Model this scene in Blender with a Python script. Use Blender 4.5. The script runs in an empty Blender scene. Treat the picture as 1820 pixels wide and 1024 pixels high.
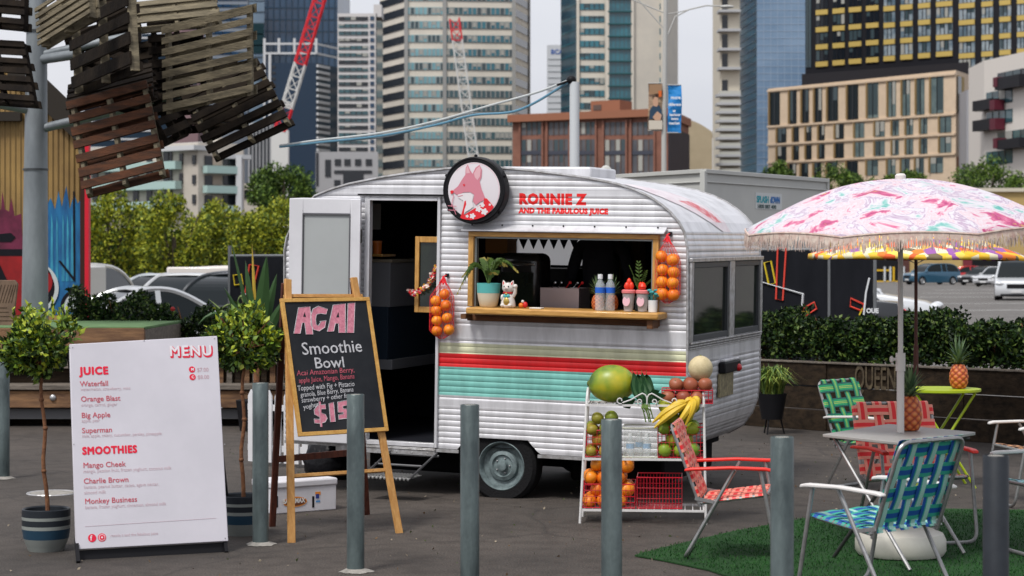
import bpy, bmesh, math, random
import numpy as np
from mathutils import Vector, Matrix, Euler
R = math.radians
random.seed(7); rng = np.random.default_rng(7)
scn = bpy.context.scene; COL = scn.collection
# ---------------------------------------------------------------- camera, sky, sun, exposure
F, CX, HY, CH = 3600.0, 910.0, 470.0, 1.64          # focal length in photo pixels, centre column, horizon row, lens height
cam_d = bpy.data.cameras.new('camera'); cam = bpy.data.objects.new('camera', cam_d); COL.objects.link(cam)
scn.camera = cam
cam.location = (0, 0, CH); cam.rotation_euler = (R(90), 0, 0)
cam_d.sensor_width = 36; cam_d.lens = 36 * F / 1820; cam_d.shift_y = -(512 - HY) / 1820
cam_d.clip_start = .1; cam_d.clip_end = 4000
cam_d.dof.use_dof = True; cam_d.dof.focus_distance = 13.4; cam_d.dof.aperture_fstop = 4.8
SUN_EL, SUN_AZ = 57, 214                             # soft light from behind and to the left of the camera
w = bpy.data.worlds.new('World'); scn.world = w; w.use_nodes = True
nt = w.node_tree; nt.nodes.clear()
sky = nt.nodes.new('ShaderNodeTexSky'); sky.sky_type = 'NISHITA'; sky.sun_disc = False
sky.sun_elevation = R(SUN_EL); sky.sun_rotation = R(SUN_AZ); sky.dust_density = 4; sky.air_density = 1.2
hs = nt.nodes.new('ShaderNodeHueSaturation'); hs.inputs['Saturation'].default_value = .35
bg1 = nt.nodes.new('ShaderNodeBackground'); bg1.inputs[1].default_value = .05
nt.links.new(sky.outputs[0], hs.inputs['Color']); nt.links.new(hs.outputs[0], bg1.inputs[0])
tcw = nt.nodes.new('ShaderNodeTexCoord'); mpw = nt.nodes.new('ShaderNodeMapping'); mpw.inputs['Scale'].default_value = (1, 1, 3.5)
nz = nt.nodes.new('ShaderNodeTexNoise'); nz.inputs['Scale'].default_value = 2.2; nz.inputs['Detail'].default_value = 4
crw = nt.nodes.new('ShaderNodeValToRGB')
crw.color_ramp.elements[0].position = .3; crw.color_ramp.elements[0].color = (.60, .62, .70, 1)
crw.color_ramp.elements[1].position = .7; crw.color_ramp.elements[1].color = (.80, .80, .85, 1)
bg2 = nt.nodes.new('ShaderNodeBackground'); bg2.inputs[1].default_value = .86
nt.links.new(tcw.outputs['Generated'], mpw.inputs[0]); nt.links.new(mpw.outputs[0], nz.inputs['Vector'])
nt.links.new(nz.outputs['Fac'], crw.inputs[0]); nt.links.new(crw.outputs[0], bg2.inputs[0])
ads = nt.nodes.new('ShaderNodeAddShader'); ow = nt.nodes.new('ShaderNodeOutputWorld')
nt.links.new(bg1.outputs[0], ads.inputs[0]); nt.links.new(bg2.outputs[0], ads.inputs[1]); nt.links.new(ads.outputs[0], ow.inputs[0])
sd = bpy.data.lights.new('sun', 'SUN'); sd.energy = 2.7; sd.angle = R(12); sd.color = (1, .965, .92)
so = bpy.data.objects.new('sun', sd); COL.objects.link(so)
so.rotation_euler = (R(90 - SUN_EL), 0, R(180 - SUN_AZ))
so.rotation_euler = Vector((math.sin(R(SUN_AZ)) * math.cos(R(SUN_EL)), math.cos(R(SUN_AZ)) * math.cos(R(SUN_EL)), math.sin(R(SUN_EL)))).to_track_quat('Z', 'Y').to_euler()
scn.view_settings.view_transform = 'Standard'; scn.view_settings.look = 'None'
scn.view_settings.exposure = 0; scn.view_settings.gamma = 1
scn.cycles.use_denoising = True; scn.cycles.max_bounces = 7; scn.cycles.transparent_max_bounces = 24
scn.cycles.sample_clamp_indirect = 4; scn.cycles.caustics_reflective = False; scn.cycles.caustics_refractive = False
# ---------------------------------------------------------------- helpers
def P(x, y, Y):
    "world point seen at photo pixel x, y at distance Y"
    return Vector(((x - CX) * Y / F, Y, CH - (y - HY) * Y / F))
def G(x, y, z=0):
    "point of the ground seen at photo pixel x, y"
    Y = F * (CH - z) / (y - HY); return Vector(((x - CX) * Y / F, Y, z))
WM = {}
def Wm(o): return WM.get(o.name, Matrix.Identity(4))
def tag(o, label=None, cat=None, group=None, kind=None):
    if label: o['label'] = label
    if cat: o['category'] = cat
    if group: o['group'] = group
    if kind: o['kind'] = kind
    return o
def thing(name, label, cat, loc=(0, 0, 0), rot=(0, 0, 0), group=None, M=None):
    o = bpy.data.objects.new(name, None); o.empty_display_size = .1; COL.objects.link(o)
    if M is None: M = Matrix.Translation(Vector(loc)) @ Euler(rot if hasattr(rot, '__len__') else (0, 0, rot)).to_matrix().to_4x4()
    o.matrix_world = M; o.location = M.to_translation(); o.rotation_euler = M.to_euler(); WM[o.name] = M
    return tag(o, label, cat, group)
def dup(o, loc=None, rotz=None, label=None, group=None, parent=None, scale=None):
    c = o.copy(); COL.objects.link(c)
    if parent is not None: c.parent = parent
    else:
        if loc is not None: c.location = loc
        if rotz is not None: c.rotation_euler = (c.rotation_euler[0], c.rotation_euler[1], rotz) if not hasattr(rotz, '__len__') else rotz
        if scale is not None: c.scale = (scale,) * 3 if not hasattr(scale, '__len__') else scale
    if label: c['label'] = label
    if group: c['group'] = group
    for ch in list(o.children): dup(ch, parent=c)
    return c
class Plane:
    "a flat face standing in the scene: x along it, y up it, z out of it towards the street"
    def __init__(s, p0, px, up=Vector((0, 0, 1))):
        s.p0 = Vector(p0); s.ex = (Vector(px) - s.p0).normalized(); up = Vector(up)
        s.ey = (up - s.ex * up.dot(s.ex)).normalized(); s.n = s.ex.cross(s.ey)
        s.M = Matrix(((s.ex.x, s.ey.x, s.n.x, s.p0.x), (s.ex.y, s.ey.y, s.n.y, s.p0.y), (s.ex.z, s.ey.z, s.n.z, s.p0.z), (0, 0, 0, 1)))
    def uv(s, x, y, w=0):
        d = Vector(((x - CX) / F, 1, -(y - HY) / F)); C = Vector((0, 0, CH))
        t = (s.p0 + s.n * w - C).dot(s.n) / d.dot(s.n); q = C + d * t - s.p0
        return (q.dot(s.ex), q.dot(s.ey))
    def pt(s, u, v, w=0): return s.M @ Vector((u, v, w))
class MB:
    def __init__(s, T=None): s.v = []; s.f = []; s.mi = []; s.m = 0; s.T = T
    def add(s, vs, fs):
        b = len(s.v); T = s.T
        s.v.extend([(T @ Vector(p)) if T is not None else Vector(p) for p in vs])
        for f in fs: s.f.append([b + i for i in f]); s.mi.append(s.m)
        return s
    def box(s, x0, x1, y0, y1, z0, z1):
        return s.add([(x0, y0, z0), (x1, y0, z0), (x1, y1, z0), (x0, y1, z0), (x0, y0, z1), (x1, y0, z1), (x1, y1, z1), (x0, y1, z1)],
                     [(0, 3, 2, 1), (4, 5, 6, 7), (0, 1, 5, 4), (1, 2, 6, 5), (2, 3, 7, 6), (3, 0, 4, 7)])
    def quad(s, *p): return s.add(p, [tuple(range(len(p)))])
    def beam(s, p, q, w, h, up=(0, 0, 1)):
        p = Vector(p); q = Vector(q); d = (q - p).normalized(); up = Vector(up)
        a = d.cross(up); a = a.normalized() if a.length > 1e-4 else d.orthogonal().normalized(); b = a.cross(d).normalized()
        a *= w / 2; b *= h / 2
        vs = [p - a - b, p + a - b, p + a + b, p - a + b, q - a - b, q + a - b, q + a + b, q - a + b]
        return s.add(vs, [(0, 1, 2, 3), (7, 6, 5, 4), (0, 4, 5, 1), (1, 5, 6, 2), (2, 6, 7, 3), (3, 7, 4, 0)])
    def tube(s, pts, r, n=8, closed=False):
        pts = [Vector(p) for p in pts]; k = len(pts); rr = r if hasattr(r, '__len__') else [r] * k
        vs = []; fs = []; prev = None
        for i, p in enumerate(pts):
            if closed: t = pts[(i + 1) % k] - pts[i - 1]
            else: t = pts[min(i + 1, k - 1)] - pts[max(i - 1, 0)]
            t = t.normalized() if t.length > 1e-9 else Vector((0, 0, 1))
            if prev is None: a = t.orthogonal().normalized()
            else:
                a = prev - t * prev.dot(t); a = a.normalized() if a.length > 1e-6 else t.orthogonal().normalized()
            prev = a; b = t.cross(a)
            for j in range(n):
                an = 2 * math.pi * j / n; vs.append(p + (a * math.cos(an) + b * math.sin(an)) * rr[i])
        for i in range(k if closed else k - 1):
            i2 = (i + 1) % k
            for j in range(n):
                j2 = (j + 1) % n; fs.append((i * n + j, i * n + j2, i2 * n + j2, i2 * n + j))
        if not closed: fs.append(tuple(range(n))[::-1]); fs.append(tuple((k - 1) * n + j for j in range(n)))
        return s.add(vs, fs)
    def lathe(s, prof, n=24, M=None, sx=1, sy=1, cap=True):
        vs = []; fs = []; k = len(prof)
        for (r, z) in prof:
            for j in range(n):
                an = 2 * math.pi * j / n; p = Vector((r * math.cos(an) * sx, r * math.sin(an) * sy, z)); vs.append(M @ p if M is not None else p)
        for i in range(k - 1):
            for j in range(n):
                j2 = (j + 1) % n; fs.append((i * n + j, i * n + j2, (i + 1) * n + j2, (i + 1) * n + j))
        if cap and prof[0][0] > 1e-5: fs.append(tuple(range(n))[::-1])
        if cap and prof[-1][0] > 1e-5: fs.append(tuple((k - 1) * n + j for j in range(n)))
        return s.add(vs, fs)
    def ball(s, c, r, n=14, m=9, M=None, wob=0, seed=0):
        r = (r,) * 3 if not hasattr(r, '__len__') else r; c = Vector(c); rd = random.Random(seed); vs = []; fs = []
        ph = [rd.uniform(0, 6.28) for _ in range(6)]
        for i in range(m + 1):
            th = math.pi * i / m
            for j in range(n):
                an = 2 * math.pi * j / n
                k = 1 + wob * (math.sin(2 * an + ph[0]) * math.sin(th) + math.sin(3 * an + ph[1] + 2 * th) * .6 * math.sin(th) + .5 * math.sin(4 * th + ph[2]))
                p = Vector((r[0] * math.sin(th) * math.cos(an), r[1] * math.sin(th) * math.sin(an), r[2] * math.cos(th))) * k
                if M is not None: p = M @ p
                vs.append(c + p)
        for i in range(m):
            for j in range(n):
                j2 = (j + 1) % n; fs.append((i * n + j, (i + 1) * n + j, (i + 1) * n + j2, i * n + j2))
        return s.add(vs, fs)
    def prism(s, poly, z0, z1, M=None):
        n = len(poly); vs = [Vector((x, y, z0)) for x, y in poly] + [Vector((x, y, z1)) for x, y in poly]
        if M is not None: vs = [M @ p for p in vs]
        fs = [tuple(range(n))[::-1], tuple(range(n, 2 * n))] + [(i, (i + 1) % n, n + (i + 1) % n, n + i) for i in range(n)]
        return s.add(vs, fs)
    def build(s, name, mats, parent=None, smooth=False, bevel=0, at=None, clean=False, seg=2):
        me = bpy.data.meshes.new(name); mats = mats if isinstance(mats, (list, tuple)) else [mats]
        loc = Vector((0, 0, 0))
        if parent is not None:
            inv = Wm(parent).inverted(); vs = [inv @ p for p in s.v]
        else:
            if at is None:
                a = np.array([tuple(p) for p in s.v]); loc = Vector(((a[:, 0].min() + a[:, 0].max()) / 2, (a[:, 1].min() + a[:, 1].max()) / 2, a[:, 2].min()))
            else: loc = Vector(at)
            vs = [p - loc for p in s.v]
        me.from_pydata([tuple(p) for p in vs], [], s.f)
        for mm in mats: me.materials.append(mm)
        me.polygons.foreach_set('material_index', s.mi)
        if smooth: me.polygons.foreach_set('use_smooth', [True] * len(s.f))
        if clean or bevel or smooth:
            bm = bmesh.new(); bm.from_mesh(me)
            if clean or smooth: bmesh.ops.remove_doubles(bm, verts=bm.verts, dist=1e-5)
            bmesh.ops.recalc_face_normals(bm, faces=bm.faces); bm.to_mesh(me); bm.free()
        me.update()
        o = bpy.data.objects.new(name, me); COL.objects.link(o); o.location = loc
        if parent is not None: o.parent = parent; WM[o.name] = Wm(parent)
        else: WM[o.name] = Matrix.Translation(loc)
        if smooth and smooth != 'all':
            try: me.set_sharp_from_angle(angle=R(40))
            except Exception: pass
        if bevel:
            b = o.modifiers.new('bevel', 'BEVEL'); b.width = bevel; b.segments = seg; b.limit_method = 'ANGLE'; b.angle_limit = R(40)
            if not smooth:
                me.polygons.foreach_set('use_smooth', [True] * len(me.polygons))
                try: me.set_sharp_from_angle(angle=R(60))
                except Exception: pass
        return o
MATS = {}
def M(name, col, rough=.6, metal=0, var=0, vs=6, col2=None, bump=0, bs=60, stretch=(1, 1, 1), spec=.35, dirt=0, lo=.35, hi=.65, coat=0, trans=0, alpha=1):
    if name in MATS: return MATS[name]
    if max(col) < .06 and not metal and spec == .35 and not coat: spec = .12
    m = bpy.data.materials.new(name); m.use_nodes = True; t = m.node_tree; b = t.nodes['Principled BSDF']
    b.inputs['Roughness'].default_value = rough; b.inputs['Metallic'].default_value = metal; b.inputs['Specular IOR Level'].default_value = spec
    b.inputs['Base Color'].default_value = (*col, 1); b.inputs['Coat Weight'].default_value = coat
    b.inputs['Transmission Weight'].default_value = trans; b.inputs['Alpha'].default_value = alpha
    if var or bump or col2:
        tc = t.nodes.new('ShaderNodeTexCoord'); mp = t.nodes.new('ShaderNodeMapping'); mp.inputs['Scale'].default_value = stretch
        t.links.new(tc.outputs['Object'], mp.inputs[0])
    if var or col2:
        n = t.nodes.new('ShaderNodeTexNoise'); n.inputs['Scale'].default_value = vs; n.inputs['Detail'].default_value = 5; n.inputs['Roughness'].default_value = .62
        r = t.nodes.new('ShaderNodeValToRGB'); c2 = col2 or tuple(c * (1 - var) for c in col)
        r.color_ramp.elements[0].position = lo; r.color_ramp.elements[0].color = (*c2, 1)
        r.color_ramp.elements[1].position = hi; r.color_ramp.elements[1].color = (*col, 1)
        t.links.new(mp.outputs[0], n.inputs['Vector']); t.links.new(n.outputs['Fac'], r.inputs[0]); t.links.new(r.outputs[0], b.inputs['Base Color'])
    if bump:
        n2 = t.nodes.new('ShaderNodeTexNoise'); n2.inputs['Scale'].default_value = bs; n2.inputs['Detail'].default_value = 3
        bp = t.nodes.new('ShaderNodeBump'); bp.inputs['Strength'].default_value = bump; bp.inputs['Distance'].default_value = .02
        t.links.new(mp.outputs[0], n2.inputs['Vector']); t.links.new(n2.outputs['Fac'], bp.inputs['Height']); t.links.new(bp.outputs[0], b.inputs['Normal'])
    MATS[name] = m; return m
def text(s, size, T, mat, parent, name='lettering', bold=0, off=0, ext=.001, align='LEFT', sx=1, shear=0, spacing=1, res=3, cuts=None):
    "letters laid on a face: T maps letter x, y to the face"
    c = bpy.data.curves.new(name, 'FONT'); c.body = s; c.size = size; c.offset = off; c.extrude = ext; c.align_x = align; c.shear = shear
    c.space_character = spacing; c.resolution_u = res; c.fill_mode = 'BOTH'
    o = bpy.data.objects.new(name, c); COL.objects.link(o); bpy.context.view_layer.update()
    me = bpy.data.meshes.new_from_object(o.evaluated_get(bpy.context.evaluated_depsgraph_get()))
    bpy.data.objects.remove(o); bpy.data.curves.remove(c)
    me.transform(Matrix.Diagonal((sx, 1, 1, 1)))
    if cuts: cuts(me)
    if bold:
        bm = bmesh.new(); src = me.copy()
        for k in range(9):
            m3 = src.copy(); a = k * .785; m3.transform(Matrix.Translation((0, 0, .00008 * k)) if k == 8 else Matrix.Translation((bold * math.cos(a), bold * math.sin(a), .00008 * k))); bm.from_mesh(m3); bpy.data.meshes.remove(m3)
        bm.to_mesh(me); bm.free(); bpy.data.meshes.remove(src)
    me.transform(Wm(parent).inverted() @ T); me.materials.clear(); me.materials.append(mat); me.name = name
    o = bpy.data.objects.new(name, me); COL.objects.link(o); o.parent = parent; WM[o.name] = Wm(parent); return o
def TR(pl, u, v, w=.001, rot=0): return pl.M @ Matrix.Translation((u, v, w)) @ Matrix.Rotation(rot, 4, 'Z')
def leaf_mesh(name, pos, L, W, mats, parent=None, out=None, droop=0, at=None, up=.4, probs=None):
    "thousands of small folded leaves at pos"
    pos = np.asarray(pos, float); n = len(pos)
    d = rng.normal(size=(n, 3)); d[:, 2] += up
    if out is not None: d += out
    d[:, 2] -= droop; d /= np.linalg.norm(d, axis=1)[:, None]
    a = np.cross(d, rng.normal(size=(n, 3))); a /= np.linalg.norm(a, axis=1)[:, None]; nn = np.cross(d, a)
    l = (L * rng.uniform(.6, 1.25, n))[:, None]; wd = (W * rng.uniform(.7, 1.2, n))[:, None]
    p0 = pos; p2 = pos + d * l; mid = pos + d * l * .45; p1 = mid + a * wd / 2 + nn * wd * .18; p3 = mid - a * wd / 2 + nn * wd * .18
    V = np.stack([p0, p1, p2, p3], 1).reshape(-1, 3)
    o0 = np.zeros(3)
    if parent is not None:
        inv = np.array(Wm(parent).inverted()); V = V @ inv[:3, :3].T + inv[:3, 3]
    else: o0 = np.array(at if at is not None else (pos[:, 0].mean(), pos[:, 1].mean(), pos[:, 2].min())); V = V - o0
    me = bpy.data.meshes.new(name); me.vertices.add(4 * n); me.vertices.foreach_set('co', V.ravel())
    i = np.arange(n) * 4; tri = np.stack([i, i + 1, i + 2, i, i + 2, i + 3], 1).ravel()
    me.loops.add(6 * n); me.loops.foreach_set('vertex_index', tri.astype(np.int32)); me.polygons.add(2 * n)
    me.polygons.foreach_set('loop_start', (np.arange(2 * n) * 3).astype(np.int32))
    try: me.polygons.foreach_set('loop_total', np.full(2 * n, 3, np.int32))
    except Exception: pass
    for m in mats: me.materials.append(m)
    mi = np.repeat(rng.choice(len(mats), n, p=probs), 2); me.polygons.foreach_set('material_index', mi.astype(np.int32))
    me.update(calc_edges=True); me.validate()
    o = bpy.data.objects.new(name, me); COL.objects.link(o); o.location = o0
    if parent is not None: o.parent = parent; WM[o.name] = Wm(parent)
    else: WM[o.name] = Matrix.Translation(Vector(o0))
    return o
def crown_pts(c, r, n, clumps=18, cr=.38, shell=.5):
    "leaf positions in clumps through an ellipsoid crown"
    c = np.array(c, float); r = np.array(r, float)
    d = rng.normal(size=(clumps, 3)); d /= np.linalg.norm(d, axis=1)[:, None]
    cc = d * (rng.uniform(shell, 1, clumps) ** .6)[:, None] * .78
    k = rng.integers(0, clumps, n); e = rng.normal(size=(n, 3)); e /= np.linalg.norm(e, axis=1)[:, None]
    s = cr * rng.uniform(.6, 1.25, clumps)
    q = cc[k] + e * (rng.uniform(.25, 1, n) ** .5)[:, None] * s[k][:, None]
    return c + q * r, (q / np.maximum(np.linalg.norm(q, axis=1)[:, None], .05)) * .8
def wood(name, a, b, rough=.65, vs=5, st=(1, 1, 8), bump=.25): return M(name, a, rough, col2=b, vs=vs, stretch=st, bump=bump, bs=30)
# ---------------------------------------------------------------- ground
asphalt = bpy.data.materials.new('asphalt'); asphalt.use_nodes = True
def _asph(m, dark, light, crack=True):
    t = m.node_tree; b = t.nodes['Principled BSDF']; b.inputs['Roughness'].default_value = .85
    tc = t.nodes.new('ShaderNodeTexCoord')
    def noise(sc, det=5):
        n = t.nodes.new('ShaderNodeTexNoise'); n.inputs['Scale'].default_value = sc; n.inputs['Detail'].default_value = det; t.links.new(tc.outputs['Object'], n.inputs['Vector']); return n
    n1 = noise(.55); n2 = noise(95, 2); n3 = noise(7, 4)
    r = t.nodes.new('ShaderNodeValToRGB'); r.color_ramp.elements[0].position = .36; r.color_ramp.elements[0].color = (*dark, 1)
    r.color_ramp.elements[1].position = .66; r.color_ramp.elements[1].color = (*light, 1); t.links.new(n1.outputs['Fac'], r.inputs[0])
    mx = t.nodes.new('ShaderNodeMixRGB'); mx.blend_type = 'OVERLAY'; mx.inputs[0].default_value = .85; t.links.new(r.outputs[0], mx.inputs[1]); 
    g = t.nodes.new('ShaderNodeValToRGB'); g.color_ramp.elements[0].position = .34; g.color_ramp.elements[0].color = (.18, .18, .18, 1); g.color_ramp.elements[1].position = .68; g.color_ramp.elements[1].color = (.85, .84, .82, 1)
    t.links.new(n2.outputs['Fac'], g.inputs[0]); t.links.new(g.outputs[0], mx.inputs[2])
    mx2 = t.nodes.new('ShaderNodeMixRGB'); mx2.blend_type = 'MULTIPLY'; mx2.inputs[0].default_value = .7; t.links.new(mx.outputs[0], mx2.inputs[1])
    g2 = t.nodes.new('ShaderNodeValToRGB'); g2.color_ramp.elements[0].position = .38; g2.color_ramp.elements[0].color = (.62, .60, .58, 1); g2.color_ramp.elements[1].position = .55; g2.color_ramp.elements[1].color = (1, 1, 1, 1)
    t.links.new(n3.outputs['Fac'], g2.inputs[0]); t.links.new(g2.outputs[0], mx2.inputs[2])
    n4 = noise(1.1, 2); wm_ = t.nodes.new('ShaderNodeMixRGB'); wm_.inputs[0].default_value = .25; t.links.new(tc.outputs['Object'], wm_.inputs[1]); t.links.new(n4.outputs['Color'], wm_.inputs[2])
    vo = t.nodes.new('ShaderNodeTexVoronoi'); vo.feature = 'DISTANCE_TO_EDGE'; vo.inputs['Scale'].default_value = .42; t.links.new(wm_.outputs[0], vo.inputs['Vector'])
    cr_ = t.nodes.new('ShaderNodeValToRGB'); cr_.color_ramp.elements[0].position = .0; cr_.color_ramp.elements[0].color = (.62, .62, .62, 1); cr_.color_ramp.elements[1].position = .006; cr_.color_ramp.elements[1].color = (1, 1, 1, 1); t.links.new(vo.outputs['Distance'], cr_.inputs[0])
    vs_ = t.nodes.new('ShaderNodeTexVoronoi'); vs_.inputs['Scale'].default_value = 2.3; t.links.new(tc.outputs['Object'], vs_.inputs['Vector']); sr = t.nodes.new('ShaderNodeValToRGB'); sr.color_ramp.elements[0].position = .05; sr.color_ramp.elements[0].color = (.55, .53, .50, 1); sr.color_ramp.elements[1].position = .16; sr.color_ramp.elements[1].color = (1, 1, 1, 1); t.links.new(vs_.outputs['Distance'], sr.inputs[0])
    m3 = t.nodes.new('ShaderNodeMixRGB'); m3.blend_type = 'MULTIPLY'; m3.inputs[0].default_value = 1; m4 = t.nodes.new('ShaderNodeMixRGB'); m4.blend_type = 'MULTIPLY'; m4.inputs[0].default_value = .8
    t.links.new(mx2.outputs[0], m3.inputs[1]); t.links.new(cr_.outputs[0], m3.inputs[2]); t.links.new(m3.outputs[0], m4.inputs[1]); t.links.new(sr.outputs[0], m4.inputs[2]); t.links.new(m4.outputs[0], b.inputs['Base Color'])
    bp = t.nodes.new('ShaderNodeBump'); bp.inputs['Strength'].default_value = .5; bp.inputs['Distance'].default_value = .008
    t.links.new(n2.outputs['Fac'], bp.inputs['Height']); t.links.new(bp.outputs[0], b.inputs['Normal'])
_asph(asphalt, (.040, .033, .028), (.074, .061, .052))
g = MB(); g.quad((-900, -6, 0), (900, -6, 0), (900, 1500, 0), (-900, 1500, 0))
tag(g.build('ground', asphalt), kind='structure')
lot = bpy.data.materials.new('pale_asphalt'); lot.use_nodes = True; _asph(lot, (.115, .108, .102), (.155, .147, .138))
g = MB(); g.quad((-90, 24.5, .004), (120, 24.5, .004), (120, 215, .004), (-90, 215, .004))
tag(g.build('car_park', lot), kind='structure')
# ---------------------------------------------------------------- the caravan
TH = 20.8; c_, s_ = math.cos(R(TH)), math.sin(R(TH))
WALL = Plane((-.079, 14.2, 0), (-.079 + c_, 14.2 - s_, -math.tan(R(1.2))), up=(.0, -.012, 1))
CAR = Matrix(((WALL.ex.x, -WALL.n.x, WALL.ey.x, WALL.p0.x), (WALL.ex.y, -WALL.n.y, WALL.ey.y, WALL.p0.y), (WALL.ex.z, -WALL.n.z, WALL.ey.z, WALL.p0.z), (0, 0, 0, 1)))
van = thing('caravan', 'white corrugated vintage food caravan with pastel stripes and a serving window', 'caravan', M=CAR)
def cz(x, y, v=0): return WALL.uv(x, y, -v)       # photo pixel -> (u, z) on the caravan's plane at depth v
PITCH, AMP, DEP = .0405, .0054, 2.02
FLAT = []
def corr(z):
    for a, c in FLAT:
        if a < z < c: return AMP * .9
    return AMP * abs(math.sin(math.pi * z / PITCH)) ** .6
white_al = M('white_aluminium', (.70, .70, .725), .36, .28, col2=(.50, .50, .515), vs=2.2, stretch=(3.5, 3.5, .8), spec=.5, lo=.28, hi=.58, bump=.06, bs=7)
cream_al = M('cream_green_paint', (.72, .73, .50), .4, var=.22, vs=2.5, stretch=(3, 3, .8))
red_al = M('red_paint', (.72, .018, .022), .38, var=.25, vs=2.5, stretch=(3, 3, .8))
teal_al = M('teal_paint', (.22, .56, .50), .4, var=.25, vs=2.5, stretch=(3, 3, .8))
trim_m = M('dull_trim', (.52, .52, .53), .4, .5, col2=(.30, .29, .28), vs=20)
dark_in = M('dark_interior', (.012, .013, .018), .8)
black_m = M('black_plastic', (.012, .012, .014), .45)
left_px = [(508, 745), (507, 600), (506, 500), (506, 445), (510, 422), (520, 400), (540, 368), (560, 348), (590, 336), (620, 327), (680, 315), (726, 308), (793, 300), (850, 297)]
right_px = [(1070, 819), (1110, 818), (1160, 815), (1188, 800), (1206, 775), (1217, 745), (1221, 700), (1221.5, 600), (1221.5, 440), (1216, 412), (1206, 394), (1192, 378), (1176, 364), (1155, 350), (1128, 337), (1095, 326.5), (1045, 316.5), (996, 309.5), (946, 303.5), (896, 299), (850, 297)]
LP = [cz(*p) for p in left_px]; RP = [cz(*p) for p in right_px]
ZT = max(LP[-1][1], RP[-1][1]); ZB = .5 * (cz(700, 790)[1] + cz(1040, 815)[1])
def chain(ch, z, top):
    best = None
    for (u0, z0), (u1, z1) in zip(ch, ch[1:]):
        if min(z0, z1) - 1e-9 <= z <= max(z0, z1) + 1e-9:
            return u0 + (u1 - u0) * (z - z0) / ((z1 - z0) or 1)
    return top if z > max(c[1] for c in ch) else ch[0][0]
RP[0] = (RP[0][0], ZB); LP[0] = (LP[0][0], ZB)
door = (cz(657, 560)[0], cz(777, 560)[0], ZB + .035, cz(716, 357)[1])
win = (cz(845, 480)[0], cz(1163, 480)[0], cz(1000, 549)[1], cz(1000, 423)[1])
for ya, yb in ((352, 338), (608, 578), (732, 712)):
    k0 = round(cz(880, ya)[1] / PITCH) * PITCH; k1 = max(k0 + PITCH * 2, round(cz(880, yb)[1] / PITCH) * PITCH); FLAT.append((k0 + PITCH * .5, k1 - PITCH * .5))
ark = [cz(812, 800), cz(838, 782), cz(935, 784), cz(962, 812)]
ZA = cz(890, 780)[1]
def hole_list(z, zm):
    h = []
    if door[2] < zm < door[3]: h.append((door[0], door[1]))
    if win[2] < zm < win[3]: h.append((win[0], win[1]))
    if zm < ZA:
        k = (z - ZB) / (ZA - ZB); h.append((ark[0][0] + .07 * k ** .8, ark[3][0] - .10 * k ** .8))
    return h
sB = [cz(880, y)[1] for y in (612, 631, 655, 706)]      # stripe edges
def stripe(z): return 1 if sB[1] < z <= sB[0] else 2 if sB[2] < z <= sB[1] else 3 if sB[3] < z <= sB[2] else 0
zs = set([ZB, ZT - .0005, door[2], door[3], win[2], win[3], ZA] + sB)
q = math.floor(ZB / PITCH) * PITCH
while q < ZT:
    for f_ in (0, .06, .16, .3, .5, .7, .84, .94):
        z = q + f_ * PITCH
        if ZB < z < ZT and min(abs(z - k) for k in zs) > .0012: zs.add(z)
    q += PITCH
zs = sorted(zs)
b = MB(CAR)
for z0, z1 in zip(zs, zs[1:]):
    zm = (z0 + z1) / 2; b.m = stripe(zm)
    def cuts_at(z):
        l, r = chain(LP, z, LP[-1][0]), chain(RP, z, RP[-1][0]); pts = [l]
        for a, c in hole_list(z, zm): pts += [a, c]
        return pts + [r]
    A, B = cuts_at(z0), cuts_at(z1)
    for i in range(0, len(A), 2):
        nseg = 1
        b.quad((A[i], -corr(z0), z0), (A[i + 1], -corr(z0), z0), (B[i + 1], -corr(z1), z1), (B[i], -corr(z1), z1))
skin = b.build('side_panel', [white_al, cream_al, red_al, teal_al], van, clean=True)
skin['label'] = 'corrugated white side with cream, red and teal stripes'
# roof and both ends: one sheet following the profile, corrugated on the ends
prof = LP[::-1][0:1] and (LP + RP[::-1][1:])
def resample(ch, step):
    out = [Vector((*ch[0], 0))]; acc = 0
    for (u0, z0), (u1, z1) in zip(ch, ch[1:]):
        n = max(1, int(math.hypot(u1 - u0, z1 - z0) / step))
        for k in range(1, n + 1): out.append(Vector((u0 + (u1 - u0) * k / n, z0 + (z1 - z0) * k / n, 0)))
    return out
def shell(ch, v0, v1, holes=(), corrug=True, step=.0068, mats=white_al, name='roof_skin'):
    pts = resample(ch, step); vsn = sorted(set([v0, v1] + [h[k] for h in holes for k in (0, 1)])); b = MB(CAR); acc = 0; off = []
    for i, p in enumerate(pts):
        if i: acc += (pts[i] - pts[i - 1]).length
        t = (pts[min(i + 1, len(pts) - 1)] - pts[max(i - 1, 0)]).normalized(); n = Vector((-t.y, t.x, 0))
        if n.dot(p - Vector((0, 1.2, 0))) < 0: n = -n
        off.append(p + n * (corr(p.y if corrug == 'z' else acc) if corrug else 0))
    for i in range(len(pts) - 1):
        for a, c in zip(vsn, vsn[1:]):
            vm = (a + c) / 2; zm = (pts[i].y + pts[i + 1].y) / 2
            if any(h[0] < vm < h[1] and h[2] < zm < h[3] for h in holes): continue
            b.quad((off[i].x, a, off[i].y), (off[i].x, c, off[i].y), (off[i + 1].x, c, off[i + 1].y), (off[i + 1].x, a, off[i + 1].y))
    return b.build(name, mats, van, clean=True)
uR = cz(1221.5, 600)[0]
ENDP = Plane(CAR @ Vector((uR, 0, 0)), CAR @ Vector((uR, 1, 0)), up=CAR.to_3x3() @ Vector((0, 0, 1)))
ev = lambda x, y: ENDP.uv(x, y)
zw = (ev(1232, 604)[1], ev(1232, 469)[1])
ew = [(.08, ev(1292, 500)[0], *zw), (ev(1302, 500)[0], DEP - .07, *zw)]
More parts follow.
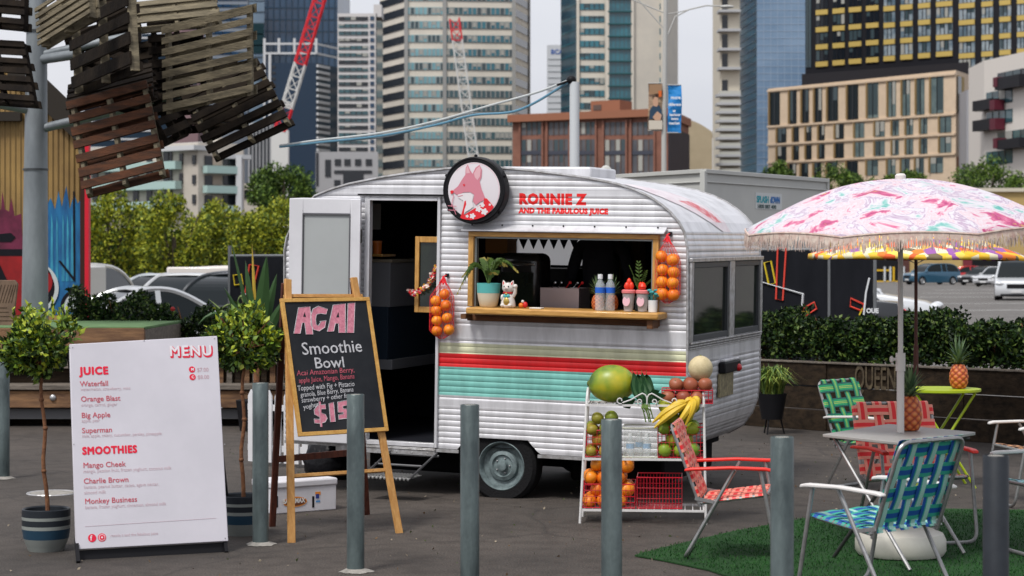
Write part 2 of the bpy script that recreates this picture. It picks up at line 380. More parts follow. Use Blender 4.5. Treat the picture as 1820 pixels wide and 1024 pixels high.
iC = next(i for i, p in enumerate(RP) if p[1] > zw[1] + .02)
shell(RP[:10], 0, DEP, ew, True, name='end_panel')
shell(LP[:7], 0, DEP, (), True, name='end_panel')
shell(RP[9:], 0, DEP, (), False, .03, name='roof'); shell(LP[6:], 0, DEP, (), False, .03, name='roof')
# far side, inner lining, floor
poly = [(u, z) for u, z in LP] + [(u, z) for u, z in RP[::-1][1:]]
BW = (cz(914, 450, 1.95)[0], cz(1036, 450, 1.95)[0], cz(970, 471, 1.95)[1], cz(970, 418, 1.95)[1])
def far_wall(b, v, k):
    zz = sorted(set([ZB, BW[2], BW[3]] + [ZB + (ZT - .002 - ZB) * (i / 40) ** .6 for i in range(41)]))
    for z0, z1 in zip(zz, zz[1:]):
        l0, r0, l1, r1 = chain(LP, z0, 0) * k, chain(RP, z0, 0) * k, chain(LP, z1, 0) * k, chain(RP, z1, 0) * k
        if BW[2] <= (z0 + z1) / 2 <= BW[3]:
            b.quad((l0, v, z0), (BW[0], v, z0), (BW[0], v, z1), (l1, v, z1)); b.quad((BW[1], v, z0), (r0, v, z0), (r1, v, z1), (BW[1], v, z1))
        else: b.quad((l0, v, z0), (r0, v, z0), (r1, v, z1), (l1, v, z1))
b = MB(CAR); far_wall(b, DEP, 1); b.build('far_panel', white_al, van)
panel_m = bpy.data.materials.new('translucent_panel'); panel_m.use_nodes = True; t = panel_m.node_tree; t.nodes.clear()
d_, tr_, mx_, o_ = t.nodes.new('ShaderNodeBsdfDiffuse'), t.nodes.new('ShaderNodeBsdfTranslucent'), t.nodes.new('ShaderNodeMixShader'), t.nodes.new('ShaderNodeOutputMaterial')
d_.inputs[0].default_value = tr_.inputs[0].default_value = (.85, .84, .82, 1); mx_.inputs[0].default_value = .75
t.links.new(d_.outputs[0], mx_.inputs[1]); t.links.new(tr_.outputs[0], mx_.inputs[2]); t.links.new(mx_.outputs[0], o_.inputs[0])
b = MB(CAR); b.quad((BW[0], DEP - .015, BW[2]), (BW[1], DEP - .015, BW[2]), (BW[1], DEP - .015, BW[3]), (BW[0], DEP - .015, BW[3])); b.build('backlit_panel', panel_m, van)  # opening and translucent sheet added so daylight brightens the white panel
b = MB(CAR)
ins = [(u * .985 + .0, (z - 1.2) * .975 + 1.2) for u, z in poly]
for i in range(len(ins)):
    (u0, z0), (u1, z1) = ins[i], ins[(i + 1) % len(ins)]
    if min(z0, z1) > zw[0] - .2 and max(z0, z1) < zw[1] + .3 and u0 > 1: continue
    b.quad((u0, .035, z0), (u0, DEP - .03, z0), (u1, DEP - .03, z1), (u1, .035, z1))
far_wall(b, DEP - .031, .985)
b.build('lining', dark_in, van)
# edge trims
b = MB(CAR)
b.tube([(u + .004, -.011, z) for u, z in (LP[1:] + RP[::-1][1:-1])], .009, 6)
b.tube([(u + .003, DEP + .004, z) for u, z in (LP[2:] + RP[::-1][1:-1])], .009, 6)
b.build('edge_trim', trim_m, van, smooth=True)
b = MB(CAR)
b.beam((LP[0][0], -.012, ZB - .012), (ark[0][0] + .02, -.012, ZB - .012), .014, .022)
b.beam((ark[3][0] - .02, -.012, ZB - .012), (RP[0][0], -.012, ZB - .012), .014, .022)
b.build('skirt_trim', trim_m, van)
# door frame
b = MB(CAR); u0, u1, z0, z1 = door
for a in ((u0 - .038, u0, z0 - .03, z1 + .03), (u1, u1 + .022, z0 - .03, z1 + .03), (u0, u1, z1, z1 + .022), (u0, u1, z0 - .03, z0)):
    b.box(a[0], a[1], -.026, .03, a[2], a[3])
b.build('door_frame', white_al, van, bevel=.003)
b = MB(CAR); b.box(cz(640, 340)[0], cz(790, 340)[0], -.04, -.012, z1 + .035, z1 + .047); b.build('rain_strip', black_m, van)
b = MB(CAR); b.box(cz(600, 780)[0], u1 + .01, -.03, -.012, z0 - .09, z0 - .035)
b.box(cz(600, 780)[0], u1 + .01, -.036, -.030, z0 - .05, z0 - .044)
for i in range(6): b.ball((u0 - .12 + i * .12, -.032, z0 - .07), .006, 6, 4)
b.build('door_sill', trim_m, van, bevel=.002)
# open door, swung flat beside the doorway
D = (cz(515, 500, -.09)[0], cz(641, 500, -.09)[0], ZB + .01, cz(570, 353, -.09)[1]); du0, du1, dz0, dz1 = D
door_w = M('door_white', (.66, .66, .69), .45, var=.12, vs=3)
b = MB(CAR); wu0, wu1, wz0, wz1 = cz(537, 500, -.11)[0], cz(622, 500, -.11)[0], cz(570, 600, -.11)[1], cz(570, 380, -.11)[1]
for a in ((du0, wu0, dz0, dz1), (wu1, du1, dz0, dz1), (wu0, wu1, wz1, dz1), (wu0, wu1, dz0, wz0)): b.box(a[0], a[1], -.115, -.085, a[2], a[3])
dr = b.build('door', door_w, van, bevel=.006, clean=True)
b = MB(CAR); e = .008
for a in ((wu0, wu0 + e, wz0, wz1), (wu1 - e, wu1, wz0, wz1), (wu0 + e, wu1 - e, wz1 - e, wz1), (wu0 + e, wu1 - e, wz0, wz0 + e)): b.box(a[0], a[1], -.121, -.1, a[2], a[3])
b.build('pane_frame', M('grey_rubber', (.10, .10, .11), .6), dr)
b = MB(CAR); b.box(wu0 + e, wu1 - e, -.108, -.102, wz0 + e, wz1 - e); b.build('frosted_pane', M('frosted_pane', (.38, .40, .40), .35, var=.08, vs=2), dr)
for zz in (cz(650, 420)[1], cz(650, 700)[1]):
    b = MB(CAR); b.box(du1 - .005, u0 - .03, -.105, -.08, zz - .045, zz + .045); b.tube([(u0 - .035, -.1, zz - .05), (u0 - .035, -.1, zz + .05)], .008, 8)
    b.build('hinge', M('steel_dark', (.10, .10, .10), .4, .8), van)
# fold-down step below the door
b = MB(CAR); a0, a1 = cz(655, 850, -.35)[0], cz(738, 850, -.35)[0]; zt = cz(700, 845, -.35)[1]
b.box(a0, a1, -.44, -.24, zt - .008, zt)
for i in range(14): b.box(a0 + .01 + i * (a1 - a0 - .02) / 14, a0 + .022 + i * (a1 - a0 - .02) / 14, -.44, -.24, zt, zt + .006)
for i in range(12): x = a0 + (i + .5) * (a1 - a0) / 12; b.ball((x, -.442, zt - .012), (.010, .006, .011), 8, 5)
b.build('step_tread', M('tread_aluminium', (.42, .42, .41), .45, .6, col2=(.2, .2, .2), vs=40), van)
b = MB(CAR); 
for x in (a0, a1): b.tube([(x, -.43, zt), (x + .03, -.05, ZB - .03)], .009, 6)
b.tube([(a0 + .03, -.05, ZB - .05), (a1 + .05, -.05, ZB - .05)], .009, 6); b.tube([(a0, -.24, zt + .06), (a1, -.24, zt + .06)], .008, 6)
b.build('step_arm', M('steel_arm', (.13, .13, .135), .45, .7), van)
# chassis, wheel
b = MB(CAR); b.box(-1.35, 1.1, .25, 1.75, .30, ZB + .02); b.box(-1.5, -1.35, .6, 1.2, .35, .42)
b.box(ark[0][0] - .02, ark[3][0] + .02, .16, .5, .42, .66)
b.build('chassis', M('underbody', (.006, .006, .007), .85), van)
b = MB(CAR); b.box(-1.25, ark[0][0] - .1, .5, 1.75, .09, .29); b.build('underfloor_shade_box', MATS['underbody'], van, bevel=.02); b = MB(CAR); b.box(ark[3][0] + .06, uR - .28, .45, 1.75, .10, .30); b.build('underfloor_shade_box', MATS['underbody'], van, bevel=.02)  # black boxes added to keep the space under the caravan dark
b = MB(CAR); b.tube([(cz(889, 829)[0], .2, .27), (cz(889, 829)[0], 1.8, .27)], .035, 10); b.box(ark[0][0] - .08, ark[3][0] + .04, 1.0, 1.7, .12, .30); b.build('axle', MATS['underbody'], van)  # axle tube, with a box added to darken the gap behind the wheel
wc = cz(889, 829); tyre = M('tyre_rubber', (.012, .012, .013), .8, bump=.3, bs=80)
def wheel_on(parent, c, r, wdt, rim_mat, Mx, hub=True, name='wheel', sgn=-1):
    "Mx turns wheel axis z into place"
    T = parent_M(parent) @ Matrix.Translation(c) @ Mx
    b = MB(T); b.lathe([(r * .66, -wdt / 2), (r * .9, -wdt / 2 * 1.05), (r * .985, -wdt / 2 * .8), (r, -wdt / 2 * .4), (r, wdt / 2 * .4), (r * .985, wdt / 2 * .8), (r * .9, wdt / 2 * 1.05), (r * .66, wdt / 2)], 36, cap=False)
    w_ = b.build('wheel', tyre, parent, smooth=True); b = MB(T)
    h = wdt / 2
    b.lathe([(r * .67, h * .98), (r * .64, h * 1.06), (r * .60, h * .9), (r * .56, h * .45), (r * .43, h * .35), (r * .40, h * .62), (r * .30, h * .75), (r * .26, h * .55), (r * .15, h * .6), (r * .13, h * .95), (0.0, h * 1.02)], 36, cap=False)
    b.build('rim', rim_mat, w_, smooth=True)
    if hub:
        for i in range(5): b = MB(T); an = i * 1.2566; b.ball((r * .2 * math.cos(an), r * .2 * math.sin(an), h * .6), r * .03, 6, 4); b.build('wheel_nut', M('nut_steel', (.35, .35, .36), .4, .7), w_)
    return w_
def parent_M(p): return Wm(p)
RX = Matrix.Rotation(R(90), 4, 'X')
wheel_on(van, (wc[0], .10, wc[1]), .262, .16, M('rim_grey_green', (.22, .28, .285), .45, .2, col2=(.10, .13, .135), vs=14), RX)
wheel_on(van, (wc[0], 1.85, wc[1]), .262, .16, MATS['rim_grey_green'], Matrix.Rotation(R(-90), 4, 'X'), hub=False)
# serving window: timber frame, sill, awning strip
oak = M('oak_frame', (.60, .33, .09), .5, col2=(.42, .21, .05), vs=7, stretch=(1.2, 8, 8), bump=.15, bs=20, coat=.2)
oak2 = M('oak_frame_upright', (.60, .33, .09), .5, col2=(.42, .21, .05), vs=7, stretch=(8, 8, 1.2), bump=.15, bs=20, coat=.2)
fo = (cz(836, 480)[0], cz(1173, 480)[0], win[2], cz(1000, 414)[1]); t_ = .042
b = MB(CAR); b.box(fo[0], fo[1], -.05, .06, win[3], fo[3]); b.build('window_frame_head', oak, van, bevel=.003)
for a in ((fo[0], win[0]), (win[1], fo[1])):
    b = MB(CAR); b.box(a[0], a[1], -.048, .06, win[2], win[3]); b.build('window_jamb', oak2, van, bevel=.003)
b = MB(CAR)
for a in ((win[0], win[0] + .014, win[2], win[3]), (win[1] - .014, win[1], win[2], win[3]), (win[0], win[1], win[3] - .012, win[3])): b.box(a[0], a[1], -.02, .02, a[2], a[3])
b.build('window_track', M('track_grey', (.30, .33, .33), .4, .5), van)
s0, s1 = cz(829, 552, -.2)[0], cz(1171, 560, -.2)[0]
b = MB(CAR); b.box(s0, s1, -.22, .16, win[2] - .048, win[2]); sill = b.build('counter_shelf', oak, van, bevel=.012, clean=True)
b = MB(CAR); b.box(fo[0], fo[1] + .01, -.05, -.012, win[2] - .10, win[2] - .049); b.box(fo[0], fo[0] + .04, -.17, -.05, win[2] - .085, win[2] - .049); b.box(fo[1] - .03, fo[1] + .01, -.19, -.05, win[2] - .11, win[2] - .049)
b.build('shelf_bracket', wood('dark_oak', (.17, .07, .025), (.08, .035, .015)), van, bevel=.003)
a0, a1 = cz(823, 405, -.05)[0], cz(1183, 405, -.05)[0]; az = cz(1000, 413, -.07)[1]
b = MB(CAR); b.add([(a0, -.012, az + .045), (a1, -.012, az + .045), (a1, -.085, az + .008), (a0, -.085, az + .008), (a0, -.085, az), (a1, -.085, az), (a1, -.012, az + .03), (a0, -.012, az + .03)], [(0, 1, 2, 3), (3, 2, 5, 4), (4, 5, 6, 7), (0, 3, 4, 7), (1, 6, 5, 2)])
aw = b.build('awning_rail', white_al, van)
for i in range(7):
    b = MB(CAR); b.ball((a0 + .06 + i * (a1 - a0 - .12) / 6, -.03, az + .043), .007, 6, 4); b.build('rivet', black_m, aw)
# end windows
glass_d = M('dark_glass', (.008, .009, .010), .05, spec=.6, col2=(.018, .026, .018), vs=2.5, lo=.45, hi=.7)  # faint greenish reflections are mixed into the dark glass colour
for (v0, v1, z0, z1) in ew:
    b = MB(CAR); t2 = .03
    for a in ((v0 - .01, v0 + t2, z0 - .01, z1 + .01), (v1 - t2, v1 + .01, z0 - .01, z1 + .01), (v0 + t2, v1 - t2, z1 - t2, z1 + .01), (v0 + t2, v1 - t2, z0 - .01, z0 + t2)): b.box(uR - .02, uR + .016, a[0], a[1], a[2], a[3])
    f = b.build('window_frame', M('window_rubber', (.05, .055, .06), .5, .2), van, bevel=.004)
    b = MB(CAR); b.box(uR - .012, uR - .004, v0 + t2, v1 - t2, z0 + t2, z1 - t2); b.build('pane', glass_d, f)
b = MB(CAR)
for v0, v1 in ((-.0, .07), (ew[0][1] + .012, ew[1][0] - .012), (DEP - .058, DEP)): b.box(uR, uR + .022, v0 + .006, v1 - .001, zw[0] - .02, zw[1] + .03)
b.box(uR, uR + .028, 0, DEP, zw[1] + .011, zw[1] + .04)
for k in range(3): b.box(uR, uR + .03 - .005 * k, .02, DEP - .02, zw[0] - .03 - .018 * k, zw[0] - .016 - .018 * k)
b.build('window_surround', trim_m, van, bevel=.004)
# number plate, tail lamp
e0 = ev(1272, 640)[1]; v_ = ev(1290, 690)[0]
b = MB(CAR); b.box(uR + .012, uR + .03, v_ - .28, v_ + .10, e0 - .27, e0 - .10); pl_ = b.build('number_plate', M('plate_yellowed', (.30, .26, .15), .6, col2=(.12, .10, .06), vs=25), van, bevel=.003)
b = MB(CAR); b.box(uR + .008, uR + .06, v_ - .25, v_ + .20, e0 - .1, e0 - .02); b.build('lamp_housing', black_m, van, bevel=.01)
b = MB(CAR); b.ball((uR + .055, v_ + .13, e0 - .075), (.03, .045, .03), 12, 7); b.build('tail_lamp', M('lamp_red', (.45, .01, .015), .2), van, smooth=True)
b = MB(CAR); b.box(uR + .006, uR + .05, v_ - .20, v_ + .18, e0 - .02, e0 + .0); b.build('lamp_cap', white_al, van, bevel=.006)
PT = CAR @ Matrix(((0, 0, 1, uR + .0305), (1, 0, 0, v_ - .26), (0, 1, 0, e0 - .235), (0, 0, 0, 1)))
# roof hatch and lifting eye
b = MB(CAR); h0, h1 = cz(900, 300, .8)[0], cz(1058, 310, .8)[0]; hz = cz(960, 297, .8)[1]
b.box(h0, h1, .7, 1.3, hz - .12, hz + .0); b.build('roof_hatch', white_al, van, bevel=.015)
# painted name: sheet letters pressed over the corrugations
red_paint = M('sign_red', (.78, .02, .02), .45)
def corr_cut(T):
    inv = CAR.inverted() @ T
    def f(me):
        bm = bmesh.new(); bm.from_mesh(me); inv2 = inv
        zsl = [inv2 @ v.co for v in bm.verts]; lo_, hi_ = min(p.z for p in zsl), max(p.z for p in zsl)
        z = math.floor(lo_ / PITCH) * PITCH
        back = inv2.inverted()
        while z < hi_:
            for f_ in (0, .08, .25, .5, .75, .92):
                zz = z + f_ * PITCH
                if lo_ < zz < hi_:
                    co = back @ Vector((0, 0, zz)); no = (back.to_3x3() @ Vector((0, 0, 1)))
                    bmesh.ops.bisect_plane(bm, geom=bm.verts[:] + bm.edges[:] + bm.faces[:], plane_co=co, plane_no=no)
            z += PITCH
        for v in bm.verts:
            p = inv2 @ v.co; p.y = -corr(p.z) + p.y * 0 - .0015; v.co = back @ p
        bm.to_mesh(me); bm.free()
    return f
WM['_w'] = Matrix.Identity(4)
def wall_text(s, x, y, size, **k):
    u, z = cz(x, y); T = WALL.M @ Matrix.Translation((u, z, .003)); return text(s, size, T, red_paint, van, cuts=corr_cut(T), ext=0, **k)
wall_text('RONNIE Z', 923, 362, .098, off=.0062, sx=.98, spacing=1.12, res=2)['label'] = 'red painted shop name'
wall_text('AND THE FABULOUS JUICE', 923, 378.5, .050, off=.0034, sx=1.0, spacing=1.08, res=2)
rp2 = resample(RP[9:16], .03); nr = len(rp2); mk = [M('faded_white', (.70, .66, .68), .5, col2=(.60, .50, .54), vs=9), M('faded_red', (.55, .10, .12), .5, col2=(.62, .40, .42), vs=22, lo=.42, hi=.55)]
b = MB(CAR)
for i in range(nr - 1):
    t0, t1 = 1 - i / nr, 1 - (i + 1) / nr
    def pv(t, k): return DEP * (.10 + .46 * t) + k * (.05 + 1.15 * t * (1.05 - t))
    nrm = Vector((rp2[i + 1].y - rp2[i].y, 0, rp2[i].x - rp2[i + 1].x)).normalized() * .004
    if nrm.x < 0: nrm = -nrm
    for k0, k1, m_ in ((-1, -.3, 0), (-.3, .5, 1 if .55 < t0 < .93 else 0), (.5, .9, 0)):
        b.m = m_; b.quad(Vector((rp2[i].x, pv(t0, k0), rp2[i].y)) + nrm, Vector((rp2[i].x, pv(t0, k1), rp2[i].y)) + nrm, Vector((rp2[i + 1].x, pv(t1, k1), rp2[i + 1].y)) + nrm, Vector((rp2[i + 1].x, pv(t1, k0), rp2[i + 1].y)) + nrm)
b.build('faded_sticker', mk, van)
# round light-box sign
sg_c = cz(845, 338.5, -.10); rS = .236
T = CAR @ Matrix.Translation((sg_c[0], -.10, sg_c[1])) @ Matrix.Rotation(R(90), 4, 'X')
sg = thing('round_sign', None, None, M=T); sg.parent = van; sg.matrix_parent_inverse = Matrix.Identity(4)
L_ = CAR.inverted() @ T; sg.location = L_.to_translation(); sg.rotation_euler = L_.to_euler()
sg['label'] = 'round black rimmed sign with a pink fox head'
b = MB(T); b.lathe([(rS * .93, .028), (rS * .95, .034), (rS * .99, .028), (rS, .01), (rS, -.05), (rS * .9, -.07), (0, -.07)], 56)
for an in (90, 155, 25, 320, 215): b.obj = 0; b.ball((rS * 1.02 * math.cos(R(an)), rS * 1.02 * math.sin(R(an)), .0), (.012, .012, .02), 8, 5)
b.build('sign_rim', black_m, sg, smooth=True)
b = MB(T); b.lathe([(rS * .935, .026), (rS * .6, .032), (.0, .034)], 48); b.build('sign_face', M('sign_pale', (.70, .66, .69), .35), sg, smooth=True)
k_ = rS / 50.0      # drawing units of one photo pixel
def art(poly, mat, w, name='fox_art'):
    pts = [((x - 419) / 5.056 * k_ * 1.06, -(y - 390) / 5.056 * k_ * .96) for x, y in poly]
    bb = MB(T); bb.add([(x, y, w) for x, y in pts], [tuple(range(len(pts)))]); bb.build(name, mat, sg)
pink = M('fox_pink', (.62, .22, .28), .5); pinkl = M('fox_light', (.72, .42, .46), .5); fred = M('fox_red', (.70, .02, .03), .5); whit = M('fox_white', (.74, .70, .72), .5)
art([(255, 400), (300, 360), (335, 300), (355, 270), (358, 215), (372, 190), (392, 235), (410, 262), (432, 215), (462, 192), (480, 230), (478, 290), (465, 320), (480, 380), (505, 440), (512, 462), (470, 480), (440, 505), (415, 475), (425, 425), (395, 405), (340, 408), (320, 425), (290, 425)], pink, .0365)
art([(420, 262), (440, 222), (464, 200), (472, 235), (466, 285), (448, 310), (430, 292)], pinkl, .0372)
art([(362, 260), (362, 218), (372, 200), (384, 235), (390, 255)], pinkl, .0372)
art([(300, 425), (345, 412), (395, 410), (418, 428), (412, 480), (420, 520), (385, 545), (360, 560), (345, 590), (335, 560), (350, 500), (340, 470), (305, 450)], whit, .0372)
art([(243, 398), (258, 390), (270, 400), (262, 418), (246, 420)], fred, .038)
art([(338, 345), (350, 340), (356, 352), (346, 362)], fred, .038)
art([(352, 478), (362, 470), (366, 500), (352, 545), (350, 585), (385, 560), (430, 530), (480, 500), (500, 480), (500, 452), (520, 452), (545, 480), (575, 518), (550, 550), (505, 590), (455, 612), (400, 622), (345, 615), (322, 605), (335, 560), (345, 520)], fred, .0376)
for cx, cy, rr in ((460, 535, 26), (415, 590, 24), (505, 555, 28), (490, 505, 18), (375, 592, 13), (545, 500, 10)):
    pts = []
    for i in range(20):
        an = i / 20 * 6.283; q_ = rr * (.62 + .38 * abs(math.cos(2.5 * an))); pts.append((cx + q_ * math.cos(an), cy + q_ * math.sin(an)))
    art(pts, whit, .0384)
for a, c in (((270, 425), (252, 520)), ((225, 512), (292, 516)), ((230, 545), (296, 548)), ((258, 500), (290, 580)), ((300, 440), (340, 430))):
    d = Vector((c[0] - a[0], c[1] - a[1])).normalized(); nn = Vector((-d.y, d.x)) * 2.6
    art([(a[0] + nn.x, a[1] + nn.y), (a[0] - nn.x, a[1] - nn.y), (c[0] - nn.x, c[1] - nn.y), (c[0] + nn.x, c[1] + nn.y)], pink, .0384)
b = MB(T); pts = [((.80 * rS) * math.cos(a), (.80 * rS) * math.sin(a), .0285) for a in [R(-40 + i * 7) for i in range(26)]]; b.tube(pts, .0016, 4); b.build('fox_ring', pinkl, sg)
# ---------------------------------------------------------------- inside the caravan
def inbox(name, mat, x0, y0, x1, y1, v0, v1, parent=van, bev=.004):
    "box whose front face covers the photo rectangle at depth v0"
    a, c = cz(x0, y1, v0), cz(x1, y0, v0); b = MB(CAR); b.box(a[0], c[0], v0, v1, a[1], c[1]); return b.build(name, mat, parent, bevel=bev)
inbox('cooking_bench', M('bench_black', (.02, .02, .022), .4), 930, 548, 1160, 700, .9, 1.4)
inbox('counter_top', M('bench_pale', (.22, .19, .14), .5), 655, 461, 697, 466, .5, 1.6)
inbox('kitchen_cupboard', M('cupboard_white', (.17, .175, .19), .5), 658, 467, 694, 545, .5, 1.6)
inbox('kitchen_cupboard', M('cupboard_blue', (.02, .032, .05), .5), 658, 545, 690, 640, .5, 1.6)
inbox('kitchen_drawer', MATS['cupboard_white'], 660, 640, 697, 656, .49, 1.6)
inbox('wall_shelf', oak, 655, 452, 679, 456, .45, .7)
inbox('curtain', M('brown_curtain', (.14, .075, .03), .9, col2=(.03, .018, .01), vs=3, stretch=(9, 9, .4)), 1085, 420, 1146, 500, 1.6, 1.63)
inbox('lamp_shade', M('warm_shade', (.28, .12, .03), .8), 862, 423, 902, 450, 1.5, 1.7)
inbox('wall_shelf', MATS['bench_black'], 920, 478, 1010, 500, 1.5, 1.9)
b = MB(CAR); 
for i in range(7):
    x = 912 + i * 18; p, q, r_ = cz(x - 9, 422, 1.86), cz(x + 9, 422, 1.86), cz(x, 443, 1.86)
    b.add([(p[0], 1.86, p[1]), (q[0], 1.86, q[1]), (r_[0], 1.86, r_[1]), (p[0], 1.866, p[1]), (q[0], 1.866, q[1]), (r_[0], 1.866, r_[1])], [(0, 2, 1), (3, 4, 5), (0, 1, 4, 3), (1, 2, 5, 4), (2, 0, 3, 5)])
p, q = cz(890, 422, 1.86), cz(1045, 422, 1.86); b.tube([(p[0], 1.863, p[1]), (q[0], 1.863, q[1])], .004, 5)
tag(b.build('bunting', M('bunting_black', (.012, .012, .015), .8)), 'string of black triangular pennants inside the caravan window', 'bunting')
def wtop(name, mats, b, label, cat, group=None, smooth=False, bevel=0): return tag(b.build(name, mats, smooth=smooth, bevel=bevel), label, cat, group)
# orange tub on the small shelf
a = cz(668, 452, .55); tb = thing('tub', 'orange tub standing on the timber shelf just inside the doorway', 'tub', M=CAR @ Matrix.Translation((a[0], .57, a[1])))
b = MB(Wm(tb)); b.lathe([(.0, 0), (.032, 0), (.036, .085), (0, .085)], 20); b.build('tub_body', M('tub_orange', (.55, .14, .02), .4), tb, smooth=True)
b = MB(Wm(tb)); b.lathe([(.038, .085), (.039, .1), (0, .1)], 20); b.build('lid', M('lid_orange', (.62, .2, .05), .4), tb, smooth=True)
inb = inbox('poster', M('poster_paper', (.42, .41, .39), .8), 661, 362, 677, 408, .9, .905, None, 0); tag(inb, 'pale paper notice hanging high inside the doorway', 'poster')
# ovenlike black machine
a = cz(918, 552, .62); T = CAR @ Matrix.Translation((a[0], .62, a[1]))
mc = thing('coffee_machine', 'rounded black machine standing behind the counter beside the lucky cat', 'machine', M=T)
b = MB(Wm(mc)); b.box(-.17, .17, 0, .3, 0, .42); b.build('machine_body', M('gloss_black', (.02, .02, .02), .22, coat=.5), mc, bevel=.06, clean=True, seg=4)
b = MB(Wm(mc)); b.box(-.14, .14, -.012, 0, .33, .35); b.build('machine_trim', M('chrome', (.6, .6, .6), .15, 1), mc, bevel=.004)
b = MB(Wm(mc)); b.box(-.13, .13, -.006, -.001, .06, .28); b.build('machine_window', glass_d, mc, bevel=.002)
# steel box with utensils
a, c = cz(960, 541, .5), cz(1029, 513, .5); T = CAR @ Matrix.Translation((a[0], .5, a[1] - .04))
sb = thing('steel_tray', 'rosy steel tray of utensils standing behind the counter', 'tray', M=T); wd, hh = c[0] - a[0], c[1] - a[1] + .04
b = MB(Wm(sb)); b.box(0, wd, 0, .02, 0, hh); b.box(0, wd, .23, .25, 0, hh); b.box(0, .01, .02, .23, 0, hh); b.box(wd - .01, wd, .02, .23, 0, hh); b.box(.01, wd - .01, .02, .23, 0, .01)
b.build('tray_body', M('rosy_steel', (.52, .42, .42), .3, .6), sb)
for i, (m_, x) in enumerate((('chrome', .02), ('chrome', .06), ('sign_red', .12), ('chrome', .17), ('sign_red', .2))):
    b = MB(Wm(sb)); b.tube([(x, .1, hh * .6), (x + .07, .05 + i * .02, hh + .035)], .004, 6); b.ball((x + .075, .05 + i * .02, hh + .038), (.012, .006, .012), 8, 5); b.build('utensil', MATS[m_], sb)
# potted palm
CT = win[2]
def on_counter(x, v, name, label, cat, group=None, rot=0, z=None):
    u = cz(x, 548, v)[0]; return thing(name, label, cat, M=CAR @ Matrix.Translation((u, v, (CT if z is None else z) + .0015)) @ Matrix.Rotation(rot, 4, 'Z'), group=group)
pp = on_counter(868, -.10, 'potted_palm', 'small palm in a teal and cream pot at the left end of the counter', 'potted plant')
b = MB(Wm(pp)); pr = [(.0, 0), (.052, 0), (.062, .01), (.074, .06), (.080, .098), (.083, .165), (.078, .165), (.074, .14), (0, .14)]
b.lathe(pr[:5], 32); b.build('pot', M('pot_cream', (.66, .60, .46), .4), pp, smooth=True)
b = MB(Wm(pp)); b.lathe([(.0805, .098), (.0835, .166), (.077, .166), (.074, .14), (0, .138)], 32); b.build('pot_band', M('pot_teal', (.10, .42, .40), .4), pp, smooth=True)
lg1 = M('palm_green', (.10, .17, .035), .5, col2=(.05, .09, .02), vs=20); lg2 = M('palm_tip', (.30, .25, .06), .6)
def frond(b, base, tip, h, n=13, L=.07, W=.010, rise=.1):
    base = Vector(base); tip = Vector(tip); pts = []
    for i in range(n):
        t = i / (n - 1); p = base.lerp(tip, t); p.z += rise * math.sin(math.pi * t ** .8); pts.append(p)
    b.m = 0; b.tube(pts, [.0035 * (1 - .7 * i / n) for i in range(n)], 4)
    for i in range(3, n):
        d = (pts[i] - pts[i - 1]).normalized(); sd_ = d.cross(Vector((0, 0, 1))).normalized()
        for s2 in (-1, 1):
            q = pts[i] + (d * .8 + sd_ * s2 * .8 - Vector((0, 0, .25))).normalized() * L * math.sin(math.pi * (i + .6) / (n + 1)) ** .6
            m = pts[i].lerp(q, .4); w_ = Vector((0, 0, W)) + d * W * .5
            b.m = 1 if i > n - 4 else 0; b.add([pts[i], m + w_, q, m - w_], [(0, 1, 2, 3)])
for dx, dy, dz, rs in ((-.17, -.05, .22, .12), (-.22, -.02, .10, .16), (-.04, .05, .33, .05), (.02, .1, .30, .1), (.12, -.02, .30, .10), (.19, .04, .26, .12), (.06, -.08, .24, .05)):
    b = MB(Wm(pp)); frond(b, (0, 0, .14), (dx, dy, dz), 0, rise=rs); b.build('frond', [lg1, lg2], pp)
# lucky cat
ck = on_counter(903, -.13, 'lucky_cat', 'white lucky cat figurine with red ears beside the teal plant pot', 'figurine')
cw = M('porcelain', (.66, .62, .58), .25, coat=.4); cr_ = M('cat_red', (.55, .02, .02), .35); cg = M('cat_gold', (.55, .38, .10), .3, .6); ct = M('cat_teal', (.08, .42, .42), .4)
W_ = Wm(ck)
b = MB(W_); b.lathe([(0, 0), (.042, 0), (.052, .012), (.050, .04), (.040, .075), (.030, .098), (.026, .105), (.034, .112), (.044, .13), (.043, .15), (.032, .170), (0, .178)], 24)
b.ball((-.026, -.035, .018), (.018, .022, .016)); b.ball((.026, -.035, .018), (.018, .022, .016)); b.ball((-.034, -.022, .07), (.013, .02, .024), 10, 7); b.ball((0, -.040, .135), (.016, .01, .010), 10, 6)
b.tube([(.036, 0, .08), (.052, -.005, .105), (.056, -.01, .145)], [.014, .013, .012], 8); b.ball((.056, -.012, .15), .016, 10, 7)
b.build('cat_body', cw, ck, smooth=True)
for sx in (-1, 1):
    b = MB(W_); b.lathe([(.018, 0), (.010, .022), (0, .036)], 8, M=Matrix.Translation((sx * .027, -.004, .158)) @ Matrix.Rotation(sx * .3, 4, 'Y')); e_ = b.build('ear', cw, ck, smooth=True)
    b = MB(W_); b.lathe([(.011, 0), (0, .026)], 6, M=Matrix.Translation((sx * .028, -.013, .160)) @ Matrix.Rotation(sx * .3, 4, 'Y')); b.build('inner_ear', cr_, e_)
    b = MB(W_); b.ball((sx * .016, -.042, .148), (.005, .003, .005), 8, 5); b.build('eye', black_m, ck)
b = MB(W_); b.ball((0, -.050, .139), (.004, .003, .003), 6, 4); b.build('nose', cr_, ck)
b = MB(W_); b.tube([(.033 * math.cos(a), .033 * math.sin(a), .103) for a in [i * .524 for i in range(12)]], .006, 6, closed=True); b.build('collar', cr_, ck, smooth=True)
b = MB(W_); b.ball((0, -.040, .096), .009, 8, 6); b.build('bell', cg, ck, smooth=True)
b = MB(W_); b.ball((0, -.034, .082), (.026, .012, .016), 12, 6); b.build('bib', ct, ck, smooth=True)
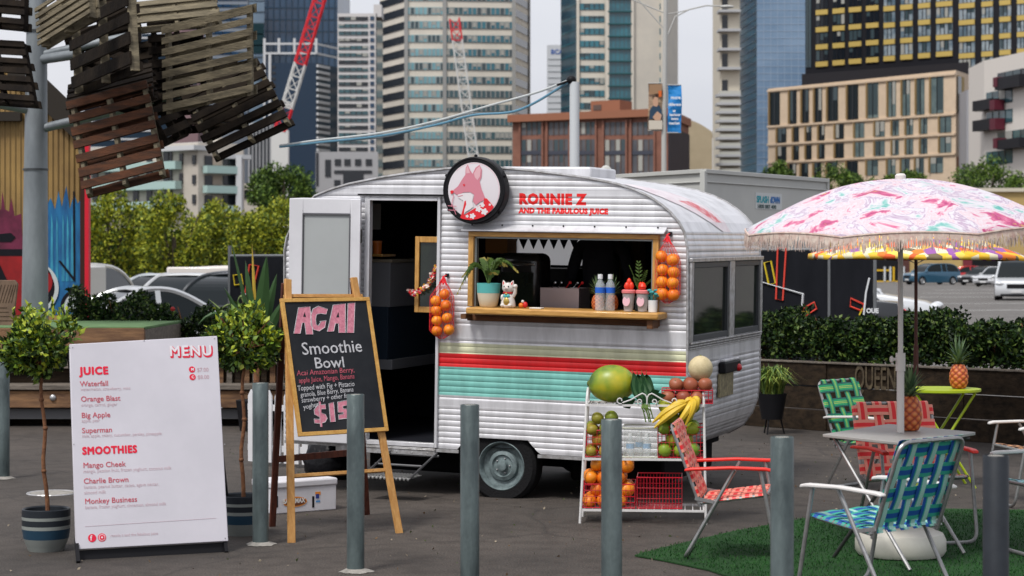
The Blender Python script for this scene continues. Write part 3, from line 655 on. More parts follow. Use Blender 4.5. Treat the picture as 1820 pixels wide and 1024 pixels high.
b = MB(W_); b.ball((.004, -.048, .045), (.022, .010, .028), 12, 8); b.build('coin', cg, ck, smooth=True)
# little fruit ornament, card
fo_ = on_counter(929, -.10, 'figurine', 'tiny orange and red ornament beside the lucky cat', 'ornament'); W_ = Wm(fo_)
b = MB(W_); b.ball((-.012, 0, .018), (.018, .016, .018)); b.build('body', M('orn_orange', (.7, .18, .02), .4), fo_, smooth=True)
b = MB(W_); b.ball((.016, .004, .022), (.018, .016, .022)); b.build('back', cr_, fo_, smooth=True)
b = MB(W_); b.ball((0, -.002, .045), .011); b.build('head', cw, fo_, smooth=True)
a = cz(955, 547, -.12); b = MB(CAR); b.box(a[0] - .045, a[0] + .04, -.16, -.09, CT + .001, CT + .009)
wtop('napkin_pad', M('paper_white', (.7, .69, .66), .8), b, 'flat white pad of paper lying on the counter', 'paper pad', bevel=.002)
# bottles
def bottle(x, v, lab):
    o = on_counter(x, v, 'water_bottle', lab, 'bottle', 'water bottles on the counter'); W_ = Wm(o)
    b = MB(W_); b.lathe([(0, .001), (.030, 0), (.034, .008), (.033, .06), (.034, .07), (.034, .16), (.030, .18), (.016, .205), (.014, .222)], 20); b.build('bottle_body', M('clear_plastic', (.80, .86, .88), .08, alpha=.28), o, smooth=True)
    b = MB(W_); b.lathe([(.0345, .12), (.0347, .158), (.0345, .158)], 20); b.lathe([(.0346, .12), (.0346, .158)], 20); b.build('bottle_label', M('label_blue', (.02, .12, .55), .4), o, smooth=True)
    b = MB(W_); b.lathe([(.0, .216), (.017, .216), (.017, .246), (0, .248)], 16); b.build('cap', M('cap_white', (.72, .74, .76), .4), o, smooth=True)
bottle(1066, -.12, 'left clear water bottle with blue label on the counter'); bottle(1084, -.08, 'right clear water bottle with blue label on the counter')
# pineapples
pskin = bpy.data.materials.new('pineapple_skin'); pskin.use_nodes = True
def _pine(m):
    t = m.node_tree; b = t.nodes['Principled BSDF']; b.inputs['Roughness'].default_value = .55
    at_ = t.nodes.new('ShaderNodeAttribute'); at_.attribute_name = 'eye'; r = t.nodes.new('ShaderNodeValToRGB')
    e = r.color_ramp.elements; e[0].position = .0; e[0].color = (.13, .018, .008, 1); e[1].position = 1; e[1].color = (.62, .22, .06, 1); k = e.new(.45); k.color = (.46, .080, .018, 1)
    t.links.new(at_.outputs['Fac'], r.inputs[0]); t.links.new(r.outputs[0], b.inputs['Base Color'])
_pine(pskin)
pgreen = M('pine_green', (.07, .13, .055), .5, col2=(.03, .065, .03), vs=15); pgreen2 = M('pine_green_pale', (.16, .24, .11), .5)
def pineapple(name, label, loc, h, r, ch=None, n=56, group=None, rot=0, leaves=46):
    o = thing(name, label, 'pineapple', loc=loc, rot=(0, 0, rot), group=group); W_ = Wm(o); m = 44; ch = ch or h * .75
    vs = []; fs = []; at_ = []
    for i in range(m + 1):
        t = i / m; z = h * t; rr = r * (math.sin(math.pi * (.10 + .82 * t)) ** .38) * (1 - .10 * t)
        if i in (0, m): rr = r * .35
        for j in range(n):
            an = 2 * math.pi * j / n; k = 7; a1 = (j / n * k + t * 4.0) % 1; a2 = (j / n * k - t * 4.0) % 1
            bmp = (abs(math.sin(math.pi * a1)) * abs(math.sin(math.pi * a2))) ** .7
            q = rr * (1 + .10 * bmp); vs.append((q * math.cos(an), q * math.sin(an), z)); at_.append(bmp)
    for i in range(m):
        for j in range(n): j2 = (j + 1) % n; fs.append((i * n + j, i * n + j2, (i + 1) * n + j2, (i + 1) * n + j))
    fs.append(tuple(range(n))[::-1]); fs.append(tuple(m * n + j for j in range(n)))
    b = MB(W_); b.add(vs, fs); f = b.build('fruit', pskin, o, smooth='all'); A = f.data.attributes.new('eye', 'FLOAT', 'POINT'); A.data.foreach_set('value', at_[:len(f.data.vertices)])
    b = MB(W_)
    for i in range(leaves):
        an = i * 2.4; t = i / leaves; tilt = R(78 - 70 * t); L_ = ch * (.45 + .6 * t); w_ = r * .26
        d = Vector((math.cos(an) * math.sin(tilt), math.sin(an) * math.sin(tilt), math.cos(tilt))); s2 = Vector((-math.sin(an), math.cos(an), 0))
        p0 = Vector((0, 0, h * .97 + ch * .12 * t)) + d * r * .1; p1 = p0 + d * L_ * .5 + Vector((0, 0, L_ * .06)); p2 = p0 + d * L_ + Vector((0, 0, -L_ * .10 * (1 - t)))
        up = Vector((0, 0, w_ * .25)); b.m = i % 2
        b.add([p0 - s2 * w_ * .4, p0 + s2 * w_ * .4, p1 - s2 * w_ * .5 + up, p1 + s2 * w_ * .5 + up, p1, p2], [(0, 4, 2), (0, 1, 4), (1, 3, 4), (2, 4, 5), (4, 3, 5)])
    b.build('crown', [pgreen, pgreen2], o); return o
pineapple('pineapple', 'small orange pineapple behind the left water bottle on the counter', CAR @ Vector((cz(1064, 548, 0)[0], -.02, CT + .001)), .105, .042, .13, 36)
pineapple('pineapple', 'small orange pineapple behind the right water bottle on the counter', CAR @ Vector((cz(1086, 548, 0)[0], .03, CT + .001)), .105, .040, .13, 36)
# paper cups with strawberries
def cup(x, v, lab, top):
    o = on_counter(x, v, 'juice_cup', lab, 'cup', 'display juice cups on the counter'); W_ = Wm(o)
    b = MB(W_); b.lathe([(0, .002), (.030, .002), (.043, .125)], 24); b.build('cup_body', M('cup_clear', (.55, .52, .52), .25, alpha=.6), o, smooth=True)
    b = MB(W_); b.lathe([(.043, .122), (.048, .126), (.048, .142), (.040, .148), (0, .148)], 24); b.build('cup_lid', M('cup_pink', (.72, .20, .20), .4), o, smooth=True)
    b = MB(W_ @ Matrix.Translation((-.004, -.0375, .07)) @ Matrix.Rotation(R(84), 4, 'X')); b.lathe([(0, 0), (.026, 0), (.026, .003), (0, .003)], 20, sy=1.3); b.build('cup_emblem', M('emblem_pink', (.75, .45, .50), .5), o)
    for dx, dy, dz, k in top:
        b = MB(W_); b.lathe([(0, 0), (.014 * k, .006), (.019 * k, .022), (.012 * k, .045), (0, .055)], 12, M=Matrix.Translation((dx, dy, .148 + dz))); b.build('strawberry', M('berry_red', (.72, .04, .015), .35), o, smooth=True)
cup(1117, -.13, 'pink lidded juice cup topped with pointed strawberries', ((-.01, -.005, 0, 1.2), (.018, .0, 0, 1.0), (0, .005, .025, 1)))
cup(1142, -.12, 'juice cup topped with round red fruit beside the teal flowers', ((.0, -.005, 0, 1.4), (-.02, .01, 0, .9)))
fl = on_counter(1160, -.10, 'teal_flowers', 'bunch of teal paper straws and flowers at the right end of the counter', 'ornament'); W_ = Wm(fl)
tealm = M('paper_teal', (.05, .30, .30), .6)
b = MB(W_); b.lathe([(0, 0), (.03, 0), (.034, .08), (.03, .08), (.028, .01), (0, .01)], 16); b.build('jar', M('cap_white', (.7, .7, .7)), fl, smooth=True)
for i in range(9):
    an = i * 2.4; e_ = Vector((.03 * math.cos(an), .03 * math.sin(an) - .01, .11 + .012 * (i % 4)))
    b = MB(W_); b.tube([(0, 0, .02), e_], .003, 5); b.ball(e_, (.018, .014, .010), 8, 5); b.build('flower', tealm, fl)
sp = on_counter(1136, .02, 'herb_sprig', 'dark leafy sprig standing behind the juice cups', 'plant'); W_ = Wm(sp)
b = MB(W_); b.lathe([(0, 0), (.03, 0), (.03, .1), (0, .1)], 14); b.build('jar', M('jar_dark', (.03, .04, .04), .2), sp, smooth=True)
for dx, dz in ((-.06, .30), (.0, .33), (.05, .27), (.09, .22), (-.02, .22)):
    b = MB(W_); frond(b, (0, 0, .1), (dx, -.03, dz), 0, n=9, L=.035, W=.005, rise=.02); b.build('frond', [MATS['palm_green'], MATS['palm_green']], sp)
# ---------------------------------------------------------------- nets of oranges
orange_m = bpy.data.materials.new('orange_peel'); orange_m.use_nodes = True
def _or(m, c1, c2):
    t = m.node_tree; b = t.nodes['Principled BSDF']; b.inputs['Roughness'].default_value = .42
    tc = t.nodes.new('ShaderNodeTexCoord'); oi = t.nodes.new('ShaderNodeObjectInfo'); r = t.nodes.new('ShaderNodeValToRGB')
    r.color_ramp.elements[0].color = (*c1, 1); r.color_ramp.elements[1].color = (*c2, 1); t.links.new(oi.outputs['Random'], r.inputs[0]); t.links.new(r.outputs[0], b.inputs['Base Color'])
    n = t.nodes.new('ShaderNodeTexNoise'); n.inputs['Scale'].default_value = 180; bp = t.nodes.new('ShaderNodeBump'); bp.inputs['Strength'].default_value = .25; bp.inputs['Distance'].default_value = .004
    t.links.new(tc.outputs['Object'], n.inputs['Vector']); t.links.new(n.outputs['Fac'], bp.inputs['Height']); t.links.new(bp.outputs[0], b.inputs['Normal'])
_or(orange_m, (.74, .17, .006), (.88, .31, .015))
def fruit_proto(name, r, mat, wob=.02, stem=None, sz=.95, seed=1, label=None, cat='fruit'):
    o = thing(name, label, cat); b = MB(); b.ball((0, 0, 0), (r, r, r * sz), 20, 14, wob=wob, seed=seed); b.build('peel', mat, o, smooth=True)
    b = MB(); b.lathe([(0, r * sz * .93), (r * .10, r * sz * .97), (r * .07, r * sz * 1.03), (0, r * sz * 1.04)], 7); b.build('stalk', stem or M('stalk_green', (.10, .13, .03), .7), o); return o
net_m = M('net_red', (.80, .03, .04), .5, alpha=.55)
def orange_net(name, label, hx, hy, fruit, r, v=-.07, extra=''):
    hk = cz(hx, hy, v); nt_ = thing(name, label, 'net bag', M=CAR @ Matrix.Translation((hk[0], v, fruit[-1][1] and cz(fruit[-1][0], fruit[-1][1], v)[1] - r)))
    pts = [cz(x, y, v) for x, y in fruit]; proto = None; us = [p[0] for p in pts]; zs_ = [p[1] for p in pts]
    for i, (u, z) in enumerate(pts):
        side = 'left' if u < sum(us) / len(us) else 'right'; row = ('top', 'second', 'third', 'lowest')[min(3, i // 2)]
        lb = f'{row} orange in the {side} column of the red net {extra}'; M_ = CAR @ Matrix.Translation((u, v - .002 * (i % 3), z)) @ Euler((random.uniform(-.5, .5), random.uniform(-1, 1), random.uniform(0, 6))).to_matrix().to_4x4()
        if proto is None: proto = fruit_proto('orange', r, orange_m, label=lb); o = proto
        else: o = dup(proto, label=lb)
        o.matrix_world = M_; o.location = M_.to_translation(); o.rotation_euler = M_.to_euler(); o.scale = (random.uniform(.93, 1.06),) * 3; tag(o, lb, 'orange', 'oranges in the net ' + extra)
    # the net: strands gathered to the hook and running round the fruit
    cu = sum(us) / len(us); hw = (max(us) - min(us)) / 2 + r * 1.03; zt, zb = max(zs_), min(zs_)
    b = MB(CAR); n = 18
    for j in range(n):
        a = 2 * math.pi * j / n
        for dirn in (1, -1):
            pl = []
            for i in range(15):
                t = i / 14; z = hk[1] - .02 + (zb - r * .9 - hk[1]) * t; s_2 = max(0, min(1, (hk[1] - .02 - z) / (hk[1] - zt + .0))) ** .8
                w2 = hw * s_2; cu2 = hk[0] + (cu - hk[0]) * s_2; an = a + dirn * t * 1.6
                end = 1 if i < 13 else (.7 if i == 13 else .15)
                pl.append((cu2 + w2 * math.cos(an) * end, v + (r * 1.12 * s_2) * math.sin(an) * end, z))
            b.tube(pl, .0011, 3)
    b.build('mesh_bag', net_m, nt_)
    b = MB(CAR); b.tube([(hk[0], v, hk[1] - .045), (hk[0] - .006, v, hk[1]), (hk[0], v * .3, hk[1] + .012)], [.016, .007, .004], 8)
    for k in (-1, 0, 1): b.tube([(hk[0], v, hk[1] - .01), (hk[0] + .03 * k, v - .01, hk[1] - .055 - .01 * k)], [.012, .003], 6)
    b.build('net_knot', M('net_knot_red', (.75, .02, .03), .5), nt_)
    b = MB(CAR); b.box(hk[0] - .008, hk[0] + .012, v * .4, -.006, hk[1] - .005, hk[1] + .022); b.build('hook', black_m, nt_)
orange_net('fruit_net', 'red net of oranges hanging right of the serving window', 1187, 418, [(1176, 456), (1196, 462), (1178, 480), (1197, 484), (1177, 501), (1196, 503), (1177, 522), (1197, 524)], .0445, extra='right of the serving window')
orange_net('fruit_net', 'red net of oranges hanging beside the open doorway', 789, 492, [(790, 523), (775, 535), (793, 543), (776, 552), (795, 565), (777, 570), (798, 586), (777, 588)], .040, extra='beside the doorway')
# casement of oak hanging in the doorway and the flower garland on it
cf = thing('window_sash', 'oak window sash standing open inside the doorway', 'window sash', M=CAR @ Matrix.Translation((cz(740, 555, .12)[0], .12, cz(740, 555, .12)[1])))
b = MB(CAR); A0, A1 = cz(738, 555, .12), cz(782, 421, .12); w_ = .032
b.box(A0[0], A0[0] + w_, .10, .14, A0[1], A1[1]); b.box(A1[0] - w_ + .02, A1[0] + .02, .10, .14, A0[1], A1[1]); b.box(A0[0] + w_, A1[0] - w_ + .02, .102, .138, A0[1], A0[1] + .042); b.box(A0[0] + w_, A1[0] - w_ + .02, .102, .138, A1[1] - .042, A1[1]); b.build('sash_frame', oak2, cf, bevel=.003)
b = MB(CAR); b.box(A0[0] + w_, A1[0] - w_ + .02, .118, .122, A0[1] + .042, A1[1] - .042); b.build('sash_glass', glass_d, cf)
gl = thing('flower_garland', 'red and white paper flower garland draped over the open window sash', 'garland', M=CAR @ Matrix.Translation((cz(755, 515, .05)[0], .05, cz(755, 515, .05)[1])))
path = [(728, 518), (736, 522), (745, 519), (752, 511), (760, 508), (763, 500), (770, 497), (768, 488), (773, 480), (776, 470)]
gm = [M('petal_red', (.65, .02, .03), .6), M('petal_white', (.75, .62, .55), .6), M('petal_pink', (.70, .15, .22), .6), M('petal_yellow', (.72, .42, .06), .6)]
b = MB(CAR); cpts = []
for (x0, y0), (x1, y1) in zip(path, path[1:]):
    for t in (0, .33, .66): cpts.append(cz(x0 + (x1 - x0) * t, y0 + (y1 - y0) * t, .05))
for i, (u, z) in enumerate(cpts):
    for k in range(9):
        an = random.uniform(0, 6.28); b.m = random.choice([0, 0, 1, 1, 2, 3]); rr = random.uniform(.018, .03)
        d = Vector((math.cos(an), random.uniform(-1, .3), math.sin(an))).normalized(); s2 = d.orthogonal().normalized() * .011; p = Vector((u, .06 + random.uniform(-.02, .01), z))
        b.add([p, p + d * rr * .6 + s2, p + d * rr, p + d * rr * .6 - s2], [(0, 1, 2, 3)])
b.build('petals', gm, gl); b = MB(CAR); b.tube([(u, .07, z) for u, z in cpts], .004, 5); b.build('cord', gm[0], gl)
# ---------------------------------------------------------------- the person working inside
def skin_figure(name, joints, edges, mat, parent=None, sub=2, root=0):
    me = bpy.data.meshes.new(name); me.from_pydata([j[:3] for j in joints], edges, []); o = bpy.data.objects.new(name, me); COL.objects.link(o)
    md = o.modifiers.new('skin', 'SKIN'); md.use_smooth_shade = True
    for i, v in enumerate(me.skin_vertices[0].data): v.radius = (joints[i][3], joints[i][4] if len(joints[i]) > 4 else joints[i][3]); v.use_root = (i == root)
    s2 = o.modifiers.new('sub', 'SUBSURF'); s2.levels = s2.render_levels = sub
    bpy.context.view_layer.update(); me2 = bpy.data.meshes.new_from_object(o.evaluated_get(bpy.context.evaluated_depsgraph_get())); bpy.data.objects.remove(o)
    me2.materials.clear(); me2.materials.append(mat); me2.polygons.foreach_set('use_smooth', [True] * len(me2.polygons)); o = bpy.data.objects.new(name, me2); COL.objects.link(o); 
    if parent is not None: o.parent = parent; WM[o.name] = Wm(parent)
    return o
pu = cz(1068, 500, .95)[0]; PFZ = .42
ps = thing('person', 'person in dark clothes and a dark cap working inside behind the serving window', 'person', M=CAR @ Matrix.Translation((pu, .95, PFZ)))
skin_c = M('skin', (.42, .24, .16), .5); cloth = M('dark_cloth', (.014, .014, .018), .9, bump=.4, bs=25)
J = [(0, 0, .88, .155, .11), (0, 0, 1.05, .135, .10), (0, -.01, 1.22, .16, .115), (0, 0, 1.36, .13, .09), (0, -.01, 1.44, .055, .055), (0, -.02, 1.50, .052, .055),
     (-.17, 0, 1.35, .055), (-.22, -.06, 1.10, .045), (-.16, -.28, .98, .034), (.17, 0, 1.35, .055), (.24, -.03, 1.10, .045), (.16, -.25, .96, .034),
     (-.09, 0, .80, .085), (-.10, -.02, .45, .06), (-.10, .02, .08, .042), (-.10, -.12, .03, .035), (.09, 0, .80, .085), (.10, -.02, .45, .06), (.10, .02, .08, .042), (.10, -.12, .03, .035)]
E = [(0, 1), (1, 2), (2, 3), (3, 4), (4, 5), (3, 6), (6, 7), (7, 8), (3, 9), (9, 10), (10, 11), (0, 12), (12, 13), (13, 14), (14, 15), (0, 16), (16, 17), (17, 18), (18, 19)]
skin_figure('body', J, E, cloth, ps)
W_ = Wm(ps); b = MB(W_); b.ball((0, -.03, 1.60), (.078, .098, .118), 20, 14); b.ball((0, -.125, 1.59), (.012, .018, .02), 8, 6); b.ball((0, -.11, 1.53), (.035, .02, .03), 10, 6)
for sx in (-1, 1): b.ball((sx * .08, -.02, 1.60), (.012, .022, .032), 8, 6)
b.build('head', skin_c, ps, smooth=True)
for sx in (-1, 1): b = MB(W_); b.ball((sx * .03, -.118, 1.615), (.012, .008, .008), 8, 5); b.build('eye', M('eye_white', (.6, .6, .6), .3), ps)
b = MB(W_); b.ball((0, -.121, 1.548), (.024, .008, .006), 8, 5); b.build('mouth', M('lips', (.35, .12, .10), .5), ps)
b = MB(W_); b.ball((0, .0, 1.635), (.09, .105, .10), 20, 12); b.build('hair', M('hair_dark', (.015, .01, .008), .6), ps, smooth=True)
b = MB(W_); b.lathe([(.095, 1.655), (.093, 1.70), (.06, 1.735), (0, 1.745)], 24); b.add([(-.07, -.08, 1.66), (.07, -.08, 1.66), (.05, -.19, 1.65), (-.05, -.19, 1.65), (-.07, -.08, 1.668), (.07, -.08, 1.668), (.05, -.19, 1.658), (-.05, -.19, 1.658)], [(0, 1, 2, 3), (4, 7, 6, 5), (0, 4, 5, 1), (1, 5, 6, 2), (2, 6, 7, 3), (3, 7, 4, 0)]); b.build('cap', cloth, ps, smooth=True)
def hand(parent, wrist, d, up, side, s=1.0):
    "palm and five separate bent fingers growing from the wrist along d"
    w0 = Vector(wrist); d = Vector(d).normalized(); up = Vector(up); sd_ = d.cross(up).normalized() * side; up = sd_.cross(d).normalized() * side
    P_ = lambda a, b_, c: tuple(w0 + (d * a + sd_ * b_ + up * c) * s)
    J = [(*P_(0, 0, 0), .026 * s, .019 * s), (*P_(.045, 0, 0), .036 * s, .015 * s), (*P_(.085, .0, -.004), .038 * s, .013 * s)]; E = [(0, 1), (1, 2)]
    for k, (off, L_) in enumerate(((-.030, .062), (-.010, .074), (.010, .070), (.030, .055))):
        b0 = len(J); J += [(*P_(.088, off, -.004), .0095 * s), (*P_(.088 + L_ * .45, off * 1.15, -.016), .0085 * s), (*P_(.088 + L_ * .75, off * 1.15, -.034), .008 * s), (*P_(.088 + L_ * .92, off * 1.1, -.05), .007 * s)]
        E += [(2, b0), (b0, b0 + 1), (b0 + 1, b0 + 2), (b0 + 2, b0 + 3)]
    b0 = len(J); J += [(*P_(.03, -.03, -.008), .012 * s), (*P_(.062, -.056, -.022), .010 * s), (*P_(.088, -.06, -.034), .0085 * s)]; E += [(1, b0), (b0, b0 + 1), (b0 + 1, b0 + 2)]
    return skin_figure('hand', J, E, skin_c, parent, 1)
hand(ps, (-.155, -.29, .975), (.2, -1, -.2), (0, 0, 1), 1); hand(ps, (.155, -.26, .955), (-.2, -1, -.2), (0, 0, 1), -1)
# ---------------------------------------------------------------- bollards
steel_b = M('bollard_paint', (.105, .135, .135), .40, .3, col2=(.050, .066, .068), vs=6, stretch=(1, 1, .35), bump=.2, bs=45, lo=.36, hi=.56)
conc = M('cement', (.34, .32, .29), .9, col2=(.20, .19, .17), vs=18, bump=.4)
BOL = [(463, 11.84, 'slim grey steel bollard standing left of the chalkboard easel'), (632, 10.8, 'grey steel bollard standing in front of the chalkboard'), (835, 10.0, 'grey steel bollard standing in front of the caravan wheel arch'),
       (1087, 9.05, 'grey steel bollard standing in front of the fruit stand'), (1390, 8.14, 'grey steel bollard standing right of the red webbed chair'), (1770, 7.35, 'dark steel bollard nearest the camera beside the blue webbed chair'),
       (6, 15.5, 'grey steel bollard at the far left beside the clipped potted tree')]
proto = None
for i, (x, Y, lab) in enumerate(BOL):
    loc = ((x - CX) * Y / F, Y, 0)
    if proto is None:
        proto = thing('bollard', lab, 'bollard', loc=loc, group='grey steel bollards'); W_ = Wm(proto)
        b = MB(W_); b.lathe([(.047, 0), (.047, .944), (.044, .948), (.043, .940)], 36, cap=False); b.build('post', steel_b, proto, smooth=True)
        b = MB(W_); b.lathe([(0, .945), (.025, .947), (.0435, .938)], 24); b.build('cement_fill', conc, proto, smooth=True)
        b = MB(W_); pr = []; n = 26
        ring = [(.085 + random.uniform(-.014, .018)) for _ in range(n)]
        b.add([(ring[j] * math.cos(6.283 * j / n), ring[j] * math.sin(6.283 * j / n), .003) for j in range(n)] + [(.05 * math.cos(6.283 * j / n), .05 * math.sin(6.283 * j / n), .020) for j in range(n)], [(j, (j + 1) % n, n + (j + 1) % n, n + j) for j in range(n)] + [tuple(range(n, 2 * n))]); b.build('cement_collar', conc, proto, smooth=True)
    else:
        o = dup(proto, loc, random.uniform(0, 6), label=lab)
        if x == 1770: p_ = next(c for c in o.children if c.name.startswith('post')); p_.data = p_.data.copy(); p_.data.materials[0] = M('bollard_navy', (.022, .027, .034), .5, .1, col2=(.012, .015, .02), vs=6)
# ---------------------------------------------------------------- chalkboard easel
fl, fr = G(524, 965), G(713, 948)
tl = P(514, 499, 12.38)
EA = Plane(fl, fr, up=tl - fl)
es = thing('chalkboard_easel', 'timber A-frame easel carrying a black chalkboard with pink and white writing', 'easel', loc=fl)
eo = wood('pine_easel', (.55, .30, .10), (.42, .20, .055), st=(7, 7, 1.0), vs=6); eor = wood('pine_easel_rail', (.55, .30, .10), (.42, .20, .055), st=(1, 7, 7), vs=6)
red_w = wood('red_stained_timber', (.12, .030, .015), (.06, .015, .008), st=(7, 7, 1), vs=6)
def ebeam(name, p, q, w, h, mat, wofs=-.02, parent=es):
    a, c = EA.uv(*p), EA.uv(*q); b = MB(); b.beam(EA.pt(*a, wofs), EA.pt(*c, wofs), w, h, up=EA.n); b.build(name, mat, parent, bevel=.003)
ebeam('leg', (521, 965), (514, 495), .045, .022, eo); ebeam('leg', (713, 948), (631, 492), .045, .022, eo)
ebeam('rail', (521, 845), (690, 834), .022, .04, eor, -.036); ebeam('rail', (510, 524), (648, 524), .022, .03, eor, -.036)
rl, rr_ = G(484, 936), G(652, 915)
for p, q in ((rl, (512, 500)), (rr_, (634, 497))):
    a = EA.uv(*q); b = MB(); b.beam(p, EA.pt(*a, -.045), .04, .02, up=EA.n); b.build('rear_leg', red_w, es, bevel=.003)
b = MB(); k = .32
b.beam(rl.lerp(EA.pt(*EA.uv(512, 500), -.045), k - .04), rr_.lerp(EA.pt(*EA.uv(634, 497), -.045), k - .04), .018, .04); b.build('rear_rail', red_w, es)
c4 = [EA.uv(*p) for p in ((521, 777), (683, 767), (661, 528), (506, 532))]
B2 = Plane(EA.pt(*c4[0]), EA.pt(*c4[1]), up=EA.ey); Q = [((EA.pt(*c, .0) - B2.p0).dot(B2.ex), (EA.pt(*c, .0) - B2.p0).dot(B2.ey)) for c in c4]
bw = (Q[1][0] + Q[2][0]) / 2; bx = (Q[0][0] + Q[3][0]) / 2; bh = (Q[2][1] + Q[3][1]) / 2
fw = .024; cb = B2
b = MB(B2.M)
def quadslab(b, A, B_, C_, D_, w0, w1): b.add([(*A, w0), (*B_, w0), (*C_, w0), (*D_, w0), (*A, w1), (*B_, w1), (*C_, w1), (*D_, w1)], [(0, 3, 2, 1), (4, 5, 6, 7), (0, 1, 5, 4), (1, 2, 6, 5), (2, 3, 7, 6), (3, 0, 4, 7)])
quadslab(b, (bx + fw, fw), (bw - fw, fw), (bw - fw, bh - fw), (bx + fw, bh - fw), -.004, .006)
chalk = b.build('chalkboard', M('chalkboard_black', (.016, .018, .022), .7, col2=(.026, .028, .032), vs=4), es)
for r in ((bx, bw, 0, fw), (bx, bw, bh - fw, bh), (bx, bx + fw, fw, bh - fw), (bw - fw, bw, fw, bh - fw)):
    b = MB(B2.M); b.box(r[0], r[1], r[2], r[3], -.006, .014); b.build('board_frame', wood('honey_frame', (.62, .36, .10), (.5, .26, .06), st=(5, 5, 5), vs=5), es, bevel=.002)
cw_ = M('chalk_white', (.62, .62, .64), .9, col2=(.38, .38, .40), vs=60); cp_ = M('chalk_pink', (.66, .25, .32), .9, col2=(.48, .16, .22), vs=50); cr2 = M('chalk_red', (.55, .12, .16), .9, col2=(.36, .07, .1), vs=60)
def ctext(s, x, y, px, mat, off=0, sx=1, rot=0, w=.0075, shear=0, spacing=1.0, ext=.0004):
    u, v = B2.uv(x, y, .006); text(s, px * B2.p0.y / F, B2.M @ Matrix.Translation((u, v, w)) @ Matrix.Rotation(R(rot), 4, 'Z'), mat, chalk, bold=off, sx=sx, shear=shear, spacing=spacing, ext=ext, res=2)
def stroke(pts, mat, wpx, w, name='chalk_stroke'):
    b = MB(B2.M); r = wpx * B2.p0.y / F / 2; pp_ = [Vector((*B2.uv(x, y, .006), w)) for x, y in pts]
    L = []; Rr = []
    for i, p in enumerate(pp_):
        d = (pp_[min(i + 1, len(pp_) - 1)] - pp_[max(i - 1, 0)]).normalized(); n = Vector((-d.y, d.x, 0)) * r; L.append(p + n); Rr.append(p - n)
    b.add(L + Rr[::-1], [tuple(range(2 * len(pp_)))]) if len(pp_) == 2 else b.add(L + Rr, [(i, i + 1, len(pp_) + i + 1, len(pp_) + i) for i in range(len(pp_) - 1)])
    b.build(name, mat, chalk)
def block(poly, w=.0078, name='block_letter', grow=1.6):
    "a chalk block letter: white edge, pink fill"
    pts = [Vector(B2.uv(x, y, .006)) for x, y in poly]; b = MB(B2.M); b.add([(p.x, p.y, w) for p in pts], [tuple(range(len(pts)))]); b.build(name, cp_, chalk)
    b = MB(B2.M); b.tube([(p.x, p.y, w) for p in pts], .0021, 4, closed=True); b.build('chalk_outline', cw_, chalk)
# block letters (photo pixels, from the 3.655x enlargement)
Zx = lambda pts: [(500 + x / 3.655, 500 + y / 3.655) for x, y in pts]
block(Zx([(80, 340), (110, 172), (185, 165), (205, 345), (160, 345), (150, 270), (135, 270), (122, 340)]))
block(Zx([(290, 215), (255, 210), (228, 215), (222, 245), (225, 280), (240, 290), (255, 265), (248, 262), (290, 255), (282, 300), (245, 325), (210, 315), (192, 285), (190, 225), (205, 180), (240, 162), (300, 182)]))
block(Zx([(298, 328), (335, 155), (415, 145), (415, 335), (372, 335), (370, 275), (350, 275), (340, 325)]))
block(Zx([(425, 335), (432, 145), (477, 140), (470, 335)]))
for tri in ([(140, 232), (150, 200), (160, 232)], [(355, 235), (370, 200), (375, 235)]):
    b = MB(B2.M); b.add([(*B2.uv(*q, .006), .0086) for q in Zx(tri)], [(0, 1, 2)]); b.build('letter_hole', MATS['chalkboard_black'], chalk)
block(Zx([(287, 830), (262, 830), (240, 838), (245, 850), (285, 865), (298, 890), (285, 915), (255, 925), (215, 922), (212, 895), (245, 898), (260, 890), (215, 865), (212, 835), (235, 805), (285, 800)]))
stroke([(567.5, 714), (570.5, 759)], cp_, 4.5, .0096); stroke([(566, 713.5), (569, 759)], cw_, .8, .0098)
block(Zx([(308, 795), (338, 785), (350, 912), (318, 915)])); block(Zx([(365, 785), (425, 772), (428, 805), (398, 812), (400, 828), (432, 830), (440, 865), (432, 890), (372, 898), (370, 868), (402, 862), (402, 852), (368, 852)]))
ctext('Smoothie', 537, 631, 33, cw_, off=.0005, sx=1.0, shear=.0, rot=1); ctext('Bowl', 559, 655, 29, cw_, off=.0005, sx=1.08, rot=0)
for i, (s, x, y, m_, r_, px, sx) in enumerate((('Acai Amazonian Berry,', 521, 668, cr2, 1, 14, 1.0), ('apple Juice, Mango, Banana', 524, 681, cr2, 2, 13.5, .86), ('Topped with Fig + Pistacio', 521, 695, cw_, 2, 13.5, .88), ('granola, Blue Berry, Banana', 526, 706, cw_, 3, 12.5, .86),
                                        ('strawberry + other frozen', 527, 716, cw_, 3, 12.5, .94), ('yoghurt', 530, 728, cw_, 8, 12.5, 1.0))):
    ctext(s, x + 6 + .05 * (y - 660), y, px, m_, off=.0, sx=sx * .93, rot=r_, shear=.15)
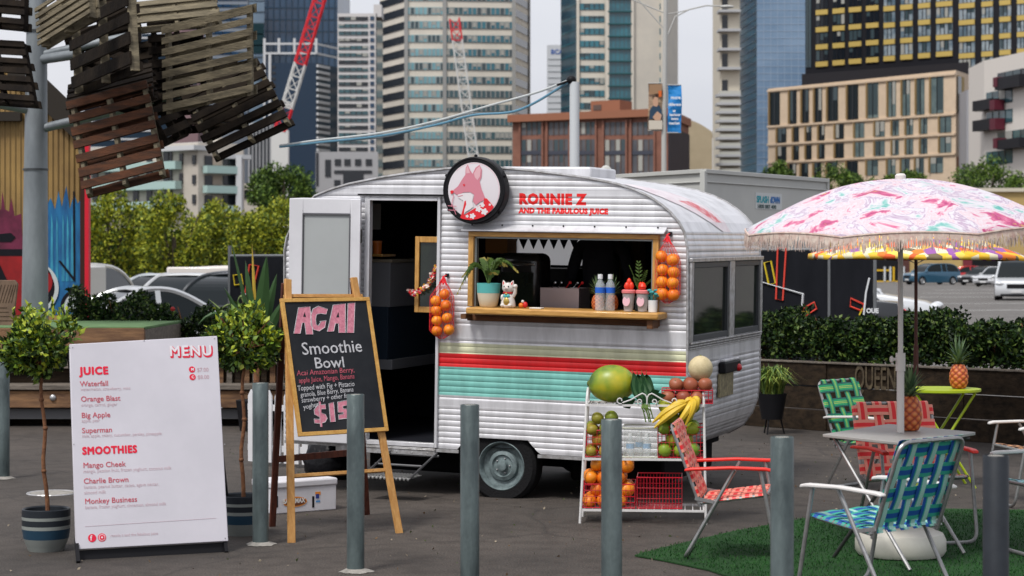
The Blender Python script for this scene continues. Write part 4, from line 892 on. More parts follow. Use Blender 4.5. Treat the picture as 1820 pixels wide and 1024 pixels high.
# ---------------------------------------------------------------- menu board
bl, br_ = P(135, 977, 11.22), P(407, 962, 11.55); tl_ = P(123, 612, 11.50)
MP = Plane(bl, br_, up=tl_ - bl); mq = [MP.uv(*p) for p in ((135, 977), (406, 962), (386, 597), (123, 612))]
mn = thing('menu_board', 'large white standing menu board with red headings and faded prices', 'menu board', loc=(bl.x, bl.y, 0))
b = MB(MP.M); quadslab(b, *mq, -.02, .002); panel = b.build('panel', M('menu_white', (.62, .60, .65), .4, col2=(.55, .535, .58), vs=1.6), mn, bevel=.004, clean=True)
b = MB(MP.M); quadslab(b, (mq[0][0] + .01, -.10), (mq[1][0] - .03, -.10), (mq[1][0] - .01, -.002), (mq[0][0] + .005, -.002), -.06, -.022); b.build('foot_rail', black_m, mn, bevel=.003)
for x, y, Yo in ((139, 1001, 0), (402, 982, 0)):
    f_ = G(x, y); a = MP.uv(x, y - 20); b = MB(); b.beam((f_.x, f_.y, .0), MP.pt(a[0], .06, -.04), .02, .03); b.build('foot', black_m, mn)
for q_ in (mq[3], mq[2]):
    top = MP.pt(q_[0] * .95, q_[1] * .96, -.03); b = MB(); b.beam(top, (top.x + .05, top.y + .55, .0), .02, .02); b.build('rear_strut', black_m, mn)
mred = M('menu_red', (.70, .012, .045), .5); mdul = M('menu_dull_red', (.52, .09, .12), .5); mfad = M('menu_faded', (.56, .42, .46), .5)
def mtext(s, x, y, px, mat, off=0, sx=1, w=.0032, spacing=1, rot=0):
    u, v = MP.uv(x, y); text(s, px * 11.35 / F, TR(MP, u, v, w, rot), mat, panel, bold=off, sx=sx, spacing=spacing, ext=.0003, res=3)
mtext('MENU', 302.5, 635, 27, mred, off=.0062, sx=.98, spacing=1.16); mtext('MENU', 301, 633, 27, M('menu_letter_white', (.72, .70, .73), .5), off=.0018, sx=.98, spacing=1.16, w=.0042)
mtext('JUICE', 142.5, 666, 19, mred, off=.0034, sx=.98, spacing=1.14); mtext('SMOOTHIES', 146.5, 808, 18.5, mred, off=.0032, sx=.88, spacing=1.14)
mtext('Waterfall', 142, 687, 13.5, mdul, off=.0004); mtext('Orange Blast', 143.5, 714, 13.5, mdul, off=.0004); mtext('Big Apple', 144.5, 743, 13.5, mdul, off=.0004); mtext('Superman', 145.5, 770, 13.5, mdul, off=.0004)
mtext('Mango Cheek', 147.5, 832, 13.5, mdul, off=.0004); mtext('Charlie Brown', 148.5, 860, 13.5, mdul, off=.0004); mtext('Monkey Business', 150.5, 896, 13.5, mdul, off=.0004)
for s, x, y, px in (('watermelon, strawberry, mint', 143, 695, 8.6), ('orange, carrot, ginger', 144, 723, 8.6), ('apple, pear', 145, 751, 8.6), ('kale, apple, celery, cucumber, parsley, pineapple', 146, 778, 8.6), ('mango, passion fruit, frozen yoghurt, coconut milk', 148, 841, 9), ('banana, peanut butter, cacao, agave nectar,', 149, 869, 9), ('almond milk', 149.5, 879, 9), ('banana, frozen yoghurt, cinnamon, almond milk', 151, 905, 8.8), ('ronnie z and the fabulous juice', 196, 955, 8)):
    mtext(s, x, y, px, mfad, sx=.86)
for i, (s, x, y) in enumerate((('$7.00', 350, 661), ('$8.00', 351, 674))): mtext(s, x, y, 10.5, M('menu_price', (.52, .34, .38), .5), sx=.92)
def disc(x, y, rpx, mat, w=.0035, s=None, sp=8, name='menu_badge'):
    u, v = MP.uv(x, y); T = TR(MP, u, v, w); b = MB(T); r = rpx * 11.35 / F; b.lathe([(0, 0), (r, 0), (r, .0006), (0, .0006)], 28); b.build(name, mat, panel)
    if s: text(s, sp * 11.35 / F, T @ Matrix.Translation((-.27 * sp * 11.35 / F, -.33 * sp * 11.35 / F, .001)), MATS['menu_letter_white'], panel, off=.0006, ext=.0002)
disc(341, 657, 5.8, mred, s='M', sp=7); disc(342, 670.5, 5.8, mred, s='C', sp=7); disc(163.5, 956.5, 7.2, mred, s='f', sp=13)
disc(181, 955.5, 7.2, mred); disc(181, 955.5, 5.6, MATS['menu_letter_white'], .0044); disc(181, 955.5, 4.6, mred, .0054); disc(181, 955.5, 1.7, MATS['menu_letter_white'], .0062)
u0, v0 = MP.uv(151, 936); u1, v1 = MP.uv(384, 921); b = MB(MP.M); b.beam((u0, v0, .0035), (u1, v1, .0035), .0016, .0006, up=(0, 0, 1)); b.build('rule_line', mfad, panel)
for x, y in ((129, 618), (256, 606), (381, 602), (140, 970), (400, 957), (394, 725), (131, 790), (399, 790)):
    u, v = MP.uv(x, y); b = MB(TR(MP, u, v, .003)); b.ball((0, 0, 0), (.004, .004, .002), 8, 5); b.build('screw', M('nut_steel', (.35, .35, .36), .4, .7), panel)
# ---------------------------------------------------------------- clipped potted trees
lf = [M('leaf_lime', (.34, .40, .03), .42), M('leaf_mid', (.12, .20, .02), .45), M('leaf_deep', (.04, .08, .016), .5), M('leaf_darkest', (.018, .038, .010), .5)]  # leaf tones from lime to near black, mixed at random
bark = M('slim_bark', (.22, .10, .045), .8, col2=(.12, .05, .025), vs=30, bump=.3)
pot_w = M('pot_offwhite', (.24, .26, .245), .4); pot_k = M('pot_black', (.022, .026, .032), .35); pot_b = M('pot_navy', (.018, .05, .085), .35)
def topiary(loc, crown, lab, n=3600, lean=(0, 0)):
    t = thing('potted_tree', lab, 'potted tree', loc=loc); W_ = Wm(t); k = 1.0
    for r0, r1, z0, z1, mt in ((.100, .112, 0, .03, pot_w), (.112, .128, .03, .07, pot_w), (.128, .136, .072, .125, pot_b), (.1362, .137, .127, .145, pot_w), (.137, .137, .147, .178, pot_k), (.137, .138, .18, .196, pot_w), (.138, .137, .198, .235, pot_k)):
        b = MB(W_); b.lathe([(r0, z0), (r0 + (r1 - r0) * .5, (z0 + z1) / 2), (r1, z1 + .002)], 40, cap=(z0 == 0)); p_ = b.build('pot' if z0 == 0 else 'pot_band', mt, t, smooth=True)
    b = MB(W_); b.lathe([(.137, .235), (.13, .242), (.122, .235), (.12, .2), (0, .205)], 40, cap=False); b.build('pot_rim', pot_k, t, smooth=True)
    b = MB(W_); b.lathe([(0, .212), (.121, .205)], 24); b.build('soil', M('soil', (.03, .02, .013), .95, bump=.6, bs=60), t)
    c = Vector(crown) - Vector(loc); pts = [Vector((0.01, 0, .2))]
    for i in range(1, 12): q = i / 12; pts.append(Vector((c.x * q ** 1.2 + .008 * math.sin(i * 1.3), c.y * q + .006 * math.cos(i), .2 + (c.z - .2) * q)))
    b = MB(W_); b.tube(pts + [c], [.013 - .004 * i / 12 for i in range(13)], 8)
    for i in (3, 6, 8): b.ball(pts[i] + Vector((0, 0, .01)), .016, 8, 5)
    for i in range(10):
        an = i * 2.4; q = c + Vector((math.cos(an) * .15, math.sin(an) * .14, random.uniform(-.08, .15))); b.tube([c - Vector((0, 0, .16)), c.lerp(q, .4) - Vector((0, 0, .03)), q], [.008, .006, .003], 5)
    b.build('trunk', bark, t, smooth=True)
    pt, out = crown_pts(Vector(loc) + c, (.225, .215, .20), n, clumps=34, cr=.34, shell=.5)
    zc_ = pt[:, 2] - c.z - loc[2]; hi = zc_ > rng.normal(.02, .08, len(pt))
    sh = np.array([Vector(loc) + c + Vector((math.cos(a) * .19 * k, math.sin(a) * .18 * k, .06 + .11 * (1 - k * .6) + q)) for a, k in [(random.uniform(0, 6.28), random.uniform(.2, 1)) for _ in range(14)] for q in [i * .011 for i in range(8)]])
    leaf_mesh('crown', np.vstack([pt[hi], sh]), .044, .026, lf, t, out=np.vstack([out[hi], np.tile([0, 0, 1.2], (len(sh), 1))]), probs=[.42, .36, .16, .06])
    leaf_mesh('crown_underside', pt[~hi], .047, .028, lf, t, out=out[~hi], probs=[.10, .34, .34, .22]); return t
topiary(G(82, 978), P(72, 612, 11.6), 'clipped potted tree left of the menu board in a banded pot')
topiary(G(430, 950), P(434, 606, 12.3), 'clipped potted tree right of the menu board in a banded pot', n=3200)
# ---------------------------------------------------------------- banana box, picket fence, rubbish bag
A_, B_ = G(485, 915), G(598, 906); BX = Plane(A_, B_); bxw = (B_ - A_).length; bxh = .215
bo = thing('fruit_box', 'white cardboard fruit carton with an orange oval logo behind the easel legs', 'box', M=BX.M @ Matrix.Rotation(R(-90), 4, 'X')); boxm = M('carton_white', (.66, .65, .68), .7, col2=(.58, .57, .6), vs=5)
b = MB(BX.M); b.box(0, bxw, .0, bxh - .035, -.28, 0); cart = b.build('carton', boxm, bo, bevel=.008, clean=True)
b = MB(BX.M); b.box(-.008, bxw + .008, bxh - .05, bxh, -.29, .008); b.build('lid', boxm, bo, bevel=.012, clean=True)
for x in (492, 556.5): u, v = BX.uv(x, 894); b = MB(BX.M); b.box(u - .008, u + .008, v - .03, v + .045, .001, .0022); b.build('handle_slot', black_m, cart, bevel=.004)
oro = M('logo_orange', (.75, .26, .03), .6); logob = M('logo_blue', (.10, .30, .60), .6)
def oval(x, y, rx, ry, mat, w):
    u, v = BX.uv(x, y); b = MB(BX.M @ Matrix.Translation((u, v, w))); b.lathe([(0, 0), (rx, 0), (rx, .0005), (0, .0005)], 32, sy=ry / rx); b.build('logo_oval', mat, cart)
oval(524, 892, .090, .034, oro, .0022); oval(524, 892, .082, .026, M('logo_brown', (.16, .05, .02), .6), .0030)
u, v = BX.uv(502, 895.5); text('BANAMAX', .042, TR(BX, u, v, .0038), M('logo_white', (.75, .72, .68), .6), cart, off=.0018, ext=.0003, sx=.82)
u, v = BX.uv(506, 886 - 3); text('- - - - -', .02, TR(BX, u, v, .0026), oro, cart, ext=.0003)
u, v = BX.uv(507, 905); text('~ premium fruit ~', .02, TR(BX, u, v, .0026), logob, cart, ext=.0003) if False else None
for (x, y, w_, h_, m_) in ((565, 877, .02, .022, oro), (564, 882, .012, .03, M('logo_navy', (.03, .05, .25), .6)), (565, 891, .016, .012, logob)):
    u, v = BX.uv(x, y); b = MB(BX.M); b.box(u - w_, u + w_, v - h_ / 2, v + h_ / 2, .0012, .002 + (.0008 if h_ > .025 else 0)); b.build('logo_mark', m_, cart)
pf = thing('picket_fence', 'low white picket fence panel behind the chalkboard easel', 'fence', loc=G(520, 832)); fm = M('fence_white', (.68, .68, .70), .5, var=.1, vs=6)
A_, B_ = G(440, 826), G(618, 838); FP = Plane(A_, B_); L_ = (B_ - A_).length; n = 11
for i in range(n):
    u = (i + .5) * L_ / n; b = MB(FP.M); hh = .62; b.prism([(u - .03, .03), (u + .03, .03), (u + .03, hh - .05), (u, hh), (u - .03, hh - .05)], 0, .016); b.build('picket', fm, pf, bevel=.002)
for z in (.12, .45): b = MB(FP.M); b.box(0, L_, z, z + .05, -.02, -.001); b.build('fence_rail', fm, pf)
gb = G(590, 850); bm_ = M('bag_black', (.010, .010, .012), .28, bump=.9, bs=9)
bg = thing('rubbish_bag', 'tied black rubbish bag slumped behind the easel', 'bag', loc=gb); b = MB(Wm(bg)); b.lathe([(0, 0), (.17, .0), (.215, .06), (.22, .15), (.17, .25), (.09, .31), (.03, .345), (.025, .36), (.05, .40), (.03, .41), (0, .37)], 30, sy=.7); f = b.build('bag_body', bm_, bg, smooth='all')
for v in f.data.vertices:
    a = math.atan2(v.co.y, v.co.x); k = 1 + .10 * math.sin(5 * a + v.co.z * 14) + .06 * math.sin(11 * a - v.co.z * 30); v.co.x *= k; v.co.y *= k
b = MB(Wm(bg)); b.tube([(.035 * math.cos(i), .03 * math.sin(i), .347) for i in [k * .63 for k in range(10)]], .008, 5, closed=True); b.build('knot', bm_, bg, smooth=True)
# ---------------------------------------------------------------- fruit stand
RA = Plane((.43, 12.83, 0), (.43 + math.cos(R(5)), 12.83 - math.sin(R(5)), 0))
RK = Matrix(((RA.ex.x, -RA.n.x, 0, RA.p0.x), (RA.ex.y, -RA.n.y, 0, RA.p0.y), (0, 0, 1, 0), (0, 0, 0, 1)))
rk = thing('fruit_stand', 'white wire three tier stand carrying fruit in front of the caravan', 'stand', M=RK); wm = M('stand_white', (.68, .67, .66), .4, var=.12, vs=20)
def rz(x, y, v=0): return RA.uv(x, y, -v)
zT, zM, zBt = rz(1150, 719)[1], rz(1150, 815)[1], rz(1150, 906)[1]; W_r = rz(1252, 815)[0]; DP = .34
for x0, x1 in ((0, .045), (W_r + .01, W_r - .005)):
    s2 = 1 if x1 > x0 else -1
    pts = [(x0, 0, 0), (x0 + (x1 - x0) * .95, .03, zT + .03)] + [(x1, DP / 2 - (DP / 2 - .035) * math.cos(a), zT + .035 + .055 * math.sin(a)) for a in [R(20 + 20 * i) for i in range(8)]] + [(x0 + (x1 - x0) * .9, DP - .03, zT + .03), (x0, DP, 0)]
    b = MB(RK); b.tube(pts, .0085, 8); b.build('side_hoop', wm, rk, smooth=True)
for z in (zT, zM, zBt):
    b = MB(RK); q_ = .04 if z == zT else .02 if z == zM else .004
    b.box(q_, W_r, .0, .012, z - .014, z); b.box(q_, W_r, DP - .012, DP, z - .014, z)
    for i in range(16): x = q_ + (W_r - q_) * (i + .5) / 16; b.box(x - .003, x + .003, .012, DP - .012, z - .007, z - .001)
    b.box(q_, q_ + .01, .012, DP - .012, z - .012, z); b.box(W_r - .01, W_r, .012, DP - .012, z - .012, z); b.build('shelf', wm, rk)
def scr(c, r, a0, a1, n=12, sp=.0): return [(c[0] + (r - sp * i / n) * math.cos(R(a0 + (a1 - a0) * i / n)), -.004, c[1] + (r - sp * i / n) * math.sin(R(a0 + (a1 - a0) * i / n))) for i in range(n + 1)]
mx_ = rz(1150, 719)[0]
for sg_ in (-1, 1):
    def m(p): return (mx_ + sg_ * (p[0]), p[1], zT + p[2])
    b = MB(RK); b.tube([m(p) for p in [(.155, -.004, .01), (.10, -.004, .03), (.05, -.004, .060), (.03, -.004, .070), (.012, -.004, .062), (.002, -.004, .045), (.0, -.004, .02), (.0, -.004, 0)]], .0045, 6)
    b.tube([m(p) for p in scr((.17, .024), .022, -120, 200, 14, .012)], .004, 6); b.tube([m(p) for p in scr((.045, .018), .018, -60, 250, 14, .010)], .004, 6); b.build('scroll', wm, rk, smooth=True)
red_wire = M('basket_red_wire', (.50, .008, .025), .4)
def basket(x0, x1, y0, y1, v0, v1, lab, z0, nx=12, nz=4, flare=0):
    a, c = rz(x0, y1, v0), rz(x1, y0, v0); W2, H2 = c[0] - a[0], c[1] - z0; o = thing('wire_basket', lab, 'basket', M=RK @ Matrix.Translation((a[0], v0, z0 + .002))); T = Wm(o); D2 = v1 - v0
    for k in range(2):
        b = MB(T); z = .004 if k == 0 else H2; b.tube([(0, 0, z), (W2, 0, z), (W2, D2, z), (0, D2, z)], .004 if k else .003, 6, closed=True); b.build('rim' if k else 'base_ring', red_wire, o)
    b = MB(T)
    for i in range(1, nz): z = H2 * i / nz; b.tube([(0, 0, z), (W2, 0, z), (W2, D2, z), (0, D2, z)], .0022, 5, closed=True)
    for i in range(nx + 1): x = W2 * i / nx; b.tube([(x, 0, H2), (x, 0, .004), (x, D2, .004), (x, D2, H2)], .0016, 4)
    for i in range(1, 8): y = D2 * i / 8; b.tube([(0, y, H2), (0, y, .004), (W2, y, .004), (W2, y, H2)], .0016, 4)
    b.build('wire_mesh', red_wire, o); return o, a[0], W2, D2, H2
_or(M('lime_peel', (.2, .3, .02), .4), (.14, .26, .02), (.42, .42, .03)); _or(M('mango_peel', (.3, .3, .03), .4), (.16, .20, .02), (.42, .24, .03)); _or(M('pome_peel', (.3, .05, .03), .4), (.22, .035, .02), (.40, .15, .07))
def heap(proto_name, r, mat, box, n, lab, group, cat, z0, sz=.95, wob=.03, top=0, seed=3, jit=.25):
    "fruit piled in rows inside a basket: (x0, x1, y0, y1) of the stand"
    rd = random.Random(seed); x0, x1, y0, y1 = box; pts = []; z = z0 + r; layer = 0
    while len(pts) < n and layer < 9:
        off = r * (layer % 2); y = y0 + r + off * .6
        while y <= y1 - r + 1e-3 and len(pts) < n:
            x = x0 + r + off
            while x <= x1 - r + 1e-3 and len(pts) < n: pts.append((x + rd.uniform(-1, 1) * r * jit * .5, y + rd.uniform(-1, 1) * r * jit * .3, z + rd.uniform(-.5, .6) * r * jit)); x += 2.02 * r
            y += 1.8 * r
        z += 1.62 * r; layer += 1
    pr = None
    for p in pts:
        w_ = RK @ Vector(p)
        if pr is None: pr = fruit_proto(proto_name, r, mat, wob=wob, sz=sz, label=lab, cat=cat); o = pr
        else: o = dup(pr)
        o.location = w_; o.rotation_euler = (rd.uniform(-.8, .8), rd.uniform(-.8, .8), rd.uniform(0, 6)); k = rd.uniform(.9, 1.08); o.scale = (k, k, k * rd.uniform(.92, 1.05)); tag(o, lab, cat, group)
# top: papaya, leafy greens, basket with pomegranates and melon
pap_m = bpy.data.materials.new('papaya_skin'); pap_m.use_nodes = True
def _pap(m, A, B_, C_, sc=3.2):
    t = m.node_tree; b = t.nodes['Principled BSDF']; b.inputs['Roughness'].default_value = .38; tc = t.nodes.new('ShaderNodeTexCoord'); n = t.nodes.new('ShaderNodeTexNoise'); n.inputs['Scale'].default_value = sc; n.inputs['Detail'].default_value = 6
    r = t.nodes.new('ShaderNodeValToRGB'); e = r.color_ramp.elements; e[0].position = .36; e[0].color = (*A, 1); e[1].position = .68; e[1].color = (*C_, 1); k = e.new(.5); k.color = (*B_, 1)
    t.links.new(tc.outputs['Object'], n.inputs['Vector']); t.links.new(n.outputs['Fac'], r.inputs[0]); t.links.new(r.outputs[0], b.inputs['Base Color'])
_pap(pap_m, (.05, .12, .015), (.22, .30, .02), (.46, .40, .02), 5)
a = rz(1088, 682, .15); o = thing('papaya', 'huge green and yellow papaya lying on the top shelf of the fruit stand', 'papaya', M=RK @ Matrix.Translation((a[0], .15, a[1]))); b = MB(Wm(o)); b.ball((0, 0, 0), (.152, .118, .120), 32, 20, wob=.012, seed=2); b.build('papaya_flesh', pap_m, o, smooth='all'); b = MB(Wm(o)); b.ball((-.150, 0, .0), (.012, .02, .02), 8, 6); b.build('stalk_end', MATS['stalk_green'], o)
a = rz(1138, 700, .16); o = thing('leafy_greens', 'dark bunch of leafy greens with pale stems hanging over the top shelf', 'vegetables', M=RK @ Matrix.Translation((a[0], .05, zT)))
kal = [M('kale_dark', (.012, .045, .016), .5), M('kale_mid', (.022, .075, .022), .5)]
for i in range(11):
    t = i / 10; ex = -.05 + .12 * t - .02; b = MB(Wm(o)); rd = random.Random(i); x_b = .03 + .03 * t; x_t = -.06 + .10 * t; zt_ = .17 + .05 * math.sin(i * 2.1)
    x_c = .002 + .0048 * i + .006 * math.sin(i * 2.7); b.tube([(x_c + .03, -.06 - .006 * (i % 2), -.045 - .022 * ((i * 7) % 4)), (x_c + .01, -.07, -.02), (x_b - .005, -.03, .02), (x_t, .05, zt_ * .6), (x_t, .06, zt_)], [.0042, .0036, .003, .002, .0015], 6); b.build('stem', M('stem_green', (.10, .17, .035), .5), o)
    b = MB(Wm(o)); c0 = Vector((x_t, .04 - .03 * (i % 3), zt_ * .62)); nn = 12
    for s2 in (-1, 1):
        for j in range(nn):
            q = j / (nn - 1); p = Vector((x_b, -.03, .01)).lerp(Vector((x_t, .05, zt_)), q); w2 = .042 * math.sin(math.pi * min(1, q + .12)) ** .7; wv = .006 * math.sin(j * 1.3 + i)
            if j: b.m = i % 2; b.add([pv, p, p + Vector((s2 * w2, -.02 + wv, wv)), pe], [(0, 1, 2, 3)])
            pv = p; pe = p + Vector((s2 * w2, -.02 + wv, wv))
    b.build('leaf', kal, o, smooth='all')
for k, (dx, dz) in enumerate(((-.12, -.03), (-.08, -.05), (.10, .06), (.13, .03))):
    b = MB(Wm(o)); c0 = Vector((dx * .3, -.02, .03)); e_ = Vector((dx * 1.3, -.05, dz + .03)); s2 = Vector((0, -.01, .035)); m_ = c0.lerp(e_, .5); b.add([c0, m_ + s2, e_, m_ - s2], [(0, 1, 2, 3)]); b.build('leaf', kal, o)
bk, bx0, bW, bD, bH = basket(1176, 1267, 695, 718, .03, .30, 'red wire basket of pomegranates on the top shelf of the fruit stand', zT, nz=3)
heap('pomegranate', .045, MATS['pome_peel'], (bx0, bx0 + bW, .0, .29), 14, 'red brown pomegranate piled in the top shelf wire basket', 'pomegranates in the top basket', 'pomegranate', zT, wob=.04)
a = rz(1245, 655, .14); o = thing('melon', 'large pale cream melon resting on top of the pomegranates', 'melon', M=RK @ Matrix.Translation((a[0], .14, a[1]))); b = MB(Wm(o)); b.ball((0, 0, 0), (.079, .079, .082), 28, 18, wob=.008); b.build('melon_skin', M('melon_cream', (.60, .50, .30), .55, col2=(.50, .42, .24), vs=30, bump=.15, bs=90), o, smooth='all'); b = MB(Wm(o)); b.ball((0, 0, .082), (.008, .008, .006), 8, 5); b.build('melon_scar', MATS['stalk_green'], o)
# middle shelf
bk, bx0, bW, bD, bH = basket(1169, 1252, 760, 815, .02, .30, 'red wire basket of limes under the bananas on the middle shelf', zM)
heap('lime', .044, MATS['lime_peel'], (bx0 + .0, bx0 + bW + .01, .0, .29), 34, 'green citrus fruit piled in the wire basket under the bananas', 'limes in the middle basket', 'lime', zM, seed=5)
a = rz(1212, 733, .05); o = thing('bananas', 'bunch of yellow bananas lying on top of the limes', 'bananas', M=RK @ Matrix.Translation((a[0] + .01, .03, a[1] - .02)) @ Matrix.Scale(1.22, 4))
bnm = M('banana_yellow', (.72, .48, .035), .45, col2=(.60, .42, .04), vs=12); W_ = Wm(o)
for i, (ex, ez, dy, bz) in enumerate(((-.16, -.035, -.03, .04), (-.12, -.02, .0, .06), (-.15, -.06, -.05, .02), (-.04, -.05, -.07, .06), (.01, -.045, -.06, .09), (.045, .0, -.03, .09), (-.06, .0, .02, .08))):
    st = Vector((.035, 0, .075)); en = Vector((ex, dy, ez)); pts = []
    for j in range(9): q = j / 8; p = st.lerp(en, q); p += Vector((.03 if ex > -.1 else 0, -.02, bz * .5)) * math.sin(math.pi * q); pts.append(p)
    b = MB(W_); b.tube(pts, [.007, .012, .0165, .0185, .019, .0185, .016, .010, .004], 7); b.build('banana', bnm, o, smooth=True)
b = MB(W_); b.tube([(.03, 0, .065), (.04, .005, .10)], [.014, .009], 8); b.build('banana_stalk', M('banana_tip', (.30, .22, .04), .6), o)
bk, bx0, bW, bD, bH = basket(1039, 1098, 766, 815, .02, .30, 'red wire basket of green mangoes at the left of the middle shelf', zM, nx=8)
heap('mango', .042, MATS['mango_peel'], (bx0, bx0 + bW, .0, .29), 20, 'green yellow mango piled in the left basket of the middle shelf', 'mangoes in the left basket', 'mango', zM, seed=8)
o = thing('plastic_crate', 'clear plastic crate of water bottles in the centre of the middle shelf', 'crate', M=RK @ Matrix.Translation((rz(1107, 815)[0], .02, zM + .002))); a, c = rz(1107, 812, .02), rz(1168, 762, .02); W2, H2 = c[0] - a[0], c[1] - zM; T = Wm(o)
cl = M('crate_clear', (.62, .66, .62), .2, alpha=.16); 
for k in ((0, W2, 0, .004), (0, W2, .26, .264)): b = MB(T); b.box(*k, .0, H2); b.build('crate_wall', cl, o)
for k in ((0, .004), (W2 - .004, W2)): b = MB(T); b.box(*k, .005, .259, 0, H2); b.build('crate_wall', cl, o)
b = MB(T); b.tube([(0, 0, H2), (W2, 0, H2), (W2, .264, H2), (0, .264, H2)], .005, 6, closed=True); b.build('crate_rim', M('crate_cream', (.55, .56, .46), .5), o); b = MB(T); b.tube([(0, 0, .004), (W2, 0, .004), (W2, .264, .004), (0, .264, .004)], .005, 6, closed=True); b.build('crate_base', M('crate_cream', (.55, .56, .46), .5), o)
for i, (x, y, l) in enumerate(((.045, .06, 'left water bottle standing in the clear crate of the fruit stand'), (.15, .07, 'right water bottle standing in the clear crate of the fruit stand'), (.10, .18, 'rear water bottle standing in the clear crate of the fruit stand'))):
    o = thing('water_bottle', l, 'bottle', M=RK @ Matrix.Translation((rz(1107, 815)[0] + x, .02 + y, zM + .006)), group='bottles in the crate'); b = MB(Wm(o)); b.lathe([(0, 0), (.026, 0), (.027, .09), (.014, .12), (.012, .13)], 14); b.build('bottle_body', MATS['clear_plastic'], o, smooth=True); b = MB(Wm(o)); b.lathe([(.0275, .05), (.0275, .08)], 14, cap=False); b.build('bottle_label', M('label_pale_blue', (.25, .45, .70), .4), o); b = MB(Wm(o)); b.lathe([(.014, .128), (.014, .145), (0, .146)], 12); b.build('cap', MATS['cap_white'], o)
# bottom shelf
bk, bx0, bW, bD, bH = basket(1035, 1128, 862, 908, .02, .32, 'red wire basket of oranges at the left of the bottom shelf', zBt)
heap('orange', .046, orange_m, (bx0, bx0 + bW + .01, .02, .31), 36, 'orange piled in the bottom shelf wire basket of the fruit stand', 'oranges in the bottom basket', 'orange', zBt, seed=4)
basket(1132, 1212, 850, 908, .02, .30, 'empty red wire basket at the right of the bottom shelf', zBt, nx=14, nz=3)
# ---------------------------------------------------------------- turf
turf_m = M('turf', (.022, .100, .020), .9, col2=(.010, .048, .010), vs=2.2, bump=.9, bs=220)
tp = [G(1128, 990), G(1180, 999), G(1260, 1016), G(1420, 1070), Vector((4.5, 8.8, 0)), Vector((5.2, 13.2, 0)), G(1560, 905), G(1480, 915), G(1300, 948), G(1180, 976)]
b = MB(); b.add([(p.x, p.y, .004) for p in tp] + [(p.x, p.y, .012) for p in tp], [tuple(range(10, 20))] + [(i, (i + 1) % 10, 10 + (i + 1) % 10, 10 + i) for i in range(10)]); tf = b.build('turf_mat', turf_m, at=(2.5, 11, 0)); tag(tf, 'green artificial grass mat laid under the cafe tables', 'turf mat')
n = 26000; x = rng.uniform(.7, 4.0, n); y = rng.uniform(9.8, 13.4, n)
def inpoly(x, y, poly):
    c = np.zeros(len(x), bool); j = len(poly) - 1
    for i in range(len(poly)):
        xi, yi, xj, yj = poly[i].x, poly[i].y, poly[j].x, poly[j].y
        c ^= ((yi > y) != (yj > y)) & (x < (xj - xi) * (y - yi) / (yj - yi + 1e-12) + xi); j = i
    return c
k = inpoly(x, y, tp); pos = np.stack([x[k], y[k], np.full(k.sum(), .012)], 1)
tag(leaf_mesh('turf_pile', pos, .016, .006, [M('pile_a', (.025, .10, .02), .9), M('pile_b', (.012, .055, .012), .9)], None, up=2.5, at=(2.5, 11, .012)), kind='stuff')
# ---------------------------------------------------------------- webbed folding chairs
alu = M('tube_aluminium', (.36, .36, .36), .42, .7, var=.25, vs=30); whp = M('arm_white', (.66, .64, .62), .45); redp = M('arm_red', (.72, .03, .02), .4)
def rpath(p, r=.05, n=5):
    "polyline with rounded corners"
    out = [Vector(p[0])]
    for i in range(1, len(p) - 1):
        a, c, e = Vector(p[i - 1]), Vector(p[i]), Vector(p[i + 1]); u = (a - c).normalized(); v = (e - c).normalized(); q = min(r, (a - c).length / 2, (e - c).length / 2)
        for k in range(n + 1): t = k / n; out.append((c + u * q) * (1 - t) ** 2 + c * 2 * t * (1 - t) + (c + v * q) * t * t)
    out.append(Vector(p[-1])); return out
def webs(name, T, W, H, nx, ny, sw, lv, lh, mats, parent):
    b = MB(T)
    def strip(fn, L, w, lanes, par, m_, cross):
        st = []; N = max(10, m_ * 6)
        for k in range(N + 1):
            t = k / N; ph = cross(t); z = .0035 * ph; st.append((t * L, z))
        st = [(-.012, -.012)] + st + [(L + .012, -.012)]
        for (s0, z0), (s1, z1) in zip(st, st[1:]):
            for a, c, mi in lanes: b.m = mi; b.add([fn(s0, (a - .5) * w, z0), fn(s0, (c - .5) * w, z0), fn(s1, (c - .5) * w, z1), fn(s1, (a - .5) * w, z1)], [(0, 1, 2, 3)])
    for i in range(nx):
        xc = (i + .5) * W / nx; strip(lambda s, o_, z: (xc + o_, s, z), H, sw, lv, i, ny, lambda t: math.cos(math.pi * (t * ny - .5 + i)) )
    for j in range(ny):
        yc = (j + .5) * H / ny; strip(lambda s, o_, z: (s, yc + o_, z), W, sw, lh, j, nx, lambda t: -math.cos(math.pi * (t * nx - .5 + j)))
    o = b.build(name, mats, parent); sm = o.modifiers.new('thick', 'SOLIDIFY'); sm.thickness = .0014; return o
